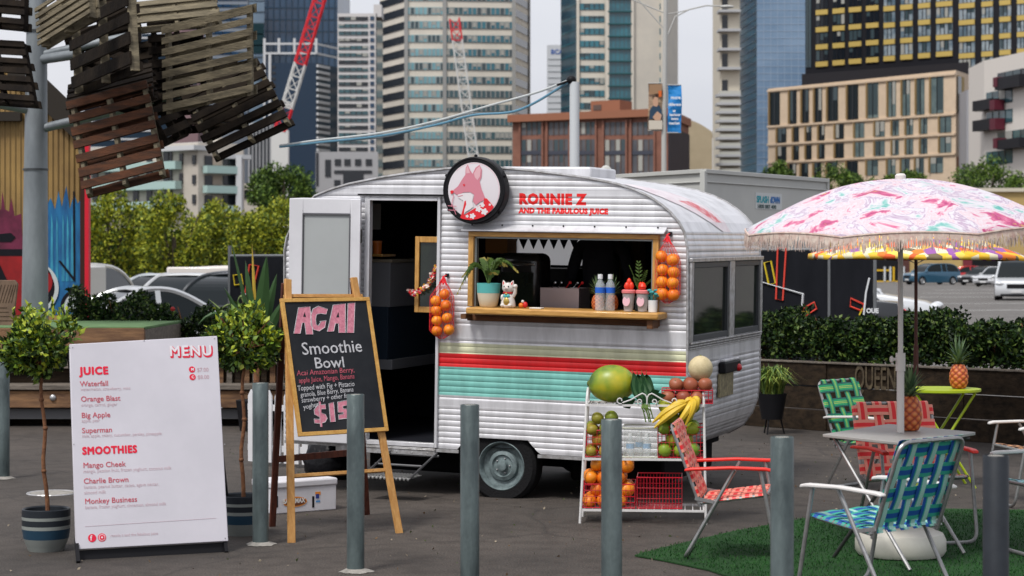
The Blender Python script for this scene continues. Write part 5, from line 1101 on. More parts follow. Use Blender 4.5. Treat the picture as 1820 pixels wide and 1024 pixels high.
def lawn_chair(loc, th, lab, lv, lh, mats, arm, group='webbed folding chairs', nb=(5, 5), ns=(5, 4), sw=.062, s=1.0, frame=None):
    o = thing('folding_chair', lab, 'chair', loc=loc, rot=R(th), group=group); T = Wm(o) @ Matrix.Scale(s, 4); frame = frame or alu; hw = .25
    b = MB(T); b.tube(rpath([(-hw, .19, .33), (-hw, -.21, .385), (hw, -.21, .385), (hw, .19, .33)], .05), .011, 8); b.build('seat_frame', frame, o, smooth=True)
    b = MB(T); b.tube(rpath([(-hw, .18, .31), (-hw, .35, .78), (hw, .35, .78), (hw, .18, .31)], .07), .011, 8); b.build('back_frame', frame, o, smooth=True)
    for sx in (-1, 1):
        x = sx * (hw + .028); b = MB(T)
        pr = [(-.235, .540), (-.20, .548), (.0, .552), (.24, .540), (.27, .532), (.27, .518), (.22, .522), (0, .534), (-.20, .528), (-.24, .522)]
        b.prism(pr, -.022, .022, M=Matrix.Translation((x, 0, 0)) @ Matrix(((0, 0, 1, 0), (1, 0, 0, 0), (0, 1, 0, 0), (0, 0, 0, 1)))); b.build('armrest', arm, o, bevel=.006, clean=True)
    b = MB(T); x = hw + .026; b.tube(rpath([(-x, -.17, .535), (-x, -.27, .012), (x, -.27, .012), (x, -.17, .535)], .07), .011, 8); b.build('front_leg_loop', frame, o, smooth=True)
    x = hw + .012; b = MB(T); b.tube(rpath([(-x, -.02, .53), (-x, .27, .012), (x, .27, .012), (x, -.02, .53)], .07), .011, 8); b.build('rear_leg_loop', frame, o, smooth=True)
    for sx in (-1, 1): b = MB(T); b.beam((sx * (hw + .013), .21, .36), (sx * (hw + .013), .10, .34), .006, .02); b.tube([(sx * (hw - .02), .185, .335), (sx * (hw + .03), .185, .335)], .007, 8); b.build('hinge', alu, o)
    S = T @ Matrix.Translation((-hw + .0, -.205, .397)) @ Matrix.Rotation(math.atan2(-.055, .40), 4, 'X'); webs('seat_webbing', S, 2 * hw, .38, ns[0], ns[1], sw, lv, lh, mats, o)
    a = math.atan2(.47, .17); Bk = T @ Matrix.Translation((-hw, .186, .345)) @ Matrix.Rotation(a, 4, 'X'); 
    webs('back_webbing', Bk @ Matrix.Translation((0, .01, .012)), 2 * hw, .455, nb[0], nb[1], sw, lv, lh, mats, o); return o
g1, g2, g3 = M('web_green', (.012, .30, .12), .5), M('web_teal_dark', (.008, .10, .085), .5), M('web_lime', (.42, .52, .10), .5)
r1, r2 = M('web_red', (.75, .025, .03), .5), M('web_salmon', (.80, .30, .22), .5)
b1, b2, b3, b4 = M('web_blue', (.012, .085, .34), .5), M('web_sea', (.04, .36, .27), .5), M('web_mint', (.36, .64, .56), .5), M('web_sky', (.25, .50, .62), .5)
o1, o2 = M('web_tan', (.55, .26, .10), .5), M('web_brown', (.16, .07, .03), .5)
L3 = [(0, .3, 1), (.3, .7, 0), (.7, 1, 1)]; L5 = [(0, .16, 1), (.16, .38, 0), (.38, .45, 2), (.45, .55, 0), (.55, .62, 2), (.62, .84, 0), (.84, 1, 1)]
lawn_chair((1.245, 11.36, .014), 80, 'red and salmon webbed folding chair with red arms beside the fruit stand', L3, L3, [r1, r2], redp, ns=(5, 5), s=.94)
lawn_chair((1.80, 10.02, .014), 221, 'blue and green webbed folding chair with its back to the camera', [(0, .50, 2), (.50, .64, 1), (.64, 1, 0)], [(0, .30, 1), (.30, .70, 0), (.70, 1, 1)], [b1, b2, b3], whp, nb=(6, 4), sw=.066, ns=(5, 5))
lawn_chair((2.38, 11.98, .014), 12, 'red and salmon webbed folding chair behind the grey square table', L3, L3, [r1, r2], redp)
lawn_chair((2.66, 14.76, 0), 47, 'green webbed folding chair with white arms by the timber planter wall', L5, L5, [g1, g2, g3], whp, nb=(4, 4), sw=.068)
lawn_chair((3.60, 13.9, 0), -82, 'tan webbed folding chair with white arms at the right edge', L3, L3, [o1, o2], whp)
lawn_chair((3.07, 11.5, .014), -75, 'sky blue webbed folding chair seat at the right edge behind the dark bollard', [(0, .5, 0), (.5, 1, 1)], [(0, .5, 0), (.5, 1, 1)], [b4, b3], whp)
# ---------------------------------------------------------------- tables, pineapples
tbz = .70; tL, tF, tR = Vector((1.72, 11.22, tbz)), Vector((2.10, 10.63, tbz)), Vector((2.60, 11.36, tbz)); tB = tL + tR - tF; tc_ = (tL + tR) / 2
t = thing('square_table', 'pale grey square folding table with the parasol pole beside the pineapple', 'table', loc=(tc_.x, tc_.y, .014)); b = MB()
b.add([p + Vector((0, 0, -.018)) for p in (tL, tF, tR, tB)] + [p for p in (tL, tF, tR, tB)], [(0, 3, 2, 1), (4, 5, 6, 7), (0, 1, 5, 4), (1, 2, 6, 5), (2, 3, 7, 6), (3, 0, 4, 7)]); b.build('tabletop', M('table_grey', (.34, .33, .31), .45, col2=(.29, .28, .265), vs=4), t, bevel=.004, clean=True)
dk = M('leg_dark', (.06, .06, .06), .4, .5)
for p, q in ((tL, tF), (tB, tR)):
    b = MB(); pp_, qq = p.lerp(tc_, .15), q.lerp(tc_, .15); b.tube([pp_ - Vector((0, 0, .02)), (qq.x, qq.y, .02)], .011, 8); b.build('leg', alu, t); b = MB(); b.tube([qq - Vector((0, 0, .02)), (pp_.x, pp_.y, .02)], .011, 8); b.build('leg', dk, t)
b = MB(); b.tube([(tL.lerp(tB, .1)) - Vector((0, 0, .03)), tR.lerp(tF, .1) - Vector((0, 0, .03))], .010, 8); b.build('brace', dk, t)
pineapple('pineapple', 'large red brown pineapple standing on the grey square table', Vector((G(1622, 768, tbz).x, G(1622, 766, tbz).y, tbz + .001)), .195, .066, .175, leaves=60)
lime_t = M('lime_table_paint', (.36, .46, .015), .4); lc = G(1672, 691, .72)
t = thing('round_table', 'lime green round metal folding table by the planter wall', 'table', loc=(lc.x, lc.y, 0)); W_ = Wm(t); b = MB(W_); b.lathe([(0, .70), (.285, .70), (.292, .706), (.292, .722), (.285, .722), (0, .720)], 48); b.build('tabletop', lime_t, t, smooth=True)
for sx in (-1, 1):
    for sy in (-.16, .16): b = MB(W_); b.tube([(sx * .22, sy, .70), (-sx * .22, sy, .0)], .010, 6); b.build('leg', lime_t, t)
pineapple('pineapple', 'red brown pineapple standing on the lime green round table', Vector((G(1694, 688, .722).x, lc.y - .02, .723)), .18, .068, .20, rot=1)
# ---------------------------------------------------------------- parasols
def parasol(name, lab, loc, apex, R_, drop, tilt, cmat, n=8, fringe=None, frm=None, pole_r=(.021, .0145), joint=None, sub=10, valance=0, polemat=None, rot=0, base=True, fr=(.10, 1100)):
    o = thing(name, lab, 'parasol', loc=loc); W_ = Wm(o); C0 = W_ @ Matrix.Translation((0, 0, apex)) @ Matrix.Rotation(R(tilt[0]), 4, 'Y') @ Matrix.Rotation(R(tilt[1]), 4, 'X') @ Matrix.Rotation(rot, 4, 'Z')
    def cp(t, a):
        k = (a / (2 * math.pi) * n) % 1; m_ = abs(k - .5) * 2; sc_ = 1 - .045 * (1 - m_ ** 2) * t; rr = R_ * t * sc_; z = -drop * (t ** 2.1) - .020 * (1 - m_ ** 2) * math.sin(math.pi * t) * 1.1 + .02 * (1 - m_ ** 2) * t ** 4; return Vector((rr * math.cos(a), rr * math.sin(a), z))
    seg = n * sub; vs = []; fs = []; ring = 16
    for i in range(ring + 1):
        for j in range(seg): vs.append(cp(max(.004, i / ring), 2 * math.pi * j / seg))
    for i in range(ring):
        for j in range(seg): j2 = (j + 1) % seg; fs.append((i * seg + j, i * seg + j2, (i + 1) * seg + j2, (i + 1) * seg + j))
    if valance:
        for j in range(seg): p = vs[ring * seg + j]; k = (j / sub) % 1; vs.append(p * 1.004 + Vector((0, 0, -valance * (.75 + .25 * math.sin(math.pi * k)))))
        i = ring
        for j in range(seg): j2 = (j + 1) % seg; fs.append((i * seg + j, i * seg + j2, (i + 1) * seg + j2, (i + 1) * seg + j))
    b = MB(C0); b.add(vs, fs); c = b.build('canopy', cmat, o, smooth='all'); sm = c.modifiers.new('thick', 'SOLIDIFY'); sm.thickness = .002
    for k in range(n):
        a = 2 * math.pi * k / n; b = MB(C0); b.tube([cp(t_ / 8 * .98 + .01, a) - Vector((0, 0, .008)) for t_ in range(9)], .0035, 5); b.build('rib', M('rib_steel', (.45, .45, .45), .4, .7), o)
    if fringe:
        fv = []; ff = []; rd = random.Random(5)
        for k in range(fr[1]):
            a = 2 * math.pi * k / fr[1] + rd.uniform(0, .004); p = cp(1, a); tg = Vector((-math.sin(a), math.cos(a), 0)) * .0030; L_ = fr[0] * rd.uniform(.72, 1.1); sw_ = rd.uniform(-.016, .016); ou = Vector((math.cos(a), math.sin(a), 0))
            q1 = p + Vector((0, 0, -L_ * .5)) + ou * .006 + tg * sw_ * 120; q2 = p + Vector((0, 0, -L_)) + ou * rd.uniform(-.006, .012) + tg * sw_ * 300; b0 = len(fv)
            fv += [p - tg, p + tg, q1 + tg, q1 - tg, q2 + tg * .5, q2 - tg * .5]; ff += [(b0, b0 + 1, b0 + 2, b0 + 3), (b0 + 3, b0 + 2, b0 + 4, b0 + 5)]
        b = MB(C0); b.add(fv, ff); f = b.build('fringe', fringe, o); b = MB(C0); b.tube([cp(1.0, 2 * math.pi * j / seg) for j in range(seg)], .006, 5, closed=True); b.build('fringe_band', fringe, f)
    b = MB(C0); b.lathe([(.012, -.02), (.03, -.004), (.03, .018), (.02, .028), (0, .030)], 16); b.build('finial', polemat, o, smooth=True)
    jz = joint or .95; b = MB(W_); b.tube([(0, 0, .02), (0, 0, jz)], pole_r[0], 14); b.build('lower_pole', polemat, o, smooth=True)
    top = (W_.inverted() @ C0) @ Vector((0, 0, -.01)); b = MB(W_); b.tube([(0, 0, jz), (top.x, top.y, top.z)], pole_r[1], 12); b.build('upper_pole', polemat, o, smooth=True)
    if joint: b = MB(W_); b.tube([(0, 0, jz - .03), (0, 0, jz + .07)], pole_r[0] * 1.3, 12); b.tube([(-.045, 0, jz + .035), (.012, 0, jz + .035)], .009, 8); b.ball((-.05, 0, jz + .035), (.012, .02, .02), 8, 6); b.build('pole_clamp', polemat, o, smooth=True)
    b = MB(W_)
    for k in range(n): a = 2 * math.pi * k / n + rot; p = (W_.inverted() @ C0) @ cp(.5, 2 * math.pi * k / n); b.tube([(top.x * .6, top.y * .6, apex - .28), p - Vector((0, 0, .012))], .003, 4)
    b.build('stretchers', MATS['rib_steel'], o); return o
def print_mat(name, stops, sc, dist=3.0, rough=.7):
    m = bpy.data.materials.new(name); m.use_nodes = True; t = m.node_tree; b = t.nodes['Principled BSDF']; b.inputs['Roughness'].default_value = rough; tc = t.nodes.new('ShaderNodeTexCoord')
    n1 = t.nodes.new('ShaderNodeTexNoise'); n1.inputs['Scale'].default_value = sc * .7; n1.inputs['Distortion'].default_value = dist; n1.inputs['Detail'].default_value = 5; n1.inputs['Roughness'].default_value = .62
    r = t.nodes.new('ShaderNodeValToRGB'); r.color_ramp.interpolation = 'LINEAR'; e = r.color_ramp.elements
    e[0].position = stops[0][0]; e[0].color = (*stops[0][1], 1); e[1].position = stops[-1][0]; e[1].color = (*stops[-1][1], 1)
    for p, c in stops[1:-1]: k = e.new(p); k.color = (*c, 1)
    t.links.new(tc.outputs['Object'], n1.inputs['Vector']); t.links.new(n1.outputs['Fac'], r.inputs[0]); t.links.new(r.outputs[0], b.inputs['Base Color']); return m
floral = print_mat('pink_floral_print', [(.30, (.08, .34, .31)), (.36, (.28, .48, .45)), (.39, (.54, .53, .56)), (.43, (.60, .58, .62)), (.465, (.38, .27, .38)), (.49, (.61, .58, .62)), (.53, (.60, .44, .48)), (.56, (.60, .57, .60)), (.60, (.55, .14, .25)), (.66, (.34, .03, .14)), (.73, (.68, .42, .16))], 7.5, .5)
yel = bpy.data.materials.new('yellow_floral_print'); yel.use_nodes = True
def _yel(m):
    t = m.node_tree; b = t.nodes['Principled BSDF']; b.inputs['Roughness'].default_value = .7; tc = t.nodes.new('ShaderNodeTexCoord'); v = t.nodes.new('ShaderNodeTexVoronoi'); v.inputs['Scale'].default_value = 11
    r = t.nodes.new('ShaderNodeValToRGB'); r.color_ramp.interpolation = 'CONSTANT'; e = r.color_ramp.elements; cols = [(.80, .46, .02), (.75, .20, .02), (.72, .66, .45), (.30, .10, .35), (.80, .52, .04), (.78, .12, .02), (.16, .12, .06), (.80, .60, .10)]
    e[0].position = 0; e[0].color = (*cols[0], 1); e[1].position = .13; e[1].color = (*cols[1], 1)
    for i, c in enumerate(cols[2:]): k = e.new(.26 + i * .125); k.color = (*c, 1)
    sp_ = t.nodes.new('ShaderNodeSeparateColor'); t.links.new(tc.outputs['Object'], v.inputs['Vector']); t.links.new(v.outputs['Color'], sp_.inputs[0]); t.links.new(sp_.outputs[0], r.inputs[0]); t.links.new(r.outputs[0], b.inputs['Base Color'])
_yel(yel)
UC = Vector((2.175, 11.34, .014)); wp = M('pole_white', (.62, .58, .55), .4)
ap = CH + (470 - 322) * UC.y / F
parasol('parasol', 'large pink and white floral parasol with a cream fringe over the grey table', UC, ap, .91, .285, (-1.6, 3.0), floral, fringe=M('fringe_cream', (.66, .56, .48), .8, col2=(.50, .34, .29), vs=30), polemat=wp, joint=CH - (650 - 470) * UC.y / F - .014, rot=.25, fr=(.092, 1600))
ub = thing('weighted_drum', 'round white plastic parasol base under the grey table', 'parasol base', loc=UC); b = MB(Wm(ub)); b.lathe([(.10, 0), (.235, .004), (.252, .03), (.252, .09), (.235, .125), (.19, .145), (.07, .155), (.04, .175), (.035, .24), (0, .24)], 40, cap=False); b.build('base_drum', M('drum_white', (.60, .58, .52), .4, col2=(.50, .48, .42), vs=5), ub, smooth=True); b = MB(Wm(ub)); b.lathe([(.03, .20), (.045, .215), (.045, .235), (.03, .25)], 14); b.build('base_collar', whp, ub, smooth=True)
parasol('parasol', 'yellow and orange floral parasol on a brown pole behind the pink parasol', Vector(((1628 - CX) * 17.3 / F, 17.3, 0)), CH + (470 - 411) * 17.3 / F, .95, .22, (.5, 0), yel, n=6, polemat=M('pole_brown', (.09, .03, .022), .5), rot=.5, valance=.04)
# ---------------------------------------------------------------- steel pole hung with pallets
galv = M('galvanised', (.30, .33, .35), .5, .35, col2=(.17, .19, .205), vs=3, stretch=(1, 1, .35), bump=.1, bs=20, lo=.3, hi=.7)
PY = 22.4; a0, a1 = P(62, 560, PY), P(66, -60, PY)
pol = thing('steel_pole', 'tall galvanised steel pole rising behind the turf topped planter', 'pole', loc=(a0.x, PY, 0)); b = MB(); b.tube([(a0.x, PY, 0), (a0.x, PY, a0.z), (a1.x, PY, a1.z)], [.148, .146, .105], 24); b.build('shaft', galv, pol, smooth=True)
for y in (57, 303): p = P(63, y, PY); b = MB(); r_ = .128 if y < 100 else .14; b.tube([p, p + Vector((0, 0, .02))], r_, 24); b.build('joint_ring', M('ring_dark', (.08, .085, .09), .5, .4), pol)
for p, q, r in (((64, 107), (140, 96), .055), ((60, 232), (330, 168), .05), ((62, 196), (-30, 178), .06), ((60, 20), (-30, 12), .06), ((60, 145), (-10, 150), .05), ((62, 100), (250, 60), .045)):
    b = MB(); b.tube([P(*p, PY), P(*q, PY - .3)], r, 12); b.build('arm', galv, pol, smooth=True)
pal_a = M('pallet_pale', (.22, .185, .12), .85, col2=(.085, .072, .048), vs=3.5, stretch=(1, 1, 5), bump=.5, bs=25); pal_b = M('pallet_brown_shaded', (.085, .030, .012), .9, col2=(.028, .013, .007), vs=3.5, stretch=(1, 1, 5), bump=.5, bs=25); pal_c = M('pallet_shaded', (.022, .016, .011), .9, col2=(.009, .007, .006), vs=3.5, bump=.4, bs=25)  # shade of the undersides is darkened into the brown and dark timber
def pallet(lab, tl, tr, bl, ys, mat, nb=7, th=.13, side=1, stm=None):
    A, B_, C_ = P(*tl, ys[0]), P(*tr, ys[1]), P(*bl, ys[2]); ex = B_ - A; ey = C_ - A; W2, H2 = ex.length, ey.length; ex.normalize(); n = ex.cross(-ey).normalized(); ey = (ey.normalized()); T = Matrix(((ex.x, ey.x, -n.x * side, A.x), (ex.y, ey.y, -n.y * side, A.y), (ex.z, ey.z, -n.z * side, A.z), (0, 0, 0, 1)))
    o = thing('pallet', lab, 'pallet', loc=A, group='timber pallets hung around the steel pole'); rd = random.Random(int(tl[0] * 7 + tl[1])); bh = H2 / nb
    for k in range(3): x = (.02, W2 / 2 - .02, W2 - .06)[k]; b = MB(T); b.box(x, x + .04, 0, H2, .022, th - .022); b.build('stringer', stm or mat, o, bevel=.003)
    for i in range(nb): y = i * bh + rd.uniform(0, .012); b = MB(T); b.box(-.01, W2 + .01, y, y + bh * rd.uniform(.56, .70), rd.uniform(-.003, 0), .02); b.build('board', mat, o, bevel=.002)
    for i in range(4): y = i * (H2 - .09) / 3; b = MB(T); b.box(-.01, W2 + .01, y, y + .09, th - .022, th); b.build('board', mat, o)
pallet('pale weathered pallet facing the street, nearest of those hung on the pole', (288, 46), (446, 8), (291, 205), (20.6, 20.3, 20.8), pal_a, 8)
pallet('rust brown pallet hanging lowest in front of the red post', (118, 180), (258, 142), (148, 345), (20.9, 20.7, 20.5), pal_b, 7, stm=pal_a)
pallet('dark pallet tilted out to the right with its corner under the cable', (322, 168), (455, 103), (374, 278), (21.5, 21.2, 20.9), pal_c, 6, stm=pal_a)
pallet('upright pallet seen from its edge with a wide pale side plank', (120, 10), (222, -46), (128, 168), (21.6, 20.0, 21.4), pal_c, 5, stm=pal_a)
pallet('pale pallet cut by the top of the picture next to the pole', (62, 14), (152, -44), (68, 84), (20.4, 19.9, 20.3), pal_a, 6)
pallet('pale pallet lying behind the nearest pallet at the top', (226, -24), (374, -40), (238, 46), (21.9, 21.8, 21.5), pal_a, 5)
pallet('dark pallet left of the pole at mid height', (-70, 66), (40, 72), (-52, 176), (21.4, 21.0, 21.0), pal_c, 7)
pallet('dark pallet left of the pole at the top of the picture', (-60, -60), (44, -52), (-64, 40), (21.4, 21.0, 21.2), pal_c, 6)
pallet('dark pallet turned edge on beneath the upright pallet', (130, 70), (232, 96), (150, 178), (22.4, 22.0, 22.1), pal_c, 5)
pallet('dark pallet behind the nearest pallet at mid height', (200, 84), (318, 62), (222, 196), (22.3, 22.2, 21.9), pal_c, 6)
pallet('dark pallet behind the corner of the pale nearest pallet', (288, 120), (420, 108), (300, 232), (22.3, 22.1, 22.0), pal_c, 6)
pallet('dark pallet high behind the upright pallet', (96, -30), (226, -60), (110, 74), (22.6, 22.4, 22.3), pal_c, 6)
pallet('dark pallet standing almost edge on between the rust brown and the nearest pallet', (214, 96), (262, 80), (300, 250), (21.9, 22.6, 21.3), pal_c, 8)
pallet('dark pallet tipped flat above the rust brown pallet', (122, 150), (268, 112), (118, 196), (21.9, 21.7, 20.9), pal_c, 5)
pallet('dark pallet directly behind the nearest pallet at its left edge', (262, 40), (356, 30), (270, 150), (22.0, 21.9, 21.9), pal_c, 5)
# ---------------------------------------------------------------- painted shed
SY = 25.5; SP = Plane(P(-160, 560, SY), P(160, 560, SY)); SP = Plane((SP.p0.x, SY, 0), (SP.p0.x + 1, SY, 0)); su = lambda x, y: SP.uv(x, y)
shd = thing('painted_shed', 'ochre corrugated shed with blue and red spray painting and a red corner post', 'shed', loc=(P(40, 470, SY).x, SY, 0))
och = bpy.data.materials.new('ochre_sheet'); och.use_nodes = True
def _corrv(m, c1, c2, sc=14.0):
    t = m.node_tree; b = t.nodes['Principled BSDF']; b.inputs['Roughness'].default_value = .6; tc = t.nodes.new('ShaderNodeTexCoord'); wv = t.nodes.new('ShaderNodeTexWave'); wv.bands_direction = 'X'; wv.inputs['Scale'].default_value = sc / 3
    n = t.nodes.new('ShaderNodeTexNoise'); n.inputs['Scale'].default_value = 1.3; n.inputs['Detail'].default_value = 6; r = t.nodes.new('ShaderNodeValToRGB'); r.color_ramp.elements[0].position = .35; r.color_ramp.elements[0].color = (*c2, 1); r.color_ramp.elements[1].position = .65; r.color_ramp.elements[1].color = (*c1, 1)
    bp = t.nodes.new('ShaderNodeBump'); bp.inputs['Strength'].default_value = .8; bp.inputs['Distance'].default_value = .03
    t.links.new(tc.outputs['Object'], wv.inputs['Vector']); t.links.new(tc.outputs['Object'], n.inputs['Vector']); t.links.new(n.outputs['Fac'], r.inputs[0]); t.links.new(r.outputs[0], b.inputs['Base Color']); t.links.new(wv.outputs['Fac'], bp.inputs['Height']); t.links.new(bp.outputs[0], b.inputs['Normal']); return m
_corrv(och, (.36, .225, .07), (.20, .12, .04))
rf = [su(-160, 150), su(30, 118), su(150, 236)]
fp5 = [(su(-160, 0)[0], 0), (su(150, 0)[0], 0), rf[2], rf[1], rf[0]]; b = MB(SP.M); b.add([(x, y, 0) for x, y in fp5] + [(x - 3.2, y, -6) for x, y in fp5], [(0, 1, 2, 3, 4), (9, 8, 7, 6, 5)] + [(i, 5 + i, 5 + (i + 1) % 5, (i + 1) % 5) for i in range(5)]); b.build('wall', och, shd)
b = MB(SP.M); b.beam((*rf[1], .06), (rf[2][0] + .1, rf[2][1] - .08, .06), .3, .05, up=(0, 0, 1)); b.build('roof_edge', M('roof_dark', (.035, .03, .025), .7), shd)
b = MB(SP.M); b.box(*[su(-160, 0)[0], su(40, 0)[0]], su(0, 216)[1], su(0, 200)[1], .01, .12); b.build('canopy_beam', MATS['roof_dark'], shd)
gmats = {'r': M('spray_red', (.34, .010, .012), .5, var=.5, vs=2), 'b': M('spray_blue', (.015, .16, .36), .5, col2=(.01, .07, .20), vs=4, stretch=(3, 1, .6)), 'c': M('spray_cyan', (.05, .34, .48), .5, col2=(.02, .16, .3), vs=5, stretch=(3, 1, .5)), 'k': M('spray_black', (.01, .01, .014), .6), 'w': M('spray_white', (.50, .55, .55), .5), 'm': M('spray_magenta', (.18, .02, .06), .5, var=.6, vs=3)}
gl_ = [0]
def spray(k, pts, lay):
    b = MB(SP.M); q = [su(*p) for p in pts]; b.add([(*p, .004 + .004 * lay) for p in q], [tuple(range(len(q)))]); b.build('spray_paint', gmats[k], shd)
spray('b', [(82, 560), (82, 368), (90, 352), (98, 372), (104, 340), (110, 368), (118, 330), (124, 372), (132, 345), (138, 362), (146, 352), (146, 560)], 0)
for x in (92, 101, 112, 120, 128): spray('c', [(x - 2.5, 500), (x - 1, 400), (x, 380), (x + 2, 400), (x + 3, 500)], 1)
spray('m', [(-20, 430), (-20, 380), (2, 372), (4, 340), (9, 372), (16, 376), (20, 352), (26, 384), (38, 380), (42, 460), (-20, 470)], 0)
spray('r', [(-40, 455), (44, 455), (44, 560), (-40, 560)], 1)
spray('k', [(-20, 418), (20, 414), (28, 422), (20, 430), (-20, 430)], 2); spray('k', [(-20, 443), (40, 443), (40, 455), (-20, 455)], 2); spray('k', [(-20, 455), (0, 470), (14, 500), (4, 505), (-20, 470)], 3)
def arc(cx, cy, r0, r1, a0, a1, n=16): return [(cx + r1 * math.cos(R(a0 + (a1 - a0) * i / n)), cy + r1 * math.sin(R(a0 + (a1 - a0) * i / n))) for i in range(n + 1)] + [(cx + r0 * math.cos(R(a1 + (a0 - a1) * i / n)), cy + r0 * math.sin(R(a1 + (a0 - a1) * i / n))) for i in range(n + 1)]
spray('k', arc(62, 512, 0, 36, -75, 75), 3); spray('r', arc(62, 500, 0, 32, -70, 60), 4); spray('w', arc(58, 512, 40, 47, -62, 65), 4); spray('k', arc(140, 545, 26, 32, 150, 290), 4); spray('w', arc(140, 545, 0, 26, 150, 285), 3)
spray('k', [(104, 464), (108, 463), (134, 496), (132, 500)], 3); spray('k', [(130, 340), (133, 340), (134, 500), (131, 500)], 2)
b = MB(SP.M); b.box(su(146, 0)[0], su(154, 0)[0], 0, su(150, 240)[1], .0, .12); b.build('corner_board', M('post_brown', (.05, .02, .015), .7), shd)
b = MB(SP.M); b.box(su(154, 0)[0], su(161, 0)[0], 0, su(150, 235)[1], .0, .12); b.build('corner_post', M('post_red', (.62, .01, .03), .5), shd)
# ---------------------------------------------------------------- planters and walls
slp = wood('sleeper', (.26, .14, .065), (.10, .05, .028), st=(1, 6, 8), vs=3, bump=.5); slpd = wood('sleeper_dark', (.045, .030, .018), (.014, .010, .007), st=(.7, 5, 7), vs=3, bump=.5); slg = wood('sleeper_grey', (.20, .17, .14), (.10, .085, .07), st=(1, 6, 8), vs=3, bump=.5)
def wallbox(pl, name, x0, x1, z0, z1, w0, w1, mat, parent, bev=.006): b = MB(pl.M); b.box(x0, x1, z0, z1, w0, w1); return b.build(name, mat, parent, bevel=bev)
DP_ = Plane((P(-160, 500, 20.65).x, 20.65, 0), (P(256, 500, 20.65).x, 20.65, 0)); e1, e2 = DP_.uv(256, 600)[0], DP_.uv(520, 600)[0]; zt_ = DP_.uv(100, 581)[1]; zf = DP_.uv(100, 628)[1]
dk_ = thing('turf_topped_planter', 'timber planter platform topped with green turf beside the steel pole', 'planter', loc=(DP_.p0.x + 1, 20.65, 0))
wallbox(DP_, 'fascia', 0, e1, zf, zt_ - .01, -.08, 0, slp, dk_); wallbox(DP_, 'fascia_grey', 0, e1, zf - .16, zf - .01, -.10, -.02, slg, dk_); wallbox(DP_, 'base_wall', 0, e1, 0, zf - .17, -.3, -.12, slpd, dk_)
wallbox(DP_, 'turf_top', 0, e1, zt_ - .03, zt_, -2.6, -.002, M('turf_pale', (.12, .22, .09), .9, var=.3, vs=4), dk_); wallbox(DP_, 'side_board', e1 - .06, e1, 0, zt_ - .03, -2.6, -.09, slg, dk_)
bz1, bz0 = DP_.uv(100, 692)[1], DP_.uv(100, 722)[1]
bn = thing('bench_beam', 'long timber seat beam with a steel bolt under the turf topped planter', 'bench', loc=(DP_.p0.x + 1, 20.5, 0)); wallbox(DP_, 'seat', 0, e2, bz1 + .01, bz1 + .06, -.09, .28, slg, bn); wallbox(DP_, 'beam', 0, e2, bz0, bz1, .05, .25, slp, bn); wallbox(DP_, 'lower_rail', 0, e2, bz0 - .12, bz0 - .01, .0, .18, M('grey_rail', (.10, .10, .105), .7), bn)
u, v = DP_.uv(104, 704); b = MB(DP_.M @ Matrix.Translation((u, v, .25))); b.ball((0, 0, .005), (.035, .035, .02), 12, 8); b.build('bolt', M('bolt_steel', (.45, .45, .45), .35, .8), bn, smooth=True)
for x in (-1, 3): b = MB(DP_.M); b.box(e2 / 2 + x - .1, e2 / 2 + x + .1, 0, bz0 - .13, .02, .16); b.build('support', black_m, bn)
pw = thing('low_planter', 'low slatted timber planter between the turf planter and the caravan', 'planter', loc=(P(380, 500, 20.8).x, 20.8, 0)); wallbox(DP_, 'wall_top', e1 + .01, e2 + 1.6, .62, .72, -.16, -.04, slg, pw)
for i in range(34): x = e1 + .03 + i * (e2 + 1.5 - e1) / 34; wallbox(DP_, 'slat', x, x + .055, .30, .62, -.13, -.10, (slg, slpd, slp)[i % 3], pw, .002)
wallbox(DP_, 'wall_base', e1 + .01, e2 + 1.6, 0, .61, -.22, -.14, slpd, pw)
# right-hand sleeper wall
RW = Plane((P(1250, 500, 21.0).x, 21.0, 0), (P(1840, 500, 18.25).x, 18.25, 0)); LW = (RW.uv(1840, 600)[0] + .8); zr = RW.uv(1500, 646)[1]
rw = thing('sleeper_wall', 'dark timber sleeper wall behind the cafe tables with faded painted letters', 'wall', loc=(RW.p0.x + 2, 20, 0))
for i, (z0, z1) in enumerate(((0, .20), (.212, .43), (.442, zr - .012))): 
    for k in range(3): wallbox(RW, 'sleeper', k * LW / 3 + (.006 if k else 0), (k + 1) * LW / 3, z0, z1, -.09, -.012 * ((i + k) % 2), slpd, rw)
wallbox(RW, 'cap_board', 0, LW, zr - .011, zr + .004, -.12, .014, slg, rw, .002)
fp = M('faded_letters', (.115, .088, .052), .85, col2=(.04, .03, .02), vs=14)
u, v = RW.uv(1519, 690); f_ = text('QUEEN', .32, TR(RW, u, v, .004), fp, rw, off=.004, sx=.46, ext=.001); f_['label'] = 'faded tan painted letters'
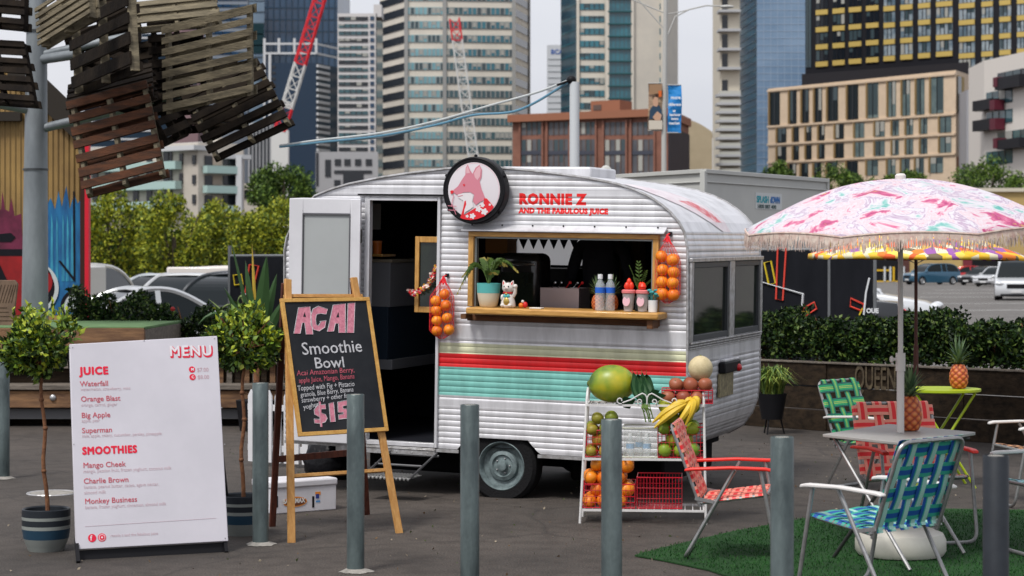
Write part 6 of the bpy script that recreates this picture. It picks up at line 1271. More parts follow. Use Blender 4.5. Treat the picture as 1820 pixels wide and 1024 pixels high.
# foliage
dg = [M('hedge_dark', (.012, .028, .009), .45), M('hedge_mid', (.028, .058, .012), .45), M('hedge_light', (.085, .13, .022), .45), M('hedge_black', (.006, .013, .006), .5)]
def hedge(name, lab, pl, u0, u1, z0, z1, w0, w1, n, L=.055, W=.032, probs=(.34, .30, .16, .20), sil=.10, group=None, cat='hedge', mats=None, red=0):
    c = pl.pt((u0 + u1) / 2, 0, (w0 + w1) / 2); o = thing(name, lab, cat, loc=(c.x, c.y, max(0, z0)), group=group)
    u = rng.uniform(u0, u1, n); top = z1 + sil * (np.sin(u * 3.1) * .5 + np.sin(u * 7.7 + 1) * .5 + np.sin(u * 17) * .35); z = z0 + (top - z0) * rng.uniform(0, 1, n) ** .8; w = rng.uniform(w0, w1, n)
    cl = np.sin(u * 9 + z * 11) * np.sin(z * 17 + w * 9 + np.sin(u * 5) * 2); k = cl > -.45; u, z, w = u[k], z[k], w[k]
    pos = np.stack([u, z, w, np.ones(len(u))], 1) @ np.array(pl.M).T; out = np.tile(np.array(pl.n) * .5, (len(u), 1))
    leaf_mesh('foliage', pos[:, :3], L, W, mats or dg, o, out=out, probs=probs)
    for i in range(int((u1 - u0) / .35) + 1): q = u0 + .1 + i * .35; b = MB(); b.tube([pl.pt(q, z0 - .02, (w0 + w1) / 2), pl.pt(q + .05, (z0 + z1) / 2, (w0 + w1) / 2), pl.pt(q - .03, z1, (w0 + w1) / 2)], [.02, .014, .006], 5); b.build('stem', bark, o)
    if red:
        for i in range(red): u_ = random.uniform(u0, u1); p = pl.pt(u_, random.uniform(z0 + .1, z1), w1 + .02); b = MB(); b.ball(p, (.028, .028, .028), 6, 4); b.build('flower', M('flower_red', (.35, .02, .02), .6), o)
    return o
h0, h1, h2 = RW.uv(1350, 600)[0], RW.uv(1424, 600)[0], RW.uv(1835, 600)[0]
hedge('hedge', 'small bushy hedge right behind the caravan above the sleeper wall', RW, h0 - .4, h1, zr, RW.uv(1390, 566)[1], -.75, -.12, 7000, cat='hedge')
hedge('hedge', 'long dark leafy hedge along the top of the sleeper wall', RW, h1 + .03, h2 + .5, zr, RW.uv(1600, 572)[1], -.8, -.10, 34000, sil=.11)
for x, y in ((1718, 560), (1500, 566), (1585, 575), (1790, 585)):
    p = RW.pt(RW.uv(x, y)[0], RW.uv(x, y)[1], -.4); 
LH = Plane((P(110, 500, 23.0).x, 23.0, 0), (P(420, 500, 23.0).x, 23.0, 0))
for i, (x0, x1, yt, lab) in enumerate(((122, 192, 524, 'dark shrub behind the turf planter beside the red post'), (196, 296, 532, 'dark shrub growing in front of the silver car'), (300, 400, 538, 'dark shrub with red flowers in front of the grey car'))):
    hedge('shrub', lab, LH, LH.uv(x0, 500)[0], LH.uv(x1, 500)[0], .55, LH.uv(0, yt + 8)[1], -.5, .1, 4600, group='shrubs behind the left planters', cat='shrub', red=(0, 0, 7)[i], sil=.14)
# palm-like plant by the caravan
pb = Vector((P(455, 640, 20.0).x, 20.0, 0)); o = thing('cordyline', 'spiky cordyline with long arching leaves left of the caravan door', 'plant', loc=pb); W_ = Wm(o)
lgm = [M('blade_green', (.035, .085, .025), .45), M('blade_pale', (.14, .19, .06), .5), M('blade_yellow', (.50, .34, .04), .5)]
b = MB(W_); b.lathe([(.16, 0), (.2, .3), (.19, .3), (0, .28)], 20); b.build('pot', black_m, o, smooth=True); b = MB(W_); b.tube([(0, 0, .25), (.01, 0, .75)], .03, 8); b.build('trunk', bark, o)
bl_ = [(-.30, .80, .03, 0), (-.12, 1.00, .04, 0), (.12, 1.05, .07, 0), (.30, .70, .05, 0), (-.60, .35, .03, 1), (-.55, .55, .03, 0), (-.42, .2, .025, 1), (.38, .35, .03, 1), (-.7, .1, .025, 0), (.2, .9, .05, 0), (-.2, .65, .03, 1), (.05, .75, .05, 0), (-.35, .6, .02, 1), (.25, .15, .02, 1), (-.25, 1.25, .018, 0), (-.06, 1.15, .018, 2), (-.5, .75, .02, 1), (-.15, .4, .03, 1), (.32, .5, .03, 0), (-.62, .25, .02, 1)]
for i, (dx, dz, w_, mi) in enumerate(bl_):
    b = MB(W_); st = Vector((.01, 0, .72)); dy = random.uniform(-.25, .2); pts = []
    for j in range(9): t = j / 8; p = st + Vector((dx * t, dy * t, dz * math.sin(t * 1.9) / math.sin(1.57) if dz < .7 else dz * t)); p.z += -abs(dx) * .35 * t * t; pts.append(p)
    for j in range(8):
        wa, wb = w_ * math.sin(math.pi * (j / 8 * .85 + .12)), w_ * math.sin(math.pi * ((j + 1) / 8 * .85 + .12)) * (0.1 if j == 7 else 1); d = (pts[j + 1] - pts[j]); s2 = Vector((d.z, 0, -d.x)).normalized(); f2 = Vector((0, -.012, 0)); b.m = 2 if (mi == 2 and j > 3) else (1 if mi == 1 else 0)
        b.add([pts[j] + s2 * wa, pts[j] + f2, pts[j] - s2 * wa, pts[j + 1] - s2 * wb, pts[j + 1] + f2, pts[j + 1] + s2 * wb], [(0, 1, 4, 5), (1, 2, 3, 4)])
    b.build('leaf', lgm, o)
# carved plaque on the planter at the far left
pq = Plane((P(-12, 588, 21.2).x, 21.2, DP_.uv(0, 582)[1]), (P(30, 588, 21.2).x, 21.2, DP_.uv(0, 582)[1])); o = thing('carved_plaque', 'carved timber plaque standing on the turf planter at the left edge', 'plaque', loc=pq.p0)
u0, v0 = pq.uv(-12, 588); u1, v1 = pq.uv(31, 498); b = MB(pq.M); b.prism([(u0, .0), (u1 - .05, 0), (u1, v1 - .04), (u1 - .03, v1), (u0 + .02, v1)], -.05, 0); b.build('board', M('plaque_wood', (.20, .13, .09), .8, col2=(.13, .085, .06), vs=9), o, bevel=.006)
b = MB(pq.M)
for i in range(4): b.box(u0 + .03, u1 - .05 - .02 * i, .05 + .045 * i, .056 + .045 * i, .0005, .003)
for k in range(6): a = .3 + k * .5; b.beam((u0 + .04 + k * .03, v1 * .5, .002), (u0 + .08 + k * .03 + .02 * math.sin(a), v1 * .9, .002), .005, .003)
b.build('carving', M('carving_dark', (.05, .03, .02), .8), o)
# grass pot on a stand by the caravan's end
pg = P(1372, 700, 19.6); o = thing('potted_grass', 'bushy green grass plant in a dark pot by the end of the caravan', 'potted plant', loc=(pg.x, 19.6, 0)); W_ = Wm(o); zp = CH - (745 - 470) * 19.6 / F
b = MB(W_); b.lathe([(0, zp), (.10, zp), (.145, zp + .25), (.13, zp + .25), (0, zp + .22)], 24); b.build('pot', black_m, o, smooth=True); b = MB(W_)
for a in (0, 2.1, 4.2): b.tube([(.12 * math.cos(a), .12 * math.sin(a), 0), (.08 * math.cos(a), .08 * math.sin(a), zp + .02)], .008, 6)
b.build('stand', black_m, o); gm2 = [M('grass_a', (.10, .17, .025), .5), M('grass_b', (.24, .30, .05), .5), M('grass_c', (.035, .075, .018), .5)]
b = MB(W_)
for i in range(420):
    a = random.uniform(0, 6.283); r = random.uniform(.02, .30) ; L_ = random.uniform(.20, .34); st = Vector((random.uniform(-.09, .09), random.uniform(-.09, .09), zp + .24)); mid = st + Vector((math.cos(a) * r * .45, math.sin(a) * r * .45, L_ * .8)); en = st + Vector((math.cos(a) * r, math.sin(a) * r, L_ * (1.0 - r * 2.0))); s2 = Vector((-math.sin(a), math.cos(a), 0)) * .006
    b.m = random.choice((0, 0, 1, 2)); b.add([st - s2, st + s2, mid + s2, mid - s2, en], [(0, 1, 2, 3), (3, 2, 4)])
b.build('grass_blades', gm2, o)
# ---------------------------------------------------------------- black screens with outline artwork
scr_m = M('mesh_black', (.011, .012, .016), .8, col2=(.007, .008, .011), vs=2, stretch=(4, 1, 1)); fy, fr2, fw2 = M('art_yellow', (.60, .45, .02), .6), M('art_red', (.60, .05, .03), .6), M('art_white', (.60, .62, .64), .6)
def screen(lab, x0, x1, yt, Y0, Y1, art, txt=(), post=None):
    A, B_ = P(x0, 500, Y0), P(x1, 500, Y1); pl = Plane((A.x, A.y, 0), (B_.x, B_.y, 0)); o = thing('screen_panel', lab, 'fence screen', loc=(A.x, A.y, 0)); L_ = pl.uv(x1, 500)[0]; zt = pl.uv((x0 + x1) / 2, yt)[1]
    b = MB(pl.M); b.box(0, L_, .08, zt, -.012, 0); f = b.build('cloth', scr_m, o); b = MB(pl.M); b.tube([(-.02, 0, -.02), (-.02, zt + (post or .02), -.02)], .022, 8); b.tube([(L_ + .02, 0, -.02), (L_ + .02, zt + .02, -.02)], .022, 8); b.build('post', M('post_galv', (.16, .17, .18), .5, .3), o); b = MB(pl.M); b.tube([(-.02, zt + .015, -.02), (L_, zt + .015, -.02)], .018, 8); b.build('top_rail', MATS['post_galv'], o)
    for mt, pts, wd, cl in art: q = [Vector((*pl.uv(*p), .012)) for p in pts]; b = MB(pl.M); b.tube(q, wd, 4, closed=cl); b.build('outline_art', mt, f)
    for s, x, y, px in txt: u, v = pl.uv(x, y); text(s, px * A.y / F, TR(pl, u, v, .006), fw2, f, off=.004, ext=.001)
    return o
screen('black screen panel left of the caravan with yellow and red outlines', 409, 516, 457, 24.6, 24.2, [(fy, [(416, 489), (430, 488), (433, 505), (418, 507)], .011, True), (fr2, [(445, 470), (461, 473), (449, 522), (434, 540)], .013, True), (fw2, [(430, 520), (486, 537)], .012, False)], post=.14)
screen('black screen panel right of the caravan with tall orange outline', 1340, 1474, 446, 24.0, 23.6, [(fy, [(1359, 467), (1371, 464), (1379, 503), (1367, 506)], .012, True), (fr2, [(1383, 440), (1398, 440), (1392, 534), (1380, 532)], .013, True), (fw2, [(1353, 640), (1354, 501), (1428, 523), (1421, 620)], .016, False), (fr2, [(1428, 548), (1448, 537), (1452, 549), (1432, 562)], .012, True), (fy, [(1424, 555), (1441, 555)], .02, False), (fy, [(1424, 573), (1443, 573)], .018, False)], [('UNA', 1384, 561, 13)])
screen('black screen panel nearest the parasol pole with a small red outline', 1476, 1551, 444, 23.55, 23.3, [(fr2, [(1513, 530), (1536, 541), (1533, 553), (1512, 545)], .012, True), (fw2, [(1546, 494), (1540, 520), (1536, 560)], .014, False), (fy, [(1528, 560), (1534, 548)], .012, False)], [('OUE', 1540, 556, 11)])
# ---------------------------------------------------------------- car park: lines, cable post, container, cars
line_m = M('line_white', (.55, .55, .53), .7)
for i, (x0, x1, y) in enumerate(((1560, 1900, 553), (1560, 1880, 541), (1600, 1900, 529), (1640, 1900, 522), (1660, 1900, 516))):
    a, c = G(x0, y), G(x1, y - 2); b = MB(); d = (c - a).normalized(); n_ = Vector((-d.y, d.x, 0)) * (.06 * a.y / 60 + .08); b.add([Vector((*(q.xy), .009)) for q in (a - n_, c - n_, c + n_, a + n_)], [(0, 1, 2, 3)]); tag(b.build('parking_line', line_m), kind='structure')
cp0 = Vector((P(1021, 500, 19.5).x, 19.5, 0)); zc = P(1021, 146, 19.5).z
o = thing('cable_post', 'plain white steel post behind the caravan carrying the overhead cables', 'post', loc=cp0); b = MB(); b.tube([cp0, Vector((cp0.x, cp0.y, zc))], .047, 16); b.build('shaft', M('post_white', (.55, .58, .60), .45), o, smooth=True)
b = MB(); tpz = Vector((cp0.x - .03, cp0.y, zc + .02)); b.ball(tpz, (.05, .05, .045), 10, 6); b.tube([tpz, tpz + Vector((-.14, 0, -.05))], .012, 6); b.build('insulator', black_m, o, smooth=True)
def cable(lab, pts, Y0, Y1, r, mt):
    q = []
    for i in range(len(pts) - 1):
        for k in range(8): t = k / 8; q.append((pts[i][0] + (pts[i + 1][0] - pts[i][0]) * t, None))
    xs = [p[0] for p in pts]; ys = [p[1] for p in pts]; W3 = []
    for x, _ in q + [(pts[-1][0], 0)]:
        i = max(0, min(len(xs) - 2, next((j for j in range(len(xs) - 1) if xs[j] <= x <= xs[j + 1]), len(xs) - 2))); t = (x - xs[i]) / (xs[i + 1] - xs[i]); m0 = (ys[i + 1] - ys[max(0, i - 1)]) / (xs[i + 1] - xs[max(0, i - 1)]); j = min(i + 2, len(xs) - 1); m1 = (ys[j] - ys[i]) / (xs[j] - xs[i]); h = xs[i + 1] - xs[i]
        y = (2 * t ** 3 - 3 * t * t + 1) * ys[i] + (t ** 3 - 2 * t * t + t) * h * m0 + (-2 * t ** 3 + 3 * t * t) * ys[i + 1] + (t ** 3 - t * t) * h * m1
        W3.append(P(x, y, Y0 + (Y1 - Y0) * (x - xs[0]) / (xs[-1] - xs[0])))
    b = MB(); b.tube(W3, r, 6); return tag(b.build('overhead_cable', mt, smooth=True, at=W3[0]), lab, 'cable', 'cables between the pallet pole and the white post')
cable('pale upper overhead cable running from the pallets to the white post', [(497, 259), (560, 250), (680, 236), (780, 214), (870, 188), (955, 164), (1008, 144)], 20.9, 19.5, .011, M('cable_pale', (.50, .53, .53), .5))
cable('blue lower overhead cable running from the pallets to the white post', [(497, 261), (560, 254), (680, 241), (780, 221), (840, 205), (910, 199), (950, 183), (1010, 146)], 20.9, 19.5, .012, M('cable_blue', (.12, .27, .38), .5))
cable('thin grey overhead cable sagging beneath the blue cable', [(497, 262), (600, 251), (700, 241), (830, 203), (900, 201), (940, 188), (1008, 150)], 20.95, 19.55, .006, M('cable_grey', (.2, .22, .24), .5))
KP = Plane((P(1251, 500, 24.3).x, 24.3, 0), (P(1471, 500, 27.1).x, 27.1, 0)); KL = Plane((P(1084, 500, 25.9).x, 25.9, 0), (P(1251, 500, 24.3).x, 24.3, 0)); zk = KP.uv(1253, 305)[1]
kc = thing('site_container', 'pale grey site container behind the caravan with a small blue sign', 'container', loc=KP.p0); kw = M('container_grey', (.50, .505, .48), .5, col2=(.43, .435, .415), vs=.8); LK = KP.uv(1471, 500)[0]; LL = KL.uv(1251, 500)[0]
c0, c1, c2 = KP.p0, KP.pt(LK, 0), KL.p0; c3 = c1 + (c2 - c0)
b = MB(); b.add([c0, c1, c3, c2] + [p + Vector((0, 0, zk)) for p in (c0, c1, c3, c2)], [(0, 3, 2, 1), (4, 5, 6, 7), (0, 1, 5, 4), (1, 2, 6, 5), (2, 3, 7, 6), (3, 0, 4, 7)]); b.build('shell', kw, kc, clean=True)
b = MB(KP.M); b.box(-.02, LK, zk - .13, zk - .115, .001, .02); b.box(-.03, .04, 0, zk + .01, -.04, .025); b.box(LK - .04, LK + .02, 0, zk, -.04, .02); b.box(0, LK, zk - .02, zk + .03, -.05, .03); b.build('frame', kw, kc, bevel=.004)
b = MB(KL.M); b.box(0, LL, zk - .02, zk + .03, -.05, .03); b.box(0, LL, zk - .13, zk - .115, .001, .02); b.build('frame', kw, kc, bevel=.004)
u, v = KP.uv(1342, 371); u2, v2 = KP.uv(1389, 345); b = MB(KP.M); b.box(u, u2, v, v2, .001, .006); sgn = b.build('sign_plate', M('plate_pale', (.56, .58, .58), .5), kc)
u, v = KP.uv(1344, 359.5); T = TR(KP, u, v, .008); text('SPLASH', .115, T, M('sign_teal', (.02, .30, .36), .5), sgn, bold=.005, sx=.86); text('dOWN', .115, TR(KP, u + .37, v, .008), M('sign_blue', (.02, .14, .40), .5), sgn, bold=.005, sx=.74)
u, v = KP.uv(1345, 369.5); text('1800 887 400', .062, TR(KP, u, v, .008), M('sign_dark', (.04, .08, .08), .5), sgn, bold=.003, sx=1.5)
b = MB(); e_ = KP.pt(LK * -.28, 0, -1.4); b = MB(); p = P(1077, 312, 25.5); b.ball(p, (.09, .03, .13), 10, 8); b.build('lifting_lug', kw, kc, smooth=True)
# cars
cglass = M('car_glass', (.010, .014, .016), .12, spec=.18); rimm = M('car_rim', (.45, .46, .47), .35, .6); lampm = M('car_lamp', (.6, .62, .64), .15); lampr = M('car_tail', (.55, .015, .015), .2)
def car(lab, loc, rot, L=4.5, W=1.8, H=1.48, col=(.6, .6, .6), kind='sedan', cat='car', name='parked_car', metal=.3):
    o = thing(name, lab, cat, loc=loc, rot=R(rot), group='vehicles in the car park'); T = Wm(o); pm = M('paint_%.2f_%.2f_%.2f' % col, col, .3, metal, coat=.6)
    l, w = L / 2, W / 2; hb = H * .60 if kind != 'van' else H * .52
    gc = .17
    arch = lambda x: [(x + .40, gc), (x + .36, .40), (x + .22, .62), (x, .70), (x - .22, .62), (x - .36, .40), (x - .40, gc)]
    xf, xr = l - .85, -l + .82
    if kind == 'van': prof_ = [(-l, gc + .1)] + arch(xr)[::-1] + arch(xf)[::-1] + [(l - .05, gc + .05), (l, .5), (l - .08, hb * .82), (l - .75, hb), (-l + .02, hb)]
    elif kind == 'suv': prof_ = [(-l + .03, gc + .12)] + arch(xr)[::-1] + arch(xf)[::-1] + [(l - .08, gc + .08), (l, .5), (l - .06, hb * .78), (l - .30, hb * .90), (l - 1.1, hb), (-l + .05, hb * 1.02), (-l, hb * .7)]
    else: prof_ = [(-l + .04, gc + .12)] + arch(xr)[::-1] + arch(xf)[::-1] + [(l - .08, gc + .05), (l, .45), (l - .08, hb * .72), (l - .35, hb * .84), (l - 1.25, hb), (-l + .7, hb * 1.03), (-l + .06, hb * .96), (-l, hb * .6)]
    vs = []; n = len(prof_)
    for y, k in ((-w, .0), (-w * .97, 1), (w * .97, 1), (w, .0)):
        for x, z in prof_: vs.append((x * (1 if abs(y) < w * .99 else .985), y * (1 - .06 * max(0, abs(x) / l - .7) / .3), z - (0 if k else (.04 if z > hb * .7 else 0))))
    fs = [tuple(range(n))[::-1], tuple(3 * n + i for i in range(n))] + [(k * n + i, k * n + (i + 1) % n, (k + 1) * n + (i + 1) % n, (k + 1) * n + i) for k in range(3) for i in range(n)]
    b = MB(T); b.add(vs, fs); body = b.build('body', pm, o, bevel=.05, clean=True, seg=3)
    a0, a1, r0, r1 = {'sedan': (l - 1.35, -l + .55, l - 2.05, -l + 1.35), 'suv': (l - 1.15, -l + .12, l - 1.75, -l + .42), 'van': (l - .72, -l + .05, l - 1.35, -l + .12)}[kind]
    g0, g1 = w * .93, w * .72; cur = [(a1, 0), (r1, .90), ((r1 * .55 + r0 * .45), 1.06), (r0, .93), (a0, 0)]
    for _ in range(3 if kind != 'van' else 2):
        nw = [cur[0]]
        for p_, q_ in zip(cur, cur[1:]): nw += [(p_[0] * .75 + q_[0] * .25, p_[1] * .75 + q_[1] * .25), (p_[0] * .25 + q_[0] * .75, p_[1] * .25 + q_[1] * .75)]
        cur = nw + [cur[-1]]
    mz = max(c[1] for c in cur); cur = [(x, z / mz) for x, z in cur]; gz = lambda k: hb - .03 + (H - hb) * k; gy = lambda k: g0 + (g1 - g0) * k ** 1.3; n = len(cur)
    b = MB(T); vs = [(x, sy * gy(k), gz(k)) for sy in (-1, 1) for x, k in cur]; b.add(vs, [tuple(range(n)), tuple(range(n, 2 * n))[::-1]] + [(i, n + i, n + i + 1, i + 1) for i in range(n - 1)]); b.build('windows', cglass, o)
    top_ = [c for c in cur if c[1] > .90]; m_ = len(top_); b = MB(T)
    vs = [(x, sy * gy(k), gz(k) + .012 * (1 if abs(sy) < .99 else 1)) for sy in (-1.0, -.6, 0, .6, 1.0) for x, k in top_]; vs = [(x, y, z + .03 * (1 - (y / g1) ** 2)) for x, y, z in vs]
    b.add(vs, [(j * m_ + i, (j + 1) * m_ + i, (j + 1) * m_ + i + 1, j * m_ + i + 1) for j in range(4) for i in range(m_ - 1)]); rf_ = b.build('roof', pm, o, smooth='all'); sd_ = rf_.modifiers.new('t', 'SOLIDIFY'); sd_.thickness = .02
    for sy in (-1, 1):
        b = MB(T); b.tube([(x, sy * (gy(k) - .01), gz(k)) for x, k in cur], .045, 6); b.build('roof_arch', pm, o, smooth=True)
        for x in ((a0 + a1) / 2 + .05,) + (((a1 * .5 + a0 * .1),) if kind != 'sedan' else ()): b = MB(T); b.beam((x, sy * g0, hb - .03), (x * .9 + .05 * (r0 + r1), sy * (g1 + .01), gz(.95)), .08, .04); b.build('pillar', pm, o)
    if kind == 'van': b = MB(T); b.box(r1 - .02, (r0 + r1) / 2 + .2, -g0 - .01, g0 + .01, hb - .02, H - .04); b.build('cargo_side', pm, o, bevel=.05)
    for s2, mt in ((1, lampm), (-1, lampr)):
        for sy in (-1, 1): b = MB(T); b.ball((s2 * (l - .10), sy * (w - .26), hb * .74), (.13, .22, .085), 10, 6); b.build('headlight' if s2 > 0 else 'tail_light', mt, o, smooth=True)
    b = MB(T); b.box(l - .06, l + .006, -w * .42, w * .42, hb * .52, hb * .72); b.build('grille', black_m, o, bevel=.01); b = MB(T); b.box(l - .06, l + .012, -.24, .24, hb * .34, hb * .46); b.build('number_plate', M('plate_white', (.6, .6, .6), .5), o)
    b = MB(T); b.box(l - .04, l + .004, -w * .7, w * .7, .22, .30); b.build('bumper_vent', black_m, o)
    for sy in (-1, 1): b = MB(T); b.ball((a0 - .1, sy * (w + .05), hb + .05), (.08, .09, .07), 8, 6); b.build('mirror', pm, o, smooth=True)
    for x in (xf, xr):
        for sy in (-1, 1): wheel_on(o, (x, sy * (w - .11), .32), .32, .2, rimm, Matrix.Rotation(R(90 * -sy), 4, 'X'), hub=False)
    return o
car('silver sedan whose curved roof shows above the dark shrubs', (P(296, 500, 31).x, 31, 0), 27, col=(.50, .52, .54), H=1.30, L=4.2)
car('dark grey car with a bright red tail lamp behind the silver sedan', (P(512, 500, 37).x, 37, 0), 58, col=(.03, .035, .04), kind='suv', H=1.52)
car('tall white van beside the red post of the shed', (P(128, 500, 42).x, 42, 0), 82, L=4.9, H=1.66, W=1.9, col=(.62, .61, .55), kind='van', cat='van', name='parked_van', metal=0)
car('white utility car in the row beyond the silver sedan', (P(262, 500, 52).x, 52, 0), 170, col=(.60, .62, .62), H=1.40, L=4.4); car('pale car in the far row just right of the white utility car', (P(318, 500, 50).x, 50, 0), 60, col=(.48, .52, .53), H=1.42)
car('light grey car in the far row left of the dark grey car', (P(352, 500, 47).x, 47, 0), 75, col=(.56, .57, .57), H=1.44); car('long white van behind the dark grey car', (P(480, 500, 62).x, 62, 0), 0, L=6.2, H=1.6, W=2.1, col=(.64, .60, .56), kind='van', cat='van', name='parked_van', metal=0)
car('white sedan half hidden by the black screen and the white parasol pole', (P(1500, 500, 45.8).x, 45.8, 0), -14, col=(.60, .62, .64), L=4.3, H=1.62); car('charcoal hatchback tail beside the white sedan', (P(1434, 500, 41.5).x, 41.5, 0), 165, col=(.022, .024, .028), H=1.5, L=3.9)
car('blue SUV parked before the yellow building', (P(1654, 500, 164).x, 164, 0), 205, col=(.035, .11, .18), kind='suv', L=4.7, H=1.72, W=1.9); car('black sedan parked between the red car and the white van', (P(1747, 500, 160).x, 160, 0), 222, col=(.02, .022, .026), L=4.6)
car('small red car parked behind the black sedan', (P(1712, 500, 182).x, 182, 0), 180, col=(.45, .015, .02), L=3.9, kind='suv', H=1.5); car('white van facing the camera at the right edge', (P(1810, 500, 94).x, 94, 0), 254, L=5.2, H=2.0, W=2.0, col=(.60, .62, .64), kind='van', cat='van', name='parked_van', metal=0)
car('white sedan just left of the white van at the right edge', (P(1772, 500, 150).x, 150, 0), 230, col=(.55, .56, .58))
# ---------------------------------------------------------------- lamp post with banners
LY = 44; lx = lambda x, y, d=0: P(x, y, LY + d)
o = thing('banner_lamp_post', 'tall pale lamp post with a curved arm and wire stays above the brick building', 'lamp post', loc=(lx(1180, 470).x, LY, 0)); pt_m = M('lamp_post_grey', (.42, .42, .40), .5)
b = MB(); b.tube([(lx(1180, 470).x, LY, 0), lx(1180, 240), lx(1184, -60)], [.065, .055, .045], 10); b.build('shaft', pt_m, o, smooth=True)
b = MB(); b.tube([lx(1187, 62), lx(1200, 30), lx(1225, 17), lx(1255, 10), lx(1284, 11)], .016, 6); b.tube([lx(1187, 25), lx(1205, 22), lx(1225, 17)], .012, 6); b.build('arm', pt_m, o, smooth=True); b = MB(); b.ball(lx(1292, 12), (.16, .06, .04), 10, 6); b.build('lamp_head', pt_m, o, smooth=True)
for p, q in (((1181, 52), (1128, -8)), ((1183, 24), (1110, -6))): b = MB(); b.tube([lx(*p), lx(*q)], .014, 6); b.build('stay', pt_m, o)
def cloth_b(name, lab, x0, x1, y0, y1, mt, cat='banner'):
    o2 = thing(name, lab, cat, loc=lx((x0 + x1) / 2, y1)); vs = []; n = 10
    for i in range(n + 1):
        for j in range(4): t = i / n; x = x0 + (x1 - x0) * j / 3 + math.sin(t * 5) * .8; vs.append(lx(x, y0 + (y1 - y0) * t, .04 * math.sin(t * 7 + j)))
    b = MB(); b.add(vs, [(i * 4 + j, i * 4 + j + 1, i * 4 + j + 5, i * 4 + j + 4) for i in range(n) for j in range(3)]); f = b.build('cloth', mt, o2); sm = f.modifiers.new('t', 'SOLIDIFY'); sm.thickness = .01
    b = MB(); b.tube([lx(1180, y0), lx(x0 if x0 < 1175 else x1, y0)], .012, 6); b.tube([lx(1180, y1), lx(x0 if x0 < 1175 else x1, y1)], .012, 6); b.build('bracket', pt_m, o2); return o2
o3 = cloth_b('street_banner', 'blue street banner with small white words on the lamp post', 1187, 1211, 151, 236, M('banner_blue', (.01, .20, .52), .6))
BP = Plane(lx(1187, 236, -.08), lx(1211, 236, -.08)); 
for s, x, y, px in (('more', 1192, 176, 8), ('different', 1188, 188, 6.5), ('at', 1196, 199, 6), ('harbour', 1190, 206, 6), ('town', 1193, 213, 6), ('market', 1189, 221, 6.5)): u, v = BP.uv(x, y); text(s, px * LY / F, TR(BP, u, v, .002), M('banner_white', (.65, .68, .72), .6), o3, off=.004, ext=.001)
o3 = cloth_b('street_banner', 'picture banner of a seated figure on the left of the lamp post', 1152, 1177, 148, 232, M('banner_scene', (.45, .32, .20), .6, col2=(.10, .05, .04), vs=9))
BP = Plane(lx(1152, 232, -.09), lx(1177, 232, -.09))
def bpatch(pts, mt, w, nm): b = MB(BP.M); b.add([(*BP.uv(*p), w) for p in pts], [tuple(range(len(pts)))]); b.build(nm, mt, o3)
bpatch([(1154, 150), (1176, 150), (1176, 166), (1154, 168)], M('bn_brown', (.30, .18, .10), .7), .002, 'picture_patch'); bpatch([(1155, 196), (1160, 188), (1172, 188), (1176, 196), (1177, 210), (1154, 212)], M('bn_navy', (.02, .05, .09), .7), .004, 'picture_patch'); bpatch([(1161, 188), (1160, 178), (1164, 172), (1169, 174), (1170, 186), (1167, 190)], M('bn_skin', (.50, .30, .20), .7), .006, 'picture_patch'); bpatch([(1160, 208), (1168, 198), (1176, 204), (1174, 214), (1164, 214)], MATS['bn_skin'], .006, 'picture_patch'); bpatch([(1153, 214), (1177, 214), (1177, 230), (1153, 230)], M('bn_pale', (.55, .50, .42), .7), .003, 'picture_patch'); bpatch([(1170, 162), (1176, 161), (1176, 172), (1171, 173)], M('bn_orange', (.60, .12, .02), .7), .005, 'picture_patch')
# ---------------------------------------------------------------- trees
brk = M('tree_bark', (.09, .07, .05), .9, bump=.5)
tg = {'y': [M('tree_yellow', (.34, .35, .02), .6), M('tree_lime', (.24, .28, .02), .6), M('tree_green', (.09, .14, .016), .6), M('tree_deep', (.025, .05, .012), .7)], 'g': [M('tree_g1', (.13, .21, .025), .6), M('tree_g2', (.07, .13, .02), .6), M('tree_g3', (.022, .05, .012), .6), M('tree_g4', (.012, .028, .009), .7)]}
def tree(lab, x, ytop, Y, rx, h_cr, pal='y', n=5200, leaf=.24, grp='trees beyond the car park', clumps=34, pr=(.30, .34, .22, .14), cr=.34):
    top = P(x, ytop, Y); c = Vector((top.x, Y, top.z - h_cr / 2)); o = thing('tree', lab, 'tree', loc=(c.x, Y, 0), group=grp); b = MB(); tr = max(.1, rx * .07)
    b.tube([(c.x, Y, 0), (c.x + .05 * rx, Y, c.z * .5), (c.x, Y, c.z)], [tr, tr * .8, tr * .4], 8)
    for i in range(7): a = i * 2.4; q = Vector((c.x + math.cos(a) * rx * .6, Y + math.sin(a) * rx * .6, c.z + h_cr * random.uniform(-.15, .32))); st = Vector((c.x, Y, max(.4, c.z - h_cr * .5) + i * .02 * h_cr)); b.tube([st, st.lerp(q, .5) + Vector((0, 0, .05 * h_cr)), q], [tr * .5, tr * .35, tr * .1], 6)
    b.build('trunk', brk, o, smooth=True); pt, out = crown_pts(c, (rx, rx * .8, h_cr / 2), n, clumps=clumps, cr=cr, shell=.45)
    leaf_mesh('crown', pt, leaf, leaf * .62, tg[pal], o, out=out, probs=pr)
ty = [(140, 350, 88, 1.7), (196, 328, 84, 1.9), (256, 350, 90, 1.7), (310, 332, 82, 1.8), (356, 352, 86, 1.5), (402, 340, 90, 1.7), (452, 354, 84, 1.6), (500, 334, 88, 1.8), (548, 350, 84, 1.9)]
names = ['half hidden by the red shed post', 'first to the right of the red post', 'left of the pale apartments corner', 'with a pointed top below the balconies', 'beneath the middle of the pale apartments', 'left of the round green tree', 'below the round green tree', 'just left of the open caravan door', 'mostly behind the caravan door']
for i, ((x, y, Y, r), nm) in enumerate(zip(ty, names)): tree('yellow green tree ' + nm, x, y, Y, r, 4.3 - .25 * (Y % 3), 'y', n=6000, leaf=.17, clumps=54, cr=.24)
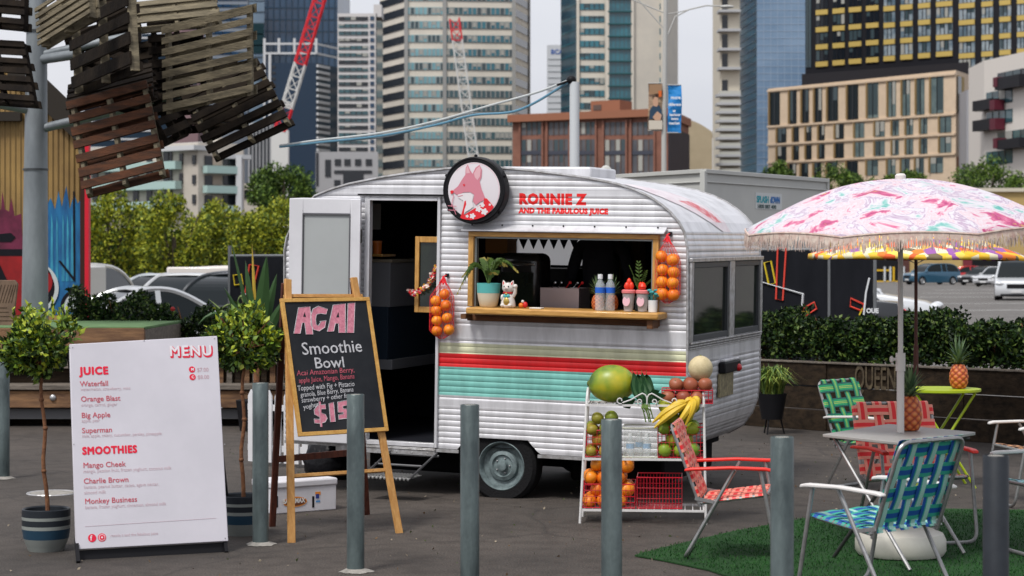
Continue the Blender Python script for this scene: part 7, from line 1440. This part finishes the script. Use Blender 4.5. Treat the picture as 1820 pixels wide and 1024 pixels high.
tree('round dark green tree above the yellow green trees', 506, 282, 150, 2.5, 4.6, 'g', n=5000, leaf=.26); tree('smaller dark green tree leaning left of the round one', 470, 300, 152, 1.6, 3.2, 'g', n=2600, leaf=.26)
b = MB(); 
o = thing('tree_belt', 'dark undergrowth closing the row of yellow green trees', 'undergrowth'); o['kind'] = 'stuff'
n = 15000; xx = rng.uniform(P(120, 0, 92).x, P(560, 0, 92).x, n); zz = rng.uniform(0, 3.0, n); pos = np.stack([xx, 92 + rng.uniform(-1.2, 1.2, n), zz], 1); bpy.data.objects.remove(o)
tag(leaf_mesh('undergrowth', pos, .34, .22, tg['g'], None, probs=[.1, .3, .35, .25], at=(xx.mean(), 92, 0)), kind='stuff')
for x, y, Y, r, h, nm in ((1382, 286, 230, 2.5, 4.4, 'small round tree at the foot of the blue glass tower'), (1490, 291, 226, 3.8, 5.6, 'round tree above the right end of the grey container'), (1612, 298, 228, 3.6, 4.6, 'low round tree behind the top of the pink parasol'), (1752, 270, 222, 4.6, 7.4, 'broad dark tree in front of the black and white apartments'), (1812, 296, 220, 3.9, 6.4, 'dark tree at the right edge beyond the yellow building'), (1545, 318, 232, 2.2, 3.0, 'smallest tree left of the parasol finial')):
    tree(nm, x, y, Y, r, h + 1.2, 'g', n=8000, leaf=.30, grp='street trees before the tan building', clumps=36, cr=.30, pr=(.34, .34, .2, .12))
# ---------------------------------------------------------------- yellow car park building
YB = Plane((P(1500, 500, 190).x, 190, 0), (P(1960, 500, 190).x, 190, 0)); zt = YB.uv(1700, 341)[1]; L_ = YB.uv(1960, 500)[0]; ym = M('yellow_render', (.46, .33, .13), .7, col2=(.40, .28, .11), vs=.3)
o = thing('parking_building', 'low ochre car park building behind the parked cars', 'building', loc=(YB.p0.x + 5, 190, 0)); b = MB(YB.M); b.box(0, L_, 0, zt, -20, 0); b.build('wall', ym, o); b = MB(YB.M); b.box(-.2, L_, zt, zt + .35, -20, .3); b.build('parapet', M('parapet_cream', (.55, .50, .40), .7), o)
def rect(pl, x0, x1, y0, y1, w0, w1, name, mt, par): a, c = pl.uv(x0, y1), pl.uv(x1, y0); b = MB(pl.M); b.box(min(a[0], c[0]), max(a[0], c[0]), min(a[1], c[1]), max(a[1], c[1]), w0, w1); return b.build(name, mt, par)
rect(YB, 1546, 1598, 446, 503, .02, .1, 'opening', black_m, o); rect(YB, 1598, 1616, 446, 505, .02, .1, 'opening', M('opening_brown', (.08, .03, .025), .7), o); rect(YB, 1711, 1727, 446, 498, .02, .12, 'pier', M('pier_maroon', (.16, .02, .03), .6), o); rect(YB, 1727, 1800, 446, 498, .02, .1, 'opening', black_m, o); rect(YB, 1546, 1620, 499, 504, .12, .2, 'kerb_rail', M('rail_yellow', (.65, .40, .02), .6), o); rect(YB, 1546, 1582, 479, 482, .12, .2, 'rail', MATS['rail_yellow'], o)
for x, m_ in ((1570, 'post_white'), (1580, 'post_white'), (1586, 'rail_yellow'), (1604, 'post_white')): rect(YB, x, x + 3, 474, 500, .12, .3, 'post', MATS[m_], o)
# ---------------------------------------------------------------- the city
def shade(c, k): return tuple(min(1, x * k) for x in c)
blind_a, blind_b = M('blind_pale', (.34, .34, .31), .7), M('pane_dusky', (.05, .075, .085), .12)
cream = M('tower_cream', (.66, .61, .52), .7, col2=(.58, .54, .47), vs=.15); teal_l = M('glass_teal_light', (.19, .37, .41), .12, col2=(.12, .28, .32), vs=.25, spec=.8); teal_d = M('glass_teal_dark', (.018, .055, .065), .1, col2=(.03, .11, .13), vs=.12, spec=.8); gl_dk = M('glass_black', (.010, .013, .018), .15, spec=.6); teal_m = M('glass_teal_mid', (.02, .17, .22), .12, col2=(.012, .085, .12), vs=.2, spec=.8)
blue_d = M('glass_blue_dark', (.008, .028, .065), .10, col2=(.012, .06, .13), vs=.08, spec=.7); mull = M('mullion_grey', (.30, .30, .29), .6)
class Face:
    "a facade from (x0, Y0) to (x1, Y1), windows given in photo pixels"
    def __init__(s, x0, Y0, x1, Y1): s.x0, s.x1, s.Y0, s.Y1 = x0, x1, Y0, Y1; s.pl = Plane((P(x0, 0, Y0).x, Y0, 0), (P(x1, 0, Y1).x, Y1, 0)); s.L = s.pl.uv(x1, 500)[0]
def body(name, lab, faces, ytop, mt, cat='tower', depth=18, group=None):
    "walls standing on the chain of faces, closed at the back"
    f0 = faces[0]; zt = f0.pl.uv(f0.x0 + .01, ytop)[1]; pts = [f0.pl.p0] + [f.pl.pt(f.L, 0) for f in faces]; o = thing(name, lab, cat, loc=(sum(p.x for p in pts) / len(pts), min(p.y for p in pts) + 3, 0), group=group)
    k0, k1 = pts[0], pts[-1]; bk = [Vector((k1.x - (k1.x - k0.x) * .12 + k1.x / k1.y * depth * .0, max(k1.y, k0.y) + depth, 0)), Vector((k0.x + (k1.x - k0.x) * .12, max(k1.y, k0.y) + depth, 0))]
    poly = pts + bk; n = len(poly); b = MB(); b.add([(p.x, p.y, 0) for p in poly] + [(p.x, p.y, zt) for p in poly], [tuple(range(n))[::-1], tuple(range(n, 2 * n))] + [(i, (i + 1) % n, n + (i + 1) % n, n + i) for i in range(n)]); b.build('wall', mt, o); return o, zt
def win(o, f, x0, x1, ya, yb, mt, w=(.02, .18), name='window', mul=0, mm=None):
    "ya, yb: top and bottom in pixels at the middle of the window"
    xm = (x0 + x1) / 2; v1, v0 = f.pl.uv(xm, ya)[1], f.pl.uv(xm, yb)[1]; u0, u1 = f.pl.uv(x0, 500)[0], f.pl.uv(x1, 500)[0]; b = MB(f.pl.M); b.box(u0, u1, v0, v1, *w); m2 = [mt]
    if mul:
        b.m = 1; m2.append(mm or gl_dk)
        for i in range(1, mul): u = u0 + (u1 - u0) * i / mul; b.box(u - .09, u + .09, v0 + .01, v1 - .01, w[1], w[1] + .08)
        m2 += [blind_a, blind_b]
        for i in range(mul):
            q_ = random.random()
            if q_ < .42: b.m = 2 if q_ < .17 else 3; b.box(u0 + (u1 - u0) * i / mul + .1, u0 + (u1 - u0) * (i + 1) / mul - .1, v0 + (v1 - v0) * random.choice((.1, .35, .6)), v1 - .03, w[1], w[1] + .03)
    return b.build(name, m2, o)
# cream tower with teal bands
f1, f2, f3, f4 = Face(675, 566, 722, 548), Face(722, 548, 790, 548), Face(790, 548, 913, 550), Face(913, 550, 939, 568)
o, zt = body('cream_tower', 'tall cream tower with teal window bands behind the shop sign', [f1, f2, f3, f4], -60, cream)
for k in range(14):
    yc = 19.5 + 24.6 * (k - 1)
    for f, mt, mu in ((f1, gl_dk, 0), (f2, teal_l, 9), (f3, teal_d, 15), (f4, gl_dk, 0)):
        H_ = F / f.Y0 * 2; xa, xb = f.x0 + (1 if f in (f1,) else 1), f.x1 - 1; Ym = (f.Y0 + f.Y1) / 2; s_k = 548 / Ym; yy = 470 - (470 - yc) * s_k
        mm = teal_l if (f is f3 and k % 1 == 0) else cream
        b = MB(f.pl.M); v1, v0 = f2.pl.uv(750, yc - 6.4)[1], f2.pl.uv(750, yc + 6.4)[1]; b.box(.4, f.L - .4, v0, v1, .05, .2); b.m = 1
        for i in range(1, mu): u = f.L * i / mu; b.box(u - .12, u + .12, v0 + .01, v1 - .01, .2, .3)
        for i in range(mu):
            q_ = random.random(); ua, ub = f.L * i / mu + .2, f.L * (i + 1) / mu - .2
            if f is f3 and k < 7 and i > 3: b.m = 2; b.box(ua, ub, v0 + .1, v1 - .1, .2, .23)
            if q_ < .22: b.m = 3; b.box(ua, ub, v0 + (v1 - v0) * random.choice((.2, .5)), v1 - .15, .235, .26)
            elif q_ < .45: b.m = 4; b.box(ua, ub, v0 + .12, v1 - .12, .235, .25)
        b.build('window_band', [mt, mull if mu else gl_dk, teal_m, blind_a, blind_b], o)
for f, u in ((f2, 0), (f3, 0), (f3, 1), (f4, 1)): b = MB(f.pl.M); b.box(f.L * u - .5, f.L * u + .5, 0, zt, .1, .5); b.build('corner_pier', mull, o)
# narrow striped tower
fa, fb = Face(600, 480, 668, 480), Face(668, 480, 679, 500); o, zt = body('striped_tower', 'narrow pale tower with thin dark window strips left of the cream tower', [fa, fb], 24, M('tower_pale', (.58, .56, .55), .7))
for k in range(22): y = 33 + 12.9 * k; win(o, fa, 602, 654, y - 3, y + 3.6, teal_d if k % 3 else gl_dk, mul=5); win(o, fa, 658, 665, y - 4.0, y + 3.0, blue_d)
b = MB(fb.pl.M); b.box(0, fb.L, 0, zt, .02, .2); b.build('side_glass', gl_dk, o); rect(fa.pl, 664, 678, 8, 30, -8, -.1, 'roof_room', MATS['tower_pale'], o)
f = Face(561, 400, 672, 400); o, zt = body('grey_podium', 'low grey office block with square openings above the caravan roof', [f], 270, M('podium_grey', (.36, .36, .37), .7), 'building')
for x in (595, 612, 631, 650): win(o, f, x, x + 11, 283, 294, gl_dk)
win(o, f, 578, 588, 284, 314, gl_dk); win(o, f, 594, 661, 303, 308, gl_dk); win(o, f, 610, 646, 308, 330, gl_dk); win(o, f, 562, 566, 272, 330, gl_dk, name='slot_window')
for x in (594, 650): win(o, f, x, x + 11, 320, 330, gl_dk)
# blue towers behind the pallets
f, fs_ = Face(470, 620, 600, 620), Face(600, 620, 622, 640); o, zt = body('blue_tower', 'dark blue glass tower behind the red crane', [f, fs_], -60, blue_d)
for k in range(26): b = MB(f.pl.M); z = 8 + k * 3.6; b.box(0, f.L, z, z + .35, .02, .2); b.build('floor_line', M('line_blue', (.02, .05, .09), .4), o)
for i in range(12): b = MB(f.pl.M); u = f.L * (i + .5) / 12; b.box(u - .15, u + .15, 0, zt, .2, .35); b.build('fin', MATS['line_blue'], o)
f = Face(440, 640, 470, 640); o, zt = body('pale_glass_tower', 'pale blue glass tower left of the dark blue one', [f], -60, M('glass_sky', (.24, .32, .40), .2, col2=(.16, .22, .30), vs=.1)); win(o, f, 441, 469, 42, 95, M('glass_dark_green', (.02, .05, .06), .2))
for k in range(12): y = 20 * k; win(o, f, 440, 470, y, y + 2, M('glass_line', (.12, .16, .2), .4), name='floor_line')
f, fs_ = Face(470, 520, 562, 520), Face(562, 520, 601, 532); o, zt = body('framed_tower', 'dark glass tower with a white roof frame and white slab edges', [f, fs_], 112, M('glass_navy', (.012, .03, .06), .15))
wf = M('frame_white', (.52, .53, .54), .6)
b = MB(f.pl.M); z1 = f.pl.uv(500, 78)[1]; z2 = f.pl.uv(500, 95)[1]
for z in (z1, z2): b.box(-.3, f.L, z - .25, z + .25, -.3, .3)
for u in (0, f.L * .28, f.L * .58, f.L): b.box(u - .3, u + .3, 0 if u == 0 else z2 + .01, z1 + 1.4, -.31, .31)
b.build('roof_frame', wf, o); b = MB(fs_.pl.M)
for z in (z1, z2): b.box(0, fs_.L, z - .25, z + .25, -.3, .3)
b.build('roof_frame', wf, o); b = MB(f.pl.M); b.box(f.L * .08, f.L * .13, 0, z2 - .3, .02, .4); b.build('white_pier', wf, o)
for k in range(18): y = 117 + k * 10.6; win(o, f, 488 - 4, 489.5, y, y + 4, gl_dk, name='slot_window'); win(o, fs_, 562, 583, y, y + 4.5, wf, (.05, .6), name='slab_edge')
f = Face(441, 380, 481, 380); o, zt = body('ribbed_block', 'grey block with narrow upright ribs below the pallets', [f], 218, M('rib_grey', (.36, .37, .38), .7), 'building')
for i in range(6): win(o, f, 444 + i * 6.3, 447 + i * 6.3, 222, 330, gl_dk, name='slot_window')
f = Face(298, 560, 352, 560); o, zt = body('rose_tower', 'dull rose coloured tower seen between the pallets', [f], -60, M('rose_clad', (.22, .14, .15), .7))
for k in range(22): y = -40 + 11 * k; win(o, f, 300, 350, y, y + 4, gl_dk, mul=4)
f = Face(352, 600, 440, 600); o, zt = body('slate_tower', 'slate grey tower seen between the pallets', [f], -60, M('slate_clad', (.20, .23, .27), .6))
for k in range(22): y = -40 + 12 * k; win(o, f, 353, 439, y, y + 5, blue_d, mul=6)
f = Face(150, 420, 296, 420); o, zt = body('blue_office', 'dark blue office block seen through the lower pallet', [f], 60, M('office_blue', (.015, .03, .05), .3))
for k in range(14): y = 66 + 15 * k; win(o, f, 152, 294, y, y + 3, wf, name='spandrel')
# pale apartments with balconies
f, g_ = Face(160, 262, 352, 250), Face(352, 250, 432, 254); apw = M('render_pale', (.50, .46, .40), .8, col2=(.44, .40, .35), vs=.3); o, zt = body('pale_apartments', 'pale apartment block with green glass balconies behind the trees', [f, g_], 263, apw, 'building', 12)
bal = M('balcony_glass', (.36, .50, .47), .3)
for y0 in (268, 303, 338):
    for x in (166, 188, 214, 238, 262, 292, 303): win(o, f, x, x + (9 if x < 300 else 4), y0, y0 + 20, gl_dk)
    for x in (320, 343): win(o, f, x, x + 6, y0 + (8 if x > 330 else 5), y0 + 24, gl_dk)
    win(o, g_, 363, 376, y0 + 9, y0 + 26, gl_dk); win(o, g_, 377, 393, y0 + 9, y0 + 26, M('balcony_wall', (.34, .27, .22), .8)); win(o, g_, 396, 419, y0 + 9, y0 + 26, gl_dk)
    b = MB(f.pl.M); u0, u1 = f.pl.uv(160, 500)[0], f.pl.uv(326, 500)[0]; v1, v0 = f.pl.uv(300, y0 + 20)[1], f.pl.uv(300, y0 + 34)[1]; b.box(u0, u1, v0, v1, .3, 1.4); b.build('balcony', bal, o)
    b = MB(g_.pl.M); u0, u1 = g_.pl.uv(359, 500)[0], g_.pl.uv(420, 500)[0]; v1, v0 = g_.pl.uv(390, y0 + 28)[1], g_.pl.uv(390, y0 + 41)[1]; b.box(u0, u1, v0, v1, .2, 1.3); b.build('balcony', bal, o)
b = MB(f.pl.M); v = f.pl.uv(330, 264)[1]; b.box(f.pl.uv(286, 500)[0], f.L + .5, v - .3, v + .3, -4, 1.2); b.build('roof_slab', wf, o); b = MB(g_.pl.M); v = g_.pl.uv(420, 279)[1]; b.box(g_.pl.uv(395, 500)[0], g_.L + .6, v - .3, v + .25, -3, 1.0); b.build('roof_slab', wf, o)
rect(f.pl, 296, 357, 251, 255, -5, -1, 'upper_roof', wf, o); rect(f.pl, 320, 334, 240, 262, -7, -5.1, 'roof_room', apw, o); rect(g_.pl, 388, 398, 250, 268, -7, -5.1, 'roof_room', apw, o)
b = MB(); p = P(428, 470, 254); b.box(p.x - .35, p.x + .35, 252, 253.4, 0, P(0, 280, 254).z); b.build('corner_column', wf, o)
f = Face(418, 300, 470, 300); o, zt = body('low_white_house', 'low white building at the right end of the apartments', [f], 326, apw, 'building', 8); win(o, f, 424, 452, 338, 352, gl_dk, mul=3)
# lettered slab tower, teal tower
f = Face(972, 700, 999, 700); o, zt = body('lettered_tower', 'thin pale tower with blue letters near its top', [f], 80, M('tower_bluegrey', (.50, .52, .54), .7)); u, v = f.pl.uv(979, 96); text('BCA', 2.2, TR(f.pl, u, v, .1), M('letters_blue', (.03, .10, .35), .5), o, off=.05, ext=.02)
for k in range(9): y = 104 + 11 * k; win(o, f, 974, 997, y, y + 1.6, M('tower_seam', (.40, .43, .44), .7), name='seam')
fd, fl_, fm_, fr_, fs_ = Face(998, 536, 1027, 520), Face(1027, 520, 1079, 520), Face(1079, 518, 1124, 518), Face(1124, 520, 1177, 520), Face(1177, 520, 1205, 540); o, zt = body('teal_tower', 'cream and teal tower behind the brick building', [fd, fl_, fm_, fr_, fs_], -60, cream)
b = MB(fd.pl.M); b.box(0, fd.L, 0, zt, .02, .2); b.build('side_glass', M('glass_slate', (.03, .09, .13), .15, col2=(.015, .045, .07), vs=.15), o); b = MB(fm_.pl.M); b.box(.5, fm_.L - .5, 0, zt, .02, .2); b.build('centre_glass', teal_m, o)
for k in range(12):
    y = 12 + 22.05 * (k - 1)
    for f, x0, x1 in ((fl_, 1030, 1074), (fr_, 1128, 1174)): win(o, f, x0, x1, y - 5.5, y + 5.5, teal_m, mul=5)
    win(o, fm_, 1080, 1123, y + 8.0, y + 10, M('slab_teal', (.02, .10, .11), .5), (.2, .8), name='slab_edge'); win(o, fd, 999, 1026, y, y + 2, teal_m, (.2, .3), name='floor_line'); 
b = MB(fm_.pl.M)
for i in range(1, 6): u = fm_.L * i / 6; b.box(u - .1, u + .1, 0, zt, .2, .32)
b.build('mullions', teal_d, o)
for f, u in ((fl_, 0), (fm_, 0), (fm_, 1), (fr_, 1)): b = MB(f.pl.M); b.box(f.L * u - .35, f.L * u + .35, 0, zt, .1, .7); b.build('corner_pier', cream, o)
# brick building
brickm = M('brick', (.25, .115, .08), .85, col2=(.19, .085, .06), vs=.6); f, s2 = Face(911, 305, 1187, 292), Face(1187, 292, 1224, 312); o, zt = body('brick_building', 'brick office building with large grey windows behind the caravan', [f, s2], 206, brickm, 'building', 14)
gw = M('window_grey', (.115, .115, .125), .25, col2=(.075, .078, .09), vs=.4)
for x0, x1 in ((927, 964), (975, 1012), (1024, 1059), (1075, 1113), (1124, 1163)):
    win(o, f, x0, x1, 217, 240, gw, (-.05, .03), mul=4, mm=M('frame_brown', (.10, .07, .06), .6)); win(o, f, x0, x1, 248, 310, gw, (-.05, .03), mul=4, mm=MATS['frame_brown']); win(o, f, x0, x1, 268, 275, M('spandrel_blue', (.05, .055, .075), .4), (.04, .16), name='spandrel')
    win(o, f, x0 - 3.2, x0, 212, 310, brickm, (.0, .35), name='pilaster'); win(o, f, x1, x1 + 3.2, 212, 310, brickm, (.0, .35), name='pilaster')
b = MB(f.pl.M); b.box(-.4, f.L + .4, zt - 1.0, zt + .1, .02, .9); b.build('cornice', M('terracotta', (.28, .115, .065), .8), o); b = MB(s2.pl.M); b.box(0, s2.L, 0, zt - 2.4, .02, .15); b.build('side_cladding', M('cladding_dark', (.04, .035, .045), .6, col2=(.025, .02, .03), vs=1, stretch=(6, 1, .3)), o); b = MB(s2.pl.M); b.box(0, s2.L, zt - 1.2, zt, .02, .4); b.build('cornice', MATS['terracotta'], o)
rect(f.pl, 1033, 1085, 175, 206, -7, -3, 'roof_room', MATS['terracotta'], o); rect(f.pl, 1038, 1052, 184, 194, -2.99, -2.9, 'vent', MATS['frame_brown'], o); rect(f.pl, 1086, 1140, 192, 206, -8, -4, 'roof_room', brickm, o)
f = Face(1215, 336, 1266, 335.5); o, zt = body('tan_hall', 'plain tan building with a rounded shoulder right of the brick building', [f], 238, M('tan_wall', (.40, .33, .22), .8, col2=(.35, .29, .19), vs=.4), 'building', 12)
b = MB(f.pl.M); z = zt; pts = [(0, z)] + [(f.L * t, z + 2.4 * math.cos(t * 1.45)) for t in [i / 8 for i in range(9)]] + [(f.L, z - .01)]; b.prism(pts, -11, -.02); b.build('roof_shoulder', MATS['tan_wall'], o)
# balcony tower, blue glass slab
f = Face(1281, 350, 1315, 350); o, zt = body('balcony_tower', 'cream tower edge with stacked balcony slabs beside the blue glass tower', [f], -60, M('tower_stone', (.58, .53, .43), .7)); slab = M('slab_grey', (.40, .41, .42), .7)
for k in range(24):
    y = 308 - 15.3 * k if k < 10 else 157 - 34 * (k - 9) 
    if y < -40: break
    b = MB(f.pl.M); v = f.pl.uv(1298, y)[1]; b.box(-.5 - (.3 if k < 10 else 0), f.L, v - .22, v + .22, -2, 1.6); b.m = 1; 
    if k < 10: b.box(-.3, f.L, v + .24, v + .75, .9, 1.3)
    b.build('balcony_slab', [slab, M('slab_glass', (.42, .42, .38), .6)], o)
    if k >= 9: win(o, f, 1283, 1293, y - 28, y - 4, gl_dk)
f1, f2 = Face(1315, 440, 1345, 420), Face(1345, 420, 1431, 420); o, zt = body('glass_tower', 'blue glass tower with pale reflections left of the black tower', [f1, f2], -60, blue_d)
b = MB(f2.pl.M); b.box(0, f2.L, 0, zt, .02, .2); b.build('front_glass', M('glass_reflection_tint', (.17, .26, .38), .08, col2=(.09, .17, .28), vs=.06, stretch=(1, 1, 3), spec=.8), o)  # pale reflections are mottled into the glass colour
for k in range(30): y = -20 + 12.5 * k; win(o, f2, 1345.2, 1430.8, y, y + 1.0, M('glass_seam', (.26, .34, .44), .3), (.2, .26), name='floor_line'); win(o, f1, 1315.5, 1344.8, y, y + 1.0, M('glass_seam_dark', (.05, .09, .14), .3), (.05, .12), name='floor_line')
for i in range(1, 7): b = MB(f2.pl.M); u = f2.L * i / 7; b.box(u - .05, u + .05, 0, zt, .2, .24); b.build('mullion', MATS['glass_seam'], o)
# black tower with yellow panels
f = Face(1428, 470, 1830, 436); blk = M('clad_black', (.018, .018, .022), .45); o, zt = body('black_tower', 'black tower with golden yellow window panels', [f], -60, blk); yp = M('panel_gold', (.54, .39, .11), .5); wg = M('window_pale', (.34, .39, .42), .15, col2=(.10, .15, .19), vs=.22, spec=.7, lo=.4, hi=.6)
cols = [(607, 32, 0), (697, 32, 0), (785, 33, 0), (877, 33, 0), (968, 30, 1), (1060, 32, 1), (1155, 32, 1), (1262, 43, 1), (1383, 42, 1), (1492, 30, 1), (1588, 30, 1), (1680, 28, 1)]
sl = lambda x: (x - 607) / 3.012 * -.083
for cx_, hw_, lt in cols:
    x0, x1 = 1260 + (cx_ - hw_) / 3.012, 1260 + (cx_ + hw_) / 3.012; yb_ = 114 + sl(cx_) * (1.0); per = 30.7 if not lt else 29.6
    if cx_ in (1383, 1492, 1588, 1680): yb_ = 114 + sl(cx_) + 36
    for k in range(6):
        y = yb_ - per * k
        if y < -20: break
        win(o, f, x0, x1, y - 4.3, y + 4.6, yp, (.05, .35), name='gold_panel'); win(o, f, x0, x1, y - 24.5, y - 5.2, wg if lt else gl_dk, (.02, .12), mul=3 if hw_ < 40 else 4, mm=blk)
for x in (1433,): win(o, f, x, x + 9, -20, 120, M('glass_strip', (.05, .08, .10), .2), mul=2)
f = Face(1425, 396, 1722, 372); o, zt = body('black_podium', 'black plant level under the tower with golden panels', [f], 132, blk, 'building', 10)
# tan building with tall windows
f, s2 = Face(1365, 384, 1699, 347), Face(1699, 347, 1749, 366); tan = M('tan_panel', (.62, .49, .36), .75, col2=(.56, .44, .32), vs=.8); o, zt = body('tan_building', 'tan stone office building with tall dark slot windows', [f, s2], 158, tan, 'building', 14)
wdk, wlt = M('window_dark', (.012, .018, .022), .15), M('window_green_grey', (.15, .20, .20), .15, col2=(.08, .12, .13), vs=.3)
def zrow(cols, ya0, ya1, yb0, yb1, tall):
    for x0, x1 in cols:
        xm = (x0 + x1) / 2; t = (xm - 355) / (1224 - 355); ya, yb = ya0 + (ya1 - ya0) * t, yb0 + (yb1 - yb0) * t; X0, X1 = 1260 + x0 / 3.012, 1260 + x1 / 3.012
        win(o, f, X0, X1, ya / 3.012, yb / 3.012, wlt if xm > 780 else wdk, (.0, .10), mul=2, mm=gl_dk); win(o, f, X0 - 1.5, X0, ya / 3.012, yb / 3.012, M('reveal_ochre', (.30, .20, .09), .7), (.02, .5), name='window_fin')
zrow([(330, 380), (436, 470), (502, 536), (570, 606), (640, 692), (746, 800), (853, 907), (963, 1002), (1039, 1078), (1115, 1155), (1192, 1256)], 495, 412, 670, 608, 1)
c2_ = [(370, 415), (456, 482), (524, 550), (592, 620), (680, 723), (785, 832), (893, 942), (985, 1018), (1060, 1094), (1137, 1170), (1240, 1298)]
zrow(c2_, 690, 628, 767, 713, 0); zrow(c2_, 787, 736, 863, 820, 0); zrow([(432, 468), (498, 532), (566, 602), (636, 688), (742, 798), (850, 906), (960, 1000), (1034, 1076), (1110, 1152), (1188, 1254)], 882, 842, 960, 925, 0)
for y0, y1 in ((680, 617), (776, 724), (872, 830), (488, 402)):
    va, vb = f.pl.uv(1366, (y0 + 0) / 3.012)[1], f.pl.uv(1698, (y1 - 6) / 3.012)[1]; b = MB(f.pl.M); b.beam((0, va, .15), (f.L, vb, .15), .3, .35, up=(0, 1, 0)); b.build('string_course', tan, o)
win(o, s2, 1701, 1712, 136, 200, M('recess_gold', (.30, .20, .05), .6), name='recess'); win(o, s2, 1700, 1706, 136, 200, gl_dk, (.2, .3), name='recess'); win(o, s2, 1701, 1714, 280, 325, M('recess_brown', (.20, .08, .04), .6), name='recess')
f = Face(1718, 340, 1752, 340); o, zt = body('finned_block', 'grey block with upright fins between the tan and the white building', [f], 160, M('fin_grey', (.32, .32, .34), .6), 'building', 8)
for i in range(5): win(o, f, 1727 + i * 5.2, 1730 + i * 5.2, 163, 320, gl_dk, name='slot_window')
f = Face(1749, 300, 1840, 284); wr = M('render_white', (.66, .62, .57), .8); o, zt = body('white_apartments', 'white apartment block with black and maroon balconies at the right edge', [f], 108, wr, 'building', 12); mar = M('balcony_maroon', (.10, .012, .025), .5)
for x0, x1, y0, y1, mt, w_ in ((1774, 1830, 125, 148, gl_dk, 0), (1786, 1830, 136, 157, blk, 1), (1784, 1791, 138, 155, mar, 2), (1754, 1800, 161, 185, teal_d, 0), (1746, 1778, 178, 196, blk, 1), (1778, 1787, 178, 196, mar, 2), (1754, 1800, 197, 220, teal_d, 0), (1746, 1778, 213, 232, blk, 1), (1778, 1788, 211, 231, mar, 2), (1774, 1830, 232, 256, teal_d, 0), (1790, 1830, 247, 264, blk, 1), (1784, 1791, 246, 264, mar, 2), (1754, 1800, 268, 292, teal_d, 0)):
    win(o, f, x0, min(x1, 1838), y0, y1, mt, ((.02, .12), (.13, 1.6), (.2, 1.7))[w_], name=('window', 'balcony', 'balcony_screen')[w_], mul=4 if w_ == 0 else 0)
# ---------------------------------------------------------------- cranes
def lattice(name, lab, p, q, wid, Y, cols, secs, base=None):
    A, B_ = P(*p, Y), P(*q, Y); o = thing(name, lab, 'crane', loc=(A.x, Y, 0)); d = (B_ - A); L_ = d.length; d.normalize(); s2 = Vector((0, 1, 0)); n_ = d.cross(s2).normalized(); wv = wid * Y / F / 2
    cr = [(n_ * i + s2 * j) * wv for i, j in ((-1, -1), (1, -1), (1, 1), (-1, 1))]; acc = 0
    for k, (t0, t1, ci) in enumerate(secs):
        b = MB(); m = max(2, int((t1 - t0) * L_ / (wv * 2)))
        for c in cr: b.tube([A + d * L_ * t0 + c, A + d * L_ * t1 + c], wv * .17, 5)
        for i in range(m):
            a, e = A + d * L_ * (t0 + (t1 - t0) * i / m), A + d * L_ * (t0 + (t1 - t0) * (i + 1) / m)
            for j in range(4): b.tube([a + cr[j], e + cr[(j + 1) % 4]], wv * .12, 4); b.tube([a + cr[j], a + cr[(j + 1) % 4]], wv * .10, 4)
        b.build('boom_section', cols[ci], o)
    if base: b = MB(); bt = P(*base, Y); b.box(A.x - wv * 1.6, A.x + wv * 1.6, Y - wv, Y + wv, 0, A.z); b.build('mast', cols[0], o)
    return o
crr, crw = M('crane_red', (.62, .02, .03), .5), M('crane_white', (.58, .58, .56), .5)
lattice('tower_crane', 'red and white lattice crane boom leaning right in front of the blue tower', (498, 232), (574, -20), 19, 290, (crw, crr), [(0, .16, 1), (.16, .20, 0), (.20, .47, 0), (.47, .80, 1), (.80, 1, 1)], (490, 330))
lattice('tower_crane', 'white lattice crane boom with a red tip in front of the cream tower', (843, 292), (806, 20), 17, 300, (crw, crr), [(0, .20, 0), (.20, .42, 0), (.42, .62, 0), (.62, .81, 0), (.81, .95, 1)], (843, 300))
# drain cover, gum and leaf litter on the paving
d = G(92, 877); o = thing('drain_cover', 'pale round cover set in the paving behind the left potted tree', 'drain cover', loc=d); b = MB(Wm(o)); b.lathe([(0, .006), (.15, .006), (.155, .002)], 32); b.build('plate', conc, o); b = MB(Wm(o)); b.lathe([(.155, .001), (.175, .008), (.18, .001)], 32, cap=False); b.build('rim', trim_m, o)
n = 900; x = rng.uniform(-3.2, 3.4, n); y = rng.uniform(9.5, 21, n); tag(leaf_mesh('leaf_litter', np.stack([x, y, np.full(n, .004)], 1), .022, .014, [M('litter_brown', (.12, .07, .03), .9), M('litter_pale', (.26, .22, .16), .9), M('litter_green', (.05, .07, .02), .9)], None, at=(0, 14, 0), up=0), kind='stuff')
